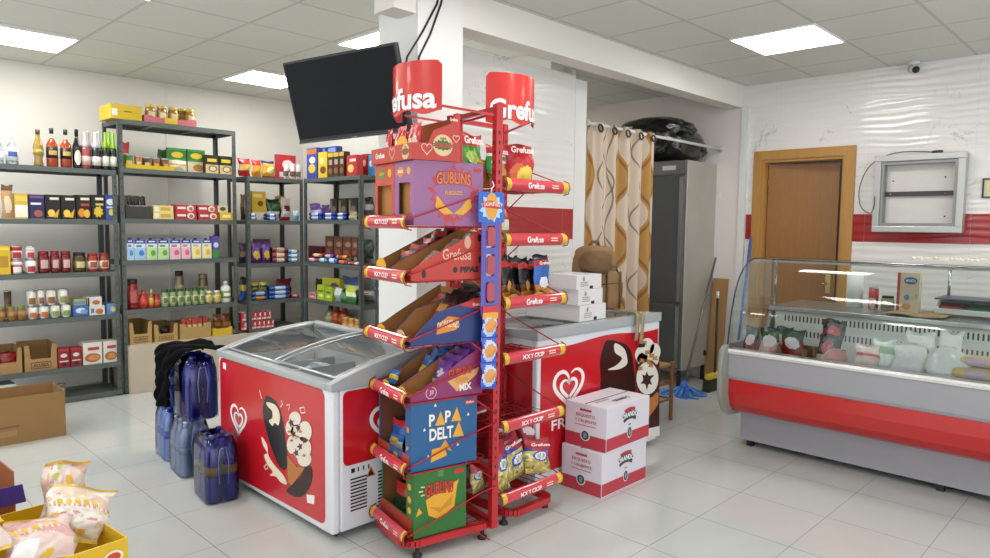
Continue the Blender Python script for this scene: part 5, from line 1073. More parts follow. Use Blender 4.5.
# ------------------------------------------------------------------ pillow bags on the right rack
def bag(lb, px0, px1, y0, y1, Y, matf, t=.06, lean=.12, rz=0, seed=1, group='snack bags on the bag rack', name='snack_bag', zfix=None, roll=0, minh=None):
    a = at(px0, y1, 'y', Y); c = at(px1, y1, 'y', Y); top = at((px0+px1)/2, y0, 'y', Y); z = zfix if zfix is not None else a.z
    o = pack_mesh((c.x-a.x), max(.05, (top.z-z)/math.cos(lean)), t, matf, seed, 26, 30).build(name)
    place(o, ((a.x+c.x)/2, Y, z+t*math.sin(lean)+.004), rz, -lean, roll); return tag(o, lb, 'snack bag', group), (c.x-a.x), top.z-z
def bagtext(o, w, h, body, u, v, sw, sh, colr, t=.06, rot=0):
    b = MB(); f = front(); b.text(lambda x, y, d: Vector((x, -t*.02-.010+.0*d, y)), body, u*w, v*h, sw*w, sh*h, P(colr), 0, .03, rot=rot); b.build('lettering', o)
ZRs = [z-.0155 for z in ZR]
g1 = bands((.2, '#a8343a'), (.42, '#2c7a38'), (.72, '#2f8a3e'), (.8, '#dfe6d8'), (1, '#b82c34'), spot=[(.55, .42, .30, .16, '#c99a5a'), (.5, .60, .36, .05, '#dfe8d8')])
r1 = bands((.1, '#d8a83a'), (1, '#b8242c'), spot=[(.65, .32, .28, .2, '#e6c84a'), (.35, .38, .22, .2, '#d8642c')])
for lb, a, m, ln, rz_, sd, tx in (('green snack bag with peanut print next to the post, top tier of the bag rack', (491, 514, 147, 186, 2.47), g1, .15, .15, 2, 'Grefusa'), ('red snack bag with yellow print, top tier of the bag rack', (511, 535, 145, 184, 2.45), r1, .10, -.2, 3, 'Grefusa'),
                                  ('green bag glimpsed beside the purple carton, top tier of the bag rack', (463, 489, 134, 186, 2.60), bands((.3, '#d8a83a'), (.55, '#3f8a34'), (.78, '#4a9a38'), (1, '#b82c34'), spot=[(.5, .55, .3, .12, '#a8cc5a')]), .12, .1, 5, 'Grefusa')):
    o, w, h = bag(lb, *a, m, .05, ln, rz_, sd, zfix=ZRs[0]); bagtext(o, w, h, tx, 0, .86, .8, .14, '#efe6e2', .05)
bag('orange and yellow bag behind the post, top tier of the bag rack', 483, 494, 160, 186, 2.52, bands((.5, '#d8962c'), (1, '#e0c04a')), .04, .1, 0, 4, zfix=ZRs[0])
bag('pale green snack packet beside the post, second tier of the bag rack', 503.5, 512, 207, 240, 2.46, bands((.3, '#7a8a4a'), (.6, '#d8d4b8'), (1, '#a83a30')), .04, .1, .1, 3, zfix=ZRs[1])
bag('red snack packet behind the post, second tier of the bag rack', 493, 503, 212, 243, 2.50, bands((.3, '#d8a83a'), (1, '#b02a30')), .04, .1, .1, 6, zfix=ZRs[1])
bk1 = bands((.16, '#c98a3a'), (.34, '#6a3a22'), (.74, '#17161a'), (.88, '#b8282e'), (1, '#20191b'), spot=[(.55, .3, .2, .12, '#d8a050')])
for i in range(4):
    o, w, h = bag(f"black snack bag with red top band, {ORD[i]} from the rack post", 503+9*i, 520+9*i, 257+1.2*i, 300, 2.42+.03*(i % 2), bk1, .035, .16, .35, i, 'black red topped bags', zfix=ZRs[2]+.006)
o, w, h = bag('blue snack bag with red top beside the black bags', 536, 556, 256, 302, 2.40, bands((.3, '#c98a3a'), (.74, '#2c62b4'), (.86, '#b8282e'), (1, '#22202a'), spot=[(.5, .34, .28, .14, '#dfe6ee'), (.55, .26, .2, .1, '#c9823a')]), .035, .12, .2, 9, zfix=ZRs[2]+.006); bagtext(o, w, h, 'Grefusa', 0, .80, .7, .08, '#efe6e2', .035)
for lb, x0, x1 in (('cardboard tray holding black snack bags beside the rack post', 2.43, 2.60), ('cardboard tray holding black and blue bags, bag rack', 2.615, 2.80)):
    b = MB(); W_ = x1-x0; m = M('#9c7244', .75); pl = [(0, 0), (.28, 0), (.28, .11), (.10, .07), (0, .028)]
    for a, c in ((0, .004), (W_-.004, W_)): b.prism(pl, a, c, m, lambda y, z, x: Vector((x, y, z)))
    b.box(0, W_, 0, .004, 0, .028, m).box(0, W_, .276, .28, 0, .11, m).box(.004, W_-.004, .004, .276, 0, .003, m)
    o = b.build('display_tray'); place(o, (x0, 2.335, ZRs[2])); tag(o, lb, 'display tray', 'cardboard trays on the bag rack')
    MB().prism(ell(W_/2, .026, W_*.26, .026, 12, 0, PI), -.0025, 0, P('#dfa02c'), plane((0, 0, 0), (1, 0, 0), (0, 0, 1))).build('front_tab', o)
def crisp_print(base, top, sd):
    q = random.Random(sd); cm = [FOIL(c_) for c_ in (base, '#e8deb0', '#7f8a3a', '#d9cf9c', '#b89a44', '#34489f', '#e2e6ee', top)]; sp_ = [(q.random(), q.uniform(.05, .62), q.uniform(.03, .10), q.uniform(.02, .05), cm[q.choice((1, 1, 2, 3, 4))]) for _ in range(34)]
    bu, bv = q.uniform(.4, .62), q.uniform(.42, .55)
    def f(u, v, back):
        d_ = ((u-bu)/.30)**2+((v-bv)/.15)**2
        if d_ < .55: return cm[6] if d_ > .28 or int(u*30) % 2 else cm[2]
        if d_ < 1: return cm[5]
        if v > .72+.08*math.sin(4*u+sd): return cm[7]
        if v > .64: return cm[5]
        for a_, b_, ru, rv, m_ in sp_:
            if ((u-a_)/ru)**2+((v-b_)/rv)**2 < 1: return m_
        return cm[0]
    return f
cr1 = crisp_print('#c9b45a', '#b02a3a', 4); cr2 = crisp_print('#cbb765', '#b8303c', 9); cr3 = crisp_print('#c4b260', '#a8283a', 14)
z6 = ZRs[5]
for lb, a, m, t_, ln, rz_, ro, sd in (('yellow and purple crisp bag leaning at the outer end, lowest tier', (529, 551, 445, 496, 2.365), cr2, .06, .28, -.15, .16, 2), ('crisp bag with blue round badge in the middle, lowest bag tier', (509, 533, 440, 501, 2.395), cr3, .06, .24, .1, -.16, 4), ('crisp bag with blue band close to the rack post, lowest bag tier', (499, 516, 446, 506, 2.35), cr1, .055, .20, .2, .05, 3),
                                  ('dark red crisp bag standing behind, lowest bag tier', (499, 521, 424, 470, 2.53), bands((.5, '#6a1f2c'), (.8, '#8a2434'), (1, '#a82c3a'), spot=[(.5, .8, .36, .06, '#e0d0d0')]), .07, .15, .1, .1, 5), ('maroon crisp bag behind the middle, lowest bag tier', (521, 536, 424, 462, 2.47), bands((.5, '#7a2434'), (1, '#a02c3c'), spot=[(.5, .75, .36, .08, '#dfc8cc')]), .07, .15, -.1, .2, 6)):
    o, w, h = bag(lb, *a, m, t_, ln, rz_, sd, 'crisp bags on the lowest bag rack', zfix=z6+abs(ro)*.14, roll=ro)
    if 'badge' in lb or 'end' in lb or 'dark red' in lb: bagtext(o, w, h, 'Grefusa', 0, .84, .75, .09, '#efe4e4', t_)
bag('crisp bag seen through the gap beside the green carton, lowest bag tier', 474, 490, 462, 522, 2.45, cr1, .05, .15, .3, 8, 'crisp bags on the lowest bag rack', zfix=z6)
bag('red snack bag seen through the gap beside the post, second lowest tier', 474, 492, 424, 452, 2.52, bands((.4, '#6a1c22'), (.6, '#c9b0a8'), (1, '#8a2028')), .05, .15, .2, 7, zfix=ZRs[4])

# ------------------------------------------------------------------ cartons, boxes, backpack
def print_box(name, lb, x, y, z, w, d, h, rz=0, group=None):
    o = thing(name, lb, 'box', (x, y, z), rz, group); b = MB(); m = P('#d9d3dc')
    b.box(0, w, 0, d, 0, h, m); b.build('carton', o, bevel=.003)
    t = MB(); ft = plane((0, 0, h), (1, 0, 0), (0, 1, 0)); t.flat(ft, rect(w/2, d*.52, w, .012), P('#6f6a68'), .001).flat(ft, rect(w*.28, d*.42, w*.3, .02), P('#a7a2a2'), .001); t.text(ft, 'ORANDO', w*.55, d*.25, w*.36, .034, P('#3b4a52'), .0016); t.build('top_print', o)
    fx = plane((0, d, 0), (0, -1, 0), (0, 0, 1)); rd = P('#b93a48'); s = MB()      # left side (faces -x)
    s.flat(fx, rect(d/2, h*.16, d-.004, h*.30), rd, .0012); s.flat(fx, rect(d*.5, h*.86, d*.28, h*.05), rd, .0014); s.text(fx, 'EXQUISITO', d*.50, h*.73, d*.46, h*.085, rd, .0014, .02); s.text(fx, 'Y CRUJIENTE', d*.50, h*.60, d*.52, h*.085, rd, .0014, .02)
    s.flat(fx, ell(d*.5, h*.29, h*.13, h*.13, 18), P('#e6e0e4'), .0018).flat(fx, ell(d*.5, h*.29, h*.105, h*.105, 18), P('#31484c'), .0024).flat(fx, ell(d*.5, h*.29, h*.05, h*.07, 12), P('#7d8f90'), .003)
    s.flat(fx, rect(d*.5, h*.51, d*.5, .004), rd, .0014); s.build('side_print', o)
    f = front(); p = MB()
    p.flat(f, rect(w/2, h*.17, w-.004, h*.28), rd, .0012)
    arc = lambda r0, r1, cx, cy, a0, a1, n=10: [(cx+r1*math.cos(a0+(a1-a0)*i/n), cy+r1*math.sin(a0+(a1-a0)*i/n)) for i in range(n+1)]+[(cx+r0*math.cos(a1-(a1-a0)*i/n), cy+r0*math.sin(a1-(a1-a0)*i/n)) for i in range(n+1)]
    dkg = P('#34454c'); R0 = h*.55; cy_ = h*.12
    p.ribbon(f, [(w*.52+R0*1.30*math.sin(a_), cy_+R0*1.30*math.cos(a_)) for a_ in [(-.5+i/10)*.62 for i in range(11)]], h*.08, rd, .0014)
    p.ribbon(f, [(w*.52+R0*1.06*math.sin(a_), cy_+R0*1.06*math.cos(a_)) for a_ in [(-.5+i/10)*1.0 for i in range(11)]], h*.20, dkg, .0016)
    p.text(f, 'ORANDO', w*.52, cy_+R0*1.0, w*.36, h*.12, P('#e6e2e2'), .0024, .05, arch=h*.05)
    p.flat(f, ell(w*.52, h*.30, h*.10, h*.14, 18), P('#e6e0e4'), .0018).flat(f, ell(w*.52, h*.30, h*.08, h*.115, 18), P('#31484c'), .0024).flat(f, ell(w*.52, h*.30, h*.035, h*.07, 12), P('#8fa0a2'), .003); p.flat(f, rect(w*.52, h*.48, w*.06, .006), dkg, .0014)
    p.build('front_print', o); return o
print_box('carton_box', 'lower white and red printed carton standing on the floor by the freezer', 3.100, 2.195, 0, .447, .285, .252, .0, 'white red printed cartons')
print_box('carton_box', 'upper white and red printed carton, stacked beside the freezer', 3.120, 2.185, .2535, .447, .285, .252, .02, 'white red printed cartons')
mw_ = P('#dcd6d8')
def white_box(lb, x, y, z, w, d, h, rz):
    o = thing('white_carton', lb, 'box', (x, y, z), rz, 'white cartons on the freezer'); MB().box(0, w, 0, d, 0, h, mw_).build('carton', o, bevel=.002)
    f = front(); p = MB(); p.flat(f, ell(w*.28, h*.72, .011, .015, 12), P('#8d8d92'), .001)
    for i in range(3): p.flat(f, rect(w*.30, h*(.48-.12*i), w*.3, .004), P('#77777c'), .001)
    p.flat(f, rect(w*.58, h*.12, .035, h*.2), P('#1c1c1f'), .001); p.build('front_print', o)
    MB().flat(plane((0, 0, h), (1, 0, 0), (0, 1, 0)), rect(w/2, d/2, w-.01, .003), P('#b5b0b0'), .001).build('lid_seam', o)
ZB = .9265
white_box('bottom white carton of the three on the freezer lid', 3.34, 2.555, ZB, .28, .42, .098, .03)
white_box('middle white carton of the three on the freezer lid', 3.33, 2.56, ZB+.0995, .265, .36, .095, .05)
white_box('top white carton of the three on the freezer lid', 3.315, 2.565, ZB+.196, .26, .22, .088, .02)

bpk = thing('backpack', 'brown tactical backpack standing on the freezer lid before the curtain', 'backpack', (3.86, 2.80, ZB), -.12)
m_bp = M('#8d6d4a', .85, bump=.5, bscale=120); m_bp2 = M('#6d5136', .85, bump=.5, bscale=120); m_st = M('#9a8866', .8)
def soft(cx, cy, cz, sx, sy, sz, mat, p=3.2, nz=.05, sd=1):
    q = random.Random(sd); ph = [q.uniform(0, 6) for _ in range(4)]; b = MB(); s_ = lambda v_, e: math.copysign(abs(v_)**e, v_)
    def fn(u, v):
        a, e = 2*PI*u, PI*(v-.5); c = abs(math.cos(e))**(2/p)
        k = 1+nz*math.sin(5*a+9*e+ph[0])*math.cos(e)+nz*.6*math.sin(11*a-7*e+ph[1])*math.cos(e)
        return (cx+sx/2*c*s_(math.cos(a), 2/p)*k, cy+sy/2*c*s_(math.sin(a), 2/p)*k, cz+sz/2*s_(math.sin(e), 2/p))
    return b.grid(fn, 28, 18, mat)
soft(.0, .04, .225, .30, .20, .45, m_bp, 4.2, .03).build('main_body', bpk)
b = soft(-.01, -.085, .155, .22, .10, .26, m_bp, 4, .04, 2); fp = b.build('front_pocket', bpk)
MB().tube([(-.11, -.138, .20), (0, -.146, .205), (.09, -.138, .20)], .004, m_bp2, 6).build('zip', fp)
soft(-.16, -.12, .345, .22, .16, .15, m_bp2, 3, .06, 3).build('top_pocket', bpk)
b = MB()
for x in (-.07, .06): b.tube([(x, -.14, .28), (x, -.148, .16), (x, -.14, .03)], .008, m_bp2, 6)
for z in (.31, .12): b.tube([(-.13, .03, z), (-.135, -.06, z), (-.06, -.10, z+.01), (.06, -.10, z), (.132, -.05, z), (.132, .03, z)], .007, m_bp2, 6)
b.build('compression_strap', bpk)
MB().tube([(-.05, .05, .445), (-.03, .04, .475), (.03, .04, .475), (.05, .05, .445)], .010, m_bp2, 8).build('carry_handle', bpk)
sh = MB().grid(lambda u, v: (.135+.075*math.sin(PI*v)+.01*u, .04-.09*v+.045*(u-.5), .36-.33*v), 3, 12, m_bp2); sh.build('shoulder_strap', bpk)
ws = MB(); 
for k_, (dx, ln_) in enumerate(((0, .18), (.045, .20))):
    ws.grid(lambda u, v: (-.0+dx+.03*u+.02*math.sin(3*v), -.03-.288*min(1, v*2.2)-.004*(v > .46)-.003*k_, .022 if v < .455 else .022-(v-.455)*ln_/.545-.004*0), 2, 14, m_st)
wb = ws.build('waist_strap', bpk); wb.modifiers.new('thick', 'SOLIDIFY').thickness = .003
MB().box(.05, .097, -.335, -.322, -.205, -.182, m_blk).build('buckle', bpk)

# floor carton and the crate with sweet bread packs in the near corner
o = thing('cardboard_box', 'open brown cardboard box on the floor before the liquor shelving', 'box', (.60, 5.50, 0), -.03); b = MB(); m = M('#8f6c42', .8, var=.08); w_, d_, h_ = .715, .36, .315
b.box(0, w_, 0, .005, 0, h_, m).box(0, w_, d_-.005, d_, 0, h_, m).box(0, .005, .005, d_-.005, 0, h_, m).box(w_-.005, w_, .005, d_-.005, 0, h_, m).box(.005, w_-.005, .005, d_-.005, 0, .004, m_cardin); b.build('carton', o)
b = MB().box(w_*.05, w_*.45, -.0012, 0, h_*.46, h_*.49, P('#5b432a')); b.box(w_*.3, w_*.62, -.0012, 0, h_*.36, h_*.40, P('#6b5032')); b.box(w_*.02, w_*.6, -.0008, 0, h_*.18, h_*.3, P('#9a764a')); b.build('printed_marks', o)
b = MB().prism([(0, 0), (w_, 0), (w_-.01, .10), (.02, .10)], 0, .004, m, lambda x, y, d: Vector((x, d_-.002+y*.75, h_-y*.6+d))); b.build('flap', o)
o = thing('display_crate', 'yellow edged display carton heaped with pastry packs, close to the viewer', 'display box', (.735, 2.38, 0), .10); b = MB(); my = P('#d9ae22', .3); w_, d_, h_ = .56, .56, .475
b.box(-w_, 0, 0, .005, 0, h_, my).box(-w_, 0, d_-.005, d_, 0, h_*.96, my).box(-.005, 0, .005, d_-.005, 0, h_, my).box(-w_, -w_+.005, .005, d_-.005, 0, h_, my).box(-w_+.005, -.005, .005, d_-.005, h_*.5, h_*.5+.006, m_cardin); b.build('carton', o)
b = MB(); f = front(); b.flat(f, ell(-.045, h_-.05, .03, .022), P('#e8dfc9'), .001).flat(f, ell(-.045, h_-.05, .022, .015), P('#c8402c'), .0016); b.flat(f, rect(-.25, h_-.13, .4, .10), P('#c8402c'), .001); b.build('printed_picture', o)
def pastry_print(base, tone, gold, card, sd):
    q = random.Random(sd); mt = [FOIL(c_) for c_ in (base, tone, gold, card, '#b9b36a', '#c98f92')]; sp_ = [(q.random(), q.random(), q.uniform(.02, .09), q.uniform(.02, .07), mt[q.choice((1, 1, 4, 5, 2))]) for _ in range(26)]
    def f(u, v, back):
        if v < .07 or v > .95: return mt[2]
        if .12 < u < .46 and .12 < v < .40: return mt[3]
        if .58 < v < .66 and .15 < u < .85: return mt[2] if int(u*22) % 3 else mt[0]
        if .54 < v < .58: return mt[5] if int(u*26) % 2 else mt[0]
        for a_, b_, ru, rv, m_ in sp_:
            if ((u-a_)/ru)**2+((v-b_)/rv)**2 < 1: return m_
        return mt[0] if math.sin(9*v+4*u+sd) > -.3 else mt[1]
    return f
pk1 = pastry_print('#d9c0ba', '#cf9f9c', '#d8b23a', '#eceaea', 3); pk2 = pastry_print('#ded4cc', '#d6bca6', '#d8b03a', '#f0eeee', 8); pk3 = pastry_print('#d8c4b8', '#cdaa96', '#d8a82e', '#e8dcc0', 5)
for lb, x, y, z, w_, h_, m, rx, ry, rz_, sd in (('pink pastry pack lying on the heap at the picture edge', .33, 2.45, .545, .24, .25, pk1, -1.15, .05, .15, 11), ('pink and green pastry pack behind the front one', .36, 2.66, .53, .24, .24, pk1, -1.0, -.1, .25, 12), ('pastry pack standing upright with twisted pointed top', .635, 2.74, .41, .14, .235, pk3, -.12, .1, -.2, 13),
                                               ('white backed pastry pack with golden edge, on the heap', .60, 2.54, .465, .20, .19, pk2, -.75, .25, -.45, 14), ('pastry pack lying low beside the yellow rim', .50, 2.43, .47, .2, .2, pk1, -1.1, 0, -.2, 15), ('pastry pack at the far side of the heap', .16, 2.60, .50, .2, .2, pk2, -1.0, .1, .4, 16)):
    o = pack_mesh(w_, h_, .075, m, sd, 44, 48).build('pastry_pack'); place(o, (x, y, z), rz_, rx, ry); tag(o, lb, 'pastry pack', 'pastry packs in the crate')
o = thing('display_crate', 'brown carton with purple flap behind the pastry packs', 'display box', (.56, 3.06, 0), .06); b = MB(); mb2 = M('#9c5a34', .7)
b.box(-.45, 0, 0, .005, 0, .50, mb2).box(-.45, 0, .395, .40, 0, .60, mb2).box(-.005, 0, .005, .395, 0, .56, mb2).box(-.45, -.445, .005, .395, 0, .56, mb2); b.build('carton', o)
MB().prism([(-.45, 0), (.03, 0), (.02, .07), (-.45, .07)], 0, .005, P('#3a2a86'), plane((0, -.012, .44), (1, 0, 0), (0, 0, 1))).build('flap', o)
# ------------------------------------------------------------------ refrigerated counter
DX, DY0, DY1 = 4.60, 2.13, -.45
GLASS3 = thin_glass((.93, .96, .95, 1), .25, 'end_pane_glass')
dl = thing('deli_counter', 'long refrigerated deli counter with red band and curved glass, before the door', 'counter', (DX, DY0, 0))
def rel(b):
    b.v = [(x-DX, y-DY0, z) for x, y, z in b.v]; return b
m_dg = M('#9b9a9f', .35, var=.03); m_dred = M('#b8201f', .25, var=.05, coat=.3); m_ss = M('#a9aaa8', .32, .85, var=.06); m_cap = M('#8f9188', .4)
yx = lambda x, z, y: Vector((x, y, z))
def run(poly, mat, y0=DY0-.03, y1=DY1): return rel(MB().prism(poly, y1, y0, mat, yx))
run([(4.60, .045), (5.60, .045), (5.60, .24), (4.60, .24)], m_dg).build('plinth_panel', dl)
for y in (DY0-.09, .9, DY1+.1):
    for x in (4.64, 5.5): rel(MB().box(x-.02, x+.02, y-.02, y+.02, 0, .0448, m_blk)).build('foot', dl)
rp_ = [(4.60, .242), (4.53, .25), (4.46, .278), (4.415, .33), (4.395, .41), (4.395, .497)]
run(rp_+[(4.42, .497), (4.42, .41), (4.44, .34), (4.48, .295), (4.54, .268), (4.60, .262)], m_dred).build('red_band', dl)
run([(4.395, .4985), (4.385, .52), (4.380, .672), (4.42, .672), (4.42, .4985)], m_dg).build('front_panel', dl)
run([(4.372, .674), (4.366, .690), (4.374, .704), (4.45, .706), (4.47, .690), (4.47, .674)], M('#dcdad6', .3)).build('front_ledge', dl)
run([(4.43, .52), (5.60, .52), (5.60, .60), (4.43, .60)], M('#8d8f8e', .4, .4)).build('display_deck', dl)
run([(5.58, .24), (5.62, .24), (5.62, .90), (5.58, .90)], m_dg).build('rear_panel', dl)
cap = [(5.62, .90), (5.05, .90), (5.0, .74), (4.40, .735), (4.33, .728), (4.30, .70), (4.285, .60), (4.285, .45), (4.305, .36), (4.35, .285), (4.42, .243), (4.56, .228), (5.62, .228)]
run(cap, m_cap, DY0, DY0-.029).build('end_cap', dl, bevel=.006)
t = NT('vent_panel'); tc = t.n('TexCoord'); sp = t.n('SeparateXYZ'); t.l(tc.outputs['Object'], sp.inputs[0])
fr_ = t.math('FRACT', t.math('DIVIDE', sp.outputs[1], .026)); sl_ = t.math('LESS_THAN', fr_, .42)
zb1 = t.math('MULTIPLY', t.math('GREATER_THAN', sp.outputs[2], .842), t.math('LESS_THAN', sp.outputs[2], .884)); zb2 = t.math('MULTIPLY', t.math('GREATER_THAN', sp.outputs[2], .738), t.math('LESS_THAN', sp.outputs[2], .78))
mk = t.math('MULTIPLY', sl_, t.math('MAXIMUM', zb1, zb2)); mk = t.math('MULTIPLY', mk, t.math('LESS_THAN', sp.outputs[1], -.12))
t.l(t.mix(mk, lin('#dcdcd6'), lin('#3a3c3b')), t.b.inputs['Base Color']); t.b.inputs['Roughness'].default_value = .4
run([(5.06, .60), (5.075, .60), (5.075, .912), (5.06, .912)], t.m, DY0-.05).build('vent_panel', dl)
run([(5.03, .913), (5.03, .945), (5.66, .945), (5.66, .913)], m_ss, DY0-.01).build('worktop', dl, bevel=.004)
gp = [(4.385, .708), (4.40, .82), (4.428, .96), (4.468, 1.08), (4.52, 1.17), (4.585, 1.235), (4.66, 1.278), (4.74, 1.297)]
rel(MB().grid(lambda u, v: yx(*[gp[min(int(v*7), 6)][k]*(1-(v*7-min(int(v*7), 6)))+gp[min(int(v*7), 6)+1][k]*(v*7-min(int(v*7), 6)) for k in (0, 1)], DY0-.02+(DY1-DY0+.03)*u), 1, 28, GLASS2)).build('curved_glass', dl)
rel(MB().box(4.74, 5.12, DY1, DY0-.02, 1.294, 1.302, GLASS2)).build('top_glass', dl)
rel(MB().add([yx(x, z, DY0-.018) for x, z in gp]+[yx(5.10, 1.294, DY0-.018), yx(5.10, .946, DY0-.018), yx(5.03, .92, DY0-.018), yx(5.0, .738, DY0-.018), yx(4.40, .732, DY0-.018)], [tuple(range(len(gp)+5))], GLASS3)).build('end_glass', dl)
b = MB().tube([yx(x-.003, z, DY0-.018) for x, z in gp], .0055, M('#20304a', .35), 6); rel(b).build('edge_seal', dl)
for y in (DY0-.03, DY1+.02): rel(MB().tube([yx(5.09, .945, y), yx(5.09, 1.294, y)], .009, m_chr, 8)).build('glass_support', dl)
b = MB().tube([yx(4.74, 1.300, DY1), yx(4.74, 1.300, DY0-.02)], .0035, m_chr, 6); rel(b).build('top_rail', dl)
rel(MB().box(4.84, 4.90, DY1+.1, DY0-.12, 1.275, 1.292, M('#e9ebe8', .4))).build('top_glass_sheen', dl)  # solid pale strip stands in for the reflection in the top glass
b = MB()
for y in (DY0-.045, 1.35, .6): b.add([yx(4.3935, .485, y)+Vector((-.001, .006*math.cos(a), .006*math.sin(a))) for a in [2*PI*i/8 for i in range(8)]], [tuple(range(8))], m_blk)
rel(b).build('rivet', dl)
# goods in the counter
ZD = .6025
def cpos(px, py, x): p = at(px, py, 'x', x); return p
def deli(name, lb, px0, px1, ytop, x, maker, cat='packet', group='packs in the deli counter', lean=.2, z=ZD, rz=0):
    a, c = at(px0, ytop, 'x', x), at(px1, ytop, 'x', x); w_ = a.y-c.y; h_ = (a.z+c.z)/2-z
    o = maker(name, w_*.95, h_/math.cos(lean)); place(o, (x, (a.y+c.y)/2, z+.05*math.sin(lean)+.003), -PI/2+rz, -lean); return tag(o, lb, cat, group)
ham1 = bands((.1, '#7c1a1c'), (.45, '#8e2226'), (.7, '#8a2a2c'), (.85, '#31503a'), (1, '#2b4634'), spot=[(.5, .62, .34, .16, '#d8d0d2'), (.5, .64, .26, .06, '#b0565a')])
ham2 = bands((.1, '#c48a86'), (.6, '#d09a94'), (.8, '#3a5440'), (1, '#2e4836'), spot=[(.5, .62, .36, .17, '#ddd5d6'), (.5, .64, .28, .06, '#b05a60')])
deli('ham_pack', 'dark red ham pack with green top at the counter glass end', 741.5, 756, 329, 4.50, pack(ham1, .03, 2, 22, 26), group='ham packs')
deli('ham_pack', 'pink ham pack with green top, beside the dark red one', 757, 777, 330, 4.51, pack(ham2, .03, 3, 22, 26), group='ham packs')
deli('ham_pack', 'green topped pack standing behind the pink ham pack', 772, 790, 329, 4.66, pack(ham1, .03, 5, 16, 18), group='ham packs')
def cbox(col, d_=.16): return lambda n, w, h: tray_mesh(w, d_, h, M(col, .7), None, .35).build(n)
deli('display_tray', 'brown display carton holding a red ham pack', 776, 808, 348, 4.49, cbox('#8a6a44'), 'tray', 'counter display cartons', 0)
deli('ham_pack', 'red ham pack with white label in brown display carton', 779, 803, 332, 4.53, pack(ham1, .03, 7, 22, 26), group='ham packs', z=ZD+.006)
blkp = bands((.12, '#4f6a3a'), (.36, '#d8cfa4'), (.48, '#c9bb84'), (1, '#1f1b1b'), spot=[(.5, .66, .30, .15, '#b03036'), (.5, .66, .22, .06, '#d8b0a8')])
deli('olive_tray', 'black pack with red badge and cream olives, front row', 815, 836, 337, 4.50, pack(blkp, .04, 8, 22, 26), group='black deli packs', z=ZD)
deli('olive_tray', 'black pack with red badge standing behind olive pack', 817, 842, 322, 4.66, pack(bands((.4, '#8a6a44'), (1, '#241f1f'), spot=[(.5, .72, .30, .14, '#b03036')]), .05, 9, 20, 22), group='black deli packs')
deli('display_tray', 'brown display carton behind the black olive pack', 810, 843, 350, 4.58, cbox('#93714a', .07), 'tray', 'counter display cartons', 0)
b = MB(); L_ = .20
b.lathe([(.001, 0), (.066, .0), (.068, .006), (.068, L_-.03), (.06, L_-.008), (.03, L_)], None, 22, mats=[M('#c98370', .4), M('#c98370', .4), M('#d8c8bf', .25), M('#d8c8bf', .25), M('#d8c8bf', .25)])
o = b.build('mortadella'); p = at(838, 360, 'x', 4.50); place(o, (4.53, p.y+.02, ZD+.098)); o.rotation_euler = (PI/2, 0, math.radians(125)); tag(o, 'cut pink mortadella sausage with its round face to the glass', 'sausage')
deli('sausage_pack', 'pale wrapped cooked sausage beside the mortadella', 850, 876, 349, 4.55, pack(bands((.4, '#cfa9a0'), (.6, '#d8bdb4'), (.72, '#b8403c'), (1, '#d8c4bc')), .06, 4, 18, 20), lean=.45)
deli('salad_bag', 'clear bag of pale green salad in the counter', 868, 893, 343, 4.60, pack(bands((.3, '#b5c0ae'), (.6, '#d2d8cf'), (.8, '#8fa88a'), (1, '#c9d2c8')), .07, 6, 18, 20), 'bag', lean=.35)
deli('cheese_pack', 'white deli tray with dark red label at its foot', 889, 926, 347, 4.53, pack(bands((.10, '#d8d6d6'), (.30, '#7e2a2c'), (1, '#d4d2d4'), spot=[(.5, .2, .3, .06, '#c9a090'), (.82, .2, .1, .08, '#d8b24a')]), .04, 3, 26, 30), group='white deli packs', lean=.3)
deli('cheese_pack', 'white pack with pink script standing behind, middle of the counter', 903, 935, 335, 4.70, pack(bands((.7, '#cfd1d2'), (1, '#dcdcdc'), spot=[(.5, .6, .3, .1, '#c87a80')]), .04, 6, 18, 20), group='white deli packs')
deli('cheese_pack', 'white pack with pink script standing behind the round cheese', 937, 962, 334, 4.70, pack(bands((.7, '#cfd1d2'), (1, '#dadada'), spot=[(.5, .6, .3, .12, '#c46a72')]), .04, 7, 18, 20), group='white deli packs')
wh = MB().lathe([(.09, 0), (.104, .01), (.106, .055), (.09, .07), (.03, .074)], M('#cfd2d2', .15, coat=.6), 26); wh.lathe([(.107, .028), (.1075, .045)], P('#d8c44a'), 26)
o = wh.build('wrapped_cheese'); p = at(945, 365, 'x', 4.56); place(o, (4.60, p.y, ZD+.135)); o.rotation_euler = (PI/2-.25, 0, -PI/2+.2); tag(o, 'round wrapped cheese wheel standing on edge in the counter', 'cheese')
yb = [('r', '#c9a82a', 0, .5, .96, .2), ('e', '#b8a9b8', 0, .5, .5, .3)]
for i, (zz, yt, lb) in enumerate(((0, 372, 'brown carton beneath the yellow packs at the counter'), )): deli('display_tray', lb, 963, 994, 373, 4.50, cbox('#8e6a3c', .2), 'tray', 'counter display cartons', 0)
for lb, x_, z_ in (('lower yellow cheese pack at the picture edge', 4.53, ZD+.095), ('upper yellow cheese pack at the picture edge', 4.60, ZD+.155)):
    o = flat_pack('#d8b02a', '#b8a4b0', .13)('cheese_pack', .22, .055); p = at(979, 350, 'x', x_); place(o, (x_-.05, p.y, z_), -PI/2); tag(o, lb, 'packet', 'yellow cheese packs')
o = MB().box(-.10, .10, 0, .13, 0, .06, M('#8e6a3c', .75)).build('carton_block'); p = at(979, 350, 'x', 4.60); place(o, (4.525, p.y, ZD+.0335), -PI/2)
bpy.data.objects.remove(o)
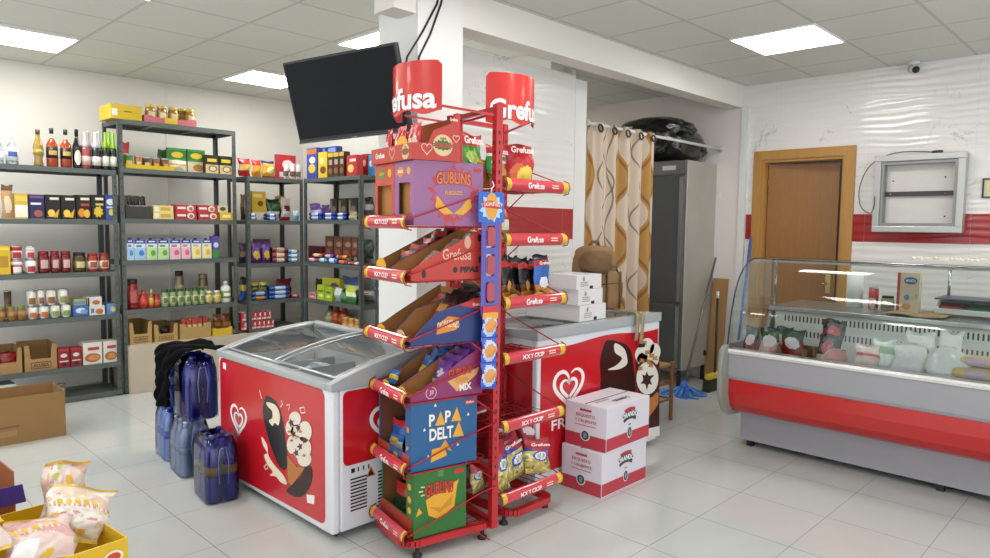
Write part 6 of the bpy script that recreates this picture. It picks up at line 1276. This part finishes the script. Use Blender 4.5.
# on the steel worktop
ZW = .946
o = MB().lathe([(.018, 0), (.055, 0), (.055, .24), (.018, .24)], M('#e2e4dd', .8), 22).build('paper_roll'); p = at(854.5, 297, 'x', 5.42); place(o, (5.42, p.y, ZW)); tag(o, 'white paper roll standing on the steel worktop', 'paper roll')
o = can('#b8343a', '#d8b8a8')('spice_can', .065, .155); p = at(872, 299, 'x', 5.36); place(o, (5.36, p.y, ZW), -PI/2); tag(o, 'red and white tall can on the steel worktop', 'can')
o = jar('#a8a488', '#2b2a28', '#8d8a6c', .4)('pickle_jar', .085, .10); p = at(886, 300, 'x', 5.36); place(o, (5.36, p.y, ZW), -PI/2); tag(o, 'small glass jar with black lid on the steel worktop', 'jar')
pr_ = [('r', '#b8433c', -.43, .5, .14, .98), ('e', '#35559c', .1, .80, .6, .18), ('t', '#e6e6ea', .1, .80, .44, .07, 'MARIETA'), ('e', '#5b86b8', -.05, .38, .26, .14), ('e', '#c98f4a', -.05, .16, .4, .16), ('r', '#b9ad98', .36, .42, .1, .10)]
a_ = at(898, 272, 'x', 5.33); c_ = at(920.5, 272, 'x', 5.33); o = carton_mesh(a_.y-c_.y, .06, a_.z-ZW, '#d5c8ae', pr_).build('biscuit_box'); place(o, (5.33, (a_.y+c_.y)/2, ZW), -PI/2); tag(o, 'beige biscuit box with blue oval on the steel worktop', 'box')
b = MB().grid(lambda u, v: (.02+.30*v, -.05-.34*u, .003+.008*math.sin(7*u+3*v)*math.sin(PI*u)), 16, 8, M('#a58a66', .8)); o = b.build('wrapping_paper'); p = at(880, 302, 'x', 5.1); place(o, (5.06, p.y+.02, ZW+.009)); o.modifiers.new('thick', 'SOLIDIFY').thickness = .003; tag(o, 'sheets of brown wrapping paper on the steel worktop', 'paper')
sc = thing('weighing_scale', 'white and dark shop scale with red green keypad on worktop', 'scale', (5.28, at(966, 300, 'x', 5.28).y-.02, ZW), -PI/2)
b = MB().prism([(0, .02), (0, .05), (.10, .095), (.30, .095), (.30, .02)], -.19, .19, M('#d8d8d4', .4), lambda y, z, x: Vector((x, y, z))); b.build('housing', sc)
fs = plane((0, 0, .05), (1, 0, 0), (0, .10, .045)); b = MB().flat(fs, rect(-.02, .05, .30, .085), P('#33403c'), .0015).flat(fs, rect(-.10, .05, .12, .07), P('#a8404a'), .002).flat(fs, rect(.06, .05, .14, .07), P('#2f6a4c'), .002); b.build('keypad', sc)
MB().box(-.20, .20, .02, .32, .108, .118, M('#4a5066', .35, .6)).build('pan', sc); b = MB()
for x in (-.12, .12): MB().tube([(x, .17, .095), (x, .17, .108)], .02, m_blk, 10).build('pan_support', sc)
for x in (-.15, .15):
    for y in (.04, .27): MB().tube([(x, y, 0), (x, y, .02)], .016, m_blk, 10).build('foot', sc)
b = MB().tube([(-.17, .27, .095), (-.17, .27, .30)], .010, m_chr, 8); b.build('display_pole', sc)
b = MB().box(-.22, -.05, .255, .285, .30, .37, M('#d8d8d4', .4)).box(-.21, -.06, .2535, .2552, .31, .36, m_blk); b.text(plane((0, .2530, 0), (1, 0, 0), (0, 0, 1)), '0.00', -.13, .335, .06, .028, M('#e03030', .5, emit=1.5), .0005); b.build('display_head', sc)
tr = thing('glass_shelf_tray', 'white plastic tray of small pale lumps on top of the counter glass', 'tray', (4.93, at(950, 266, 'x', 4.93).y, 1.3035), -PI/2); W_ = .46
MB().box(-W_/2, W_/2, -.10, .10, 0, .016, M('#d8d6d0', .4)).box(-W_/2, W_/2, -.10, -.094, .016, .028, M('#d8d6d0', .4)).box(-W_/2, W_/2, 0.094, .10, .016, .028, M('#d8d6d0', .4)).build('tray_base', tr)
q = random.Random(4); b = MB()
for i in range(46): b.sphere((q.uniform(-W_*.45, W_*.42), q.uniform(-.08, .08), .027), q.uniform(.010, .016), M('#d9d2c2', .7), 6, 4)
b.build('pale_lumps', tr, kind='stuff')

# ------------------------------------------------------------------ right wall fittings
wf = thing('wall_display_case', 'aluminium framed wall display case with dangling cable, right wall', 'wall case', (XR, 1.836, 1.491), -PI/2)
m_al = M('#b9bab6', .35, .55); W_, H_ = .638, .624; b = MB()
for a in ((0, W_, 0, .05), (0, W_, H_-.05, H_), (0, .05, .05, H_-.05), (W_-.05, W_, .05, H_-.05)): b.box(a[0], a[1], -.10, -.002, a[2], a[3], m_al)
b.build('frame', wf, bevel=.004); b = MB()
for a in ((.052, W_-.052, .052, .075), (.052, W_-.052, H_-.075, H_-.052), (.052, .072, .075, H_-.075), (W_-.072, W_-.052, .075, H_-.075)): b.box(a[0], a[1], -.085, -.004, a[2], a[3], M('#8f918e', .4, .5))
b.build('inner_frame', wf); MB().box(.05, W_-.05, -.006, -.002, .05, H_-.05, M('#d2cdc9', .3)).build('back_panel', wf)
MB().box(.072, W_-.072, -.03, -.007, H_*.47, H_*.53, M('#3f3d3b', .5)).build('crossbar', wf)
b = MB()
for x, z in ((.12, .42), (.49, .44), (.50, .13)): b.tube([(x, -.012, z), (x, -.0065, z)], .006, m_blk, 8)
for x in (.11, .50): b.tube([(x, -.034, H_*.5), (x, -.0305, H_*.5)], .006, m_chr, 8)
b.build('screw', wf)
MB().tube(smooth([(.40, -.05, H_+.012), (.28, -.08, H_+.022), (.12, -.09, H_+.012), (-.04, -.07, H_-.07), (-.12, -.05, H_-.24), (-.11, -.05, H_-.40), (-.03, -.07, H_-.47), (.012, -.106, H_-.42), (.012, -.106, H_-.33)]), .0045, M('#5a5b58', .5), 8).build('cable', wf)
MB().tube([(.40, -.05, H_+.012), (.47, -.05, H_+.014)], .012, M('#3a3a38', .5), 8).build('plug', wf)
cf = thing('certificate', 'small framed certificate on the right wall at the picture edge', 'framed certificate', (XR, 1.10, 1.76), -PI/2); b = MB()
for a in ((0, .20, 0, .012), (0, .20, .138, .15), (0, .012, .012, .138), (.188, .20, .012, .138)): b.box(a[0], a[1], -.016, -.002, a[2], a[3], M('#3c3a36', .4))
b.build('frame', cf); b = MB().box(.012, .188, -.008, -.002, .012, .138, P('#d6c9a4'))
for i in range(4): b.flat(front(-.008), rect(.10, .05+.018*i, .11-.02*(i % 2), .005), P('#7c7058'), .001)
b.build('paper', cf)
cm = thing('security_camera', 'small dome bullet camera under the ceiling on right wall', 'camera', (XR-.06, 1.60, ZC), 0); MB().lathe([(.045, -.02), (.048, 0)], M('#d8d8d4', .4), 18).build('mount', cm)
b = MB().tube([(0, 0, -.02), (0, 0, -.05)], .014, M('#d8d8d4', .4), 10); b.tube([(.03, .02, -.05), (-.06, -.03, -.075)], .032, M('#d0d0cc', .35), 14); b.build('body', cm)
b = MB().tube([(-.061, -.0305, -.0752), (-.068, -.034, -.077)], .026, m_blk, 14); b.build('lens', cm)
hk = thing('wall_hook', 'white adhesive hook on the wall beside the refrigerator', 'hook', (XR-.031, 3.03+.10, 1.86), -PI/2)
p = at(719.5, 192, 'x', XR-.031); hk.location = (XR-.031, p.y, p.z-.03); MB().box(-.014, .014, -.006, 0, -.03, .03, M('#dedede', .3)).build('plate', hk); MB().tube([(0, -.006, .0), (0, -.02, -.005), (0, -.022, .015)], .004, M('#dedede', .3), 6).build('hook', hk)

# ------------------------------------------------------------------ steel fridge, rod, curtain, bags
fx0, fx1, fy0, fy1, ft_ = 5.80, XR-.032, 3.265, 3.96, 2.13
fg = thing('upright_refrigerator', 'tall stainless steel refrigerator half behind the curtain', 'refrigerator', (fx0, fy0, 0)); m_fs = M('#b3b0a6', .36, .4, bump=.05, bscale=8, var=.22, vscale=2.2); m_fd = M('#5e6063', .3, .5, var=.1)
b = MB().box(.045, fx1-fx0, 0, fy1-fy0, .16, ft_, m_fs); b.build('cabinet', fg, bevel=.006)
D_ = fy1-fy0
dd = MB().box(.0, .043, .004, D_-.004, .80, 1.99, m_fd).build('door', fg, bevel=.006); MB().box(-.02, .0, .012, .045, .82, 1.97, M('#a5a7a8', .25, .9)).build('handle', dd)
dd = MB().box(.0, .043, .004, D_-.004, .18, .79, m_fd).build('door', fg, bevel=.006); MB().box(-.02, .0, .012, .045, .20, .77, M('#a5a7a8', .25, .9)).build('handle', dd)
b = MB().box(.002, .043, .004, D_-.004, 2.0, ft_-.005, M('#7d7f80', .3, .8)).box(.0005, .002, .10, .24, 2.04, 2.08, P('#c9cac8')); b.build('top_panel', fg)
for x in (.09, fx1-fx0-.06):
    for y in (.05, D_-.05): MB().tube([(x, y, 0), (x, y, .16)], .02, M('#2c2c2c', .5), 10).build('leg', fg)
MB().tube([(fx1-fx0-.12, -.004, .28), (fx1-fx0-.12, .0, .28)], .03, M('#2c2c2c', .5), 14).build('drain_cap', fg)
gb = thing('bin_bag_bundle', 'large shiny black plastic bag bundle lying on top of refrigerator', 'bag', (6.01, 3.70, ft_+.003)); mbk = M('#0e0f11', .22, bump=.9, bscale=14, coat=.5)
soft(.02, .02, .22, .70, .74, .44, mbk, 2.6, .10, 4).build('main_bundle', gb)
soft(.06, -.27, .15, .58, .24, .30, mbk, 2.4, .08, 6).build('front_lobe', gb); soft(.24, -.30, .11, .22, .16, .14, mbk, 2.2, .12, 7).build('knotted_end', gb)
R0, R1 = Vector((4.475, 3.40, 2.325)), Vector((XR-.031, 3.225, 2.27))
cr = thing('curtain_rod', 'white curtain rod between the tiled partition and right wall', 'curtain rod', R0); MB().tube([(0, 0, 0), tuple(R1-R0)], .014, M('#d8d8d6', .35), 12).build('rod', cr)
b = MB(); dr_ = (R1-R0).normalized(); 
for p in (Vector((0, 0, 0)), R1-R0-dr_*.012): MB().tube([p, p+dr_*.012], .030, M('#d0d0ce', .4), 14).build('end_bracket', cr)
def curtain_mat():
    t = NT('printed_curtain'); uv = t.n('UVMap'); sp = t.n('SeparateXYZ'); t.l(uv.outputs[0], sp.inputs[0]); u, v = sp.outputs[0], sp.outputs[1]
    # columns of swelling pale bands with ochre between, thin dark wavy lines
    s1 = t.math('SINE', t.math('MULTIPLY', v, 2*PI*3.9)); per = .55
    uu = t.math('DIVIDE', u, per); fu = t.math('FRACT', uu); ctr = t.math('ABSOLUTE', t.math('SUBTRACT', fu, .5))
    lim = t.math('MULTIPLY_ADD', s1, .10, .375); och = t.math('GREATER_THAN', ctr, lim)
    c = t.mix(och, lin('#cbb9a6'), lin('#b0823e'))
    st = t.math('LESS_THAN', t.math('ABSOLUTE', t.math('SUBTRACT', ctr, t.math('ADD', lim, .05))), .02); c = t.mix(st, c, lin('#8a5a24'))
    for off, amp, ph in ((-.14, .10, 0), (.10, .12, 2.6), (.16, .05, 1.2)):
        s2 = t.math('SINE', t.math('MULTIPLY_ADD', v, 2*PI*3.9, ph)); x = t.math('MULTIPLY_ADD', s2, amp, off)
        ln = t.math('LESS_THAN', t.math('ABSOLUTE', t.math('SUBTRACT', t.math('SUBTRACT', fu, .5), x)), .012); c = t.mix(t.math('MULTIPLY', ln, .75), c, lin('#5a4436'))
    nz = t.noise(None, 60, 2); t.l(t.mix(t.math('MULTIPLY', nz, .12), c, lin('#b8a898')), t.b.inputs['Base Color']); t.b.inputs['Roughness'].default_value = .85
    return t.m
cu = thing('curtain', 'cream curtain with ochre waves hanging from the white rod', 'curtain', R0)
U_ = 1.25; L_ = .86; Zt = 2.20-R0.z
def cf_(u, v):
    s_ = .03+L_*u; a = Vector((0, 0, 0))+dr_*s_; k = .6+.4*v; fold = .040*math.sin(2*PI*u*5.2+.5)*k+.015*math.sin(2*PI*u*11+1)
    return (a.x+.012*math.cos(2*PI*u*5.2)*k, a.y-.005+fold, a.z+.02-(2.20)*v)
me_b = MB().grid(cf_, 90, 24, curtain_mat()); co_ = me_b.build('cloth', cu)
uvl = co_.data.uv_layers.new(name='UVMap'); nu = 91
for lp in co_.data.loops:
    i, j = lp.vertex_index % nu, lp.vertex_index//nu; uvl.data[lp.index].uv = (i/90*U_, j/24*1.0)
co_.modifiers.new('thick', 'SOLIDIFY').thickness = .002
for k in range(5):
    s_ = .05+L_*(k+.35)/5; p = dr_*s_; c0 = [(p.x+.028*dr_.x*math.cos(a), p.y-.052+.004*math.sin(a), p.z-.035+.028*math.sin(a)) for a in [2*PI*i/16 for i in range(16)]]; MB().tube(c0, .008, M('#3e332b', .4), 6, True).build('eyelet', cu)

# ------------------------------------------------------------------ television on the pillar
TVM = M('#060708', .18, var=.02); TVM.node_tree.nodes['Principled BSDF'].inputs['Specular IOR Level'].default_value = .12
tv = thing('television', 'black flat television tilted down, fixed to the white pillar', 'television'); a, c, d_ = -1.261, .262, -.044
Rz = Matrix.Rotation(a, 4, 'Z') @ Matrix.Rotation(c, 4, 'X') @ Matrix.Rotation(d_, 4, 'Y'); tv.matrix_world = Matrix.Translation((2.057, 3.126, 2.159)) @ Rz
W_, H_ = .73, .43; MB().box(-W_/2, W_/2, .0, .035, -H_/2, H_/2, m_blk).build('housing', tv, bevel=.004)
MB().box(-W_/2+.010, W_/2-.010, -.0015, -.0003, -H_/2+.024, H_/2-.012, TVM).build('screen', tv)
b = MB().box(-W_/2+.002, W_/2-.002, -.006, -.0005, -H_/2, -H_/2+.012, M('#1f2022', .25)); b.text(plane((0, -.007, 0), (1, 0, 0), (0, 0, 1)), 'LG', .02, -H_/2+.006, .03, .008, P('#8d9094'), .0008); b.build('bottom_bezel', tv)
MB().box(-.22, .22, .035, .06, -.15, .10, M('#1a1b1d', .5)).build('back_cover', tv)
iv = tv.matrix_world.inverted(); e0 = iv @ Vector((2.452, 3.19, 2.16)); b = MB().box(-.06, .06, .06, .075, -.06, .06, M('#26272a', .4)); b.bar((0, .07, 0), tuple(e0), .04, .04, M('#26272a', .4)); b.build('wall_arm', tv)
for i, (x0, x1, xb) in enumerate(((439, 407, .0), (443, 419, .03))):
    p1 = at(x0-2, 4, 'y', 3.01); p0 = at(x1, 57, 'y', 3.01); p2 = at(x1-8, 110, 'y', 3.01); m_ = (p0+p1)/2+Vector((.0, 0, -.012*(1+i)))
    top_ = Vector((p1.x+.03, p1.y, ZC-.002)); o = MB().tube([top_-p2, p1-p2, m_-p2, p0-p2, Vector((0, 0, 0))], .006, m_blk, 8).build('power_cable'); o.location = p2; tag(o, ['black cable on the pillar face, the one nearer the television', 'black cable on the pillar face, the one nearer the beam'][i], 'cable', 'black cables on the pillar')

# ------------------------------------------------------------------ stool, mop, broom, sheet of card
sx, sy = 4.55, 2.90; st = thing('stool', 'wooden stool with woven rush seat behind the freezer', 'stool', (sx, sy, 0), .0); mw = M('#8a5a30', .45, var=.15, vscale=14)
for x in (.02, .30):
    for y in (.02, .30): MB().lathe([(.013, 0), (.017, .02), (.015, .05), (.017, .2), (.014, .24), (.018, .26), (.016, .44), (.019, .455), (.012, .465)], mw, 12, (x-.05, y-.16, 0)).build('leg', st)
for z in (.17, .30):
    for q0, q1 in (((.02, .02), (.30, .02)), ((.30, .02), (.30, .30)), ((.30, .30), (.02, .30)), ((.02, .30), (.02, .02))): MB().tube([(q0[0]-.05, q0[1]-.16, z), (q1[0]-.05, q1[1]-.16, z)], .008, mw, 8).build('stretcher', st)
t = NT('woven_rush'); tc = t.n('TexCoord'); w_ = t.n('TexWave'); w_.inputs['Scale'].default_value = 40; t.l(tc.outputs['Object'], w_.inputs['Vector']); t.l(t.mix(w_.outputs['Fac'], lin('#8d6a3c'), lin('#b8935a')), t.b.inputs['Base Color']); t.b.inputs['Roughness'].default_value = .8; t.bump(w_.outputs['Fac'], .5, .005)
MB().box(-.025, .245, -.135, .135, .425, .452, t.m).build('seat', st, bevel=.008)
mp = thing('mop', 'mop with blue strands, grey handle leaning by the refrigerator', 'mop', (5.66, 3.13, 0)); top_ = Vector((6.30, 3.19, 1.22))-Vector((5.66, 3.13, 0))
MB().tube([(0, 0, .07), tuple(top_)], .011, M('#6f7478', .35, .5), 10).build('handle', mp); MB().lathe([(.045, .03), (.035, .08), (.015, .12)], M('#2f6ac0', .4), 14).build('mop_head', mp)
q = random.Random(8); b = MB(); m1, m2 = M('#3f78c8', .9), M('#6aa0dc', .9)
for i in range(90):
    a = q.uniform(0, 2*PI); r_ = q.uniform(.08, .19); b.tube([(.02*math.cos(a), .02*math.sin(a), .06), (.5*r_*math.cos(a+.1), .5*r_*math.sin(a+.1), .04+.02*q.random()), (r_*math.cos(a), r_*math.sin(a), .006), ((r_+.04)*math.cos(a+.35), (r_+.04)*math.sin(a+.35), .006)], .0055, m1 if i % 3 else m2, 5)
b.build('strands', mp, kind='stuff')
cd = MB().box(0, .006, -.08, .08, 0, 1.02, M('#a37a4c', .8, var=.1)); o = cd.build('cardboard_sheet'); p = at(714, 330, 'x', 6.33); place(o, (6.29, 3.172, .0), 0, 0, .095); tag(o, 'tall sheet of brown cardboard leaning on the wall beside the refrigerator', 'cardboard')
br = thing('broom', 'broom with yellow and black bristles by the counter end', 'broom', (6.03, 3.02, 0)); MB().tube([(0, 0, .16), (.12, .06, .86)], .011, M('#26282a', .4), 10).build('handle', br); MB().tube([(.1175, .0588, .845), (.13, .065, .91)], .013, M('#d8d8d8', .4), 10).build('handle_tip', br)
MB().box(-.15, .15, -.025, .025, .11, .16, M('#d8c03a', .4)).build('broom_head', br, bevel=.008); MB().prism([(-.15, .11), (-.17, 0), (.17, 0), (.15, .11)], -.035, .035, M('#33301f', .9, bump=.8, bscale=120), plane((0, 0, 0), (1, 0, 0), (0, 0, 1))).build('bristles', br)
sp_ = thing('squeegee', 'long blue handled tool leaning toward the tiled post beside the door', 'cleaning tool', (6.23, 2.932, 0)); MB().tube([(0, 0, .03), (.19, -.03, 1.42)], .012, M('#3a62b8', .35), 10).build('handle', sp_); MB().box(-.02, .02, -.05, .05, 0, .03, M('#2c3f7c', .5)).build('blade', sp_)
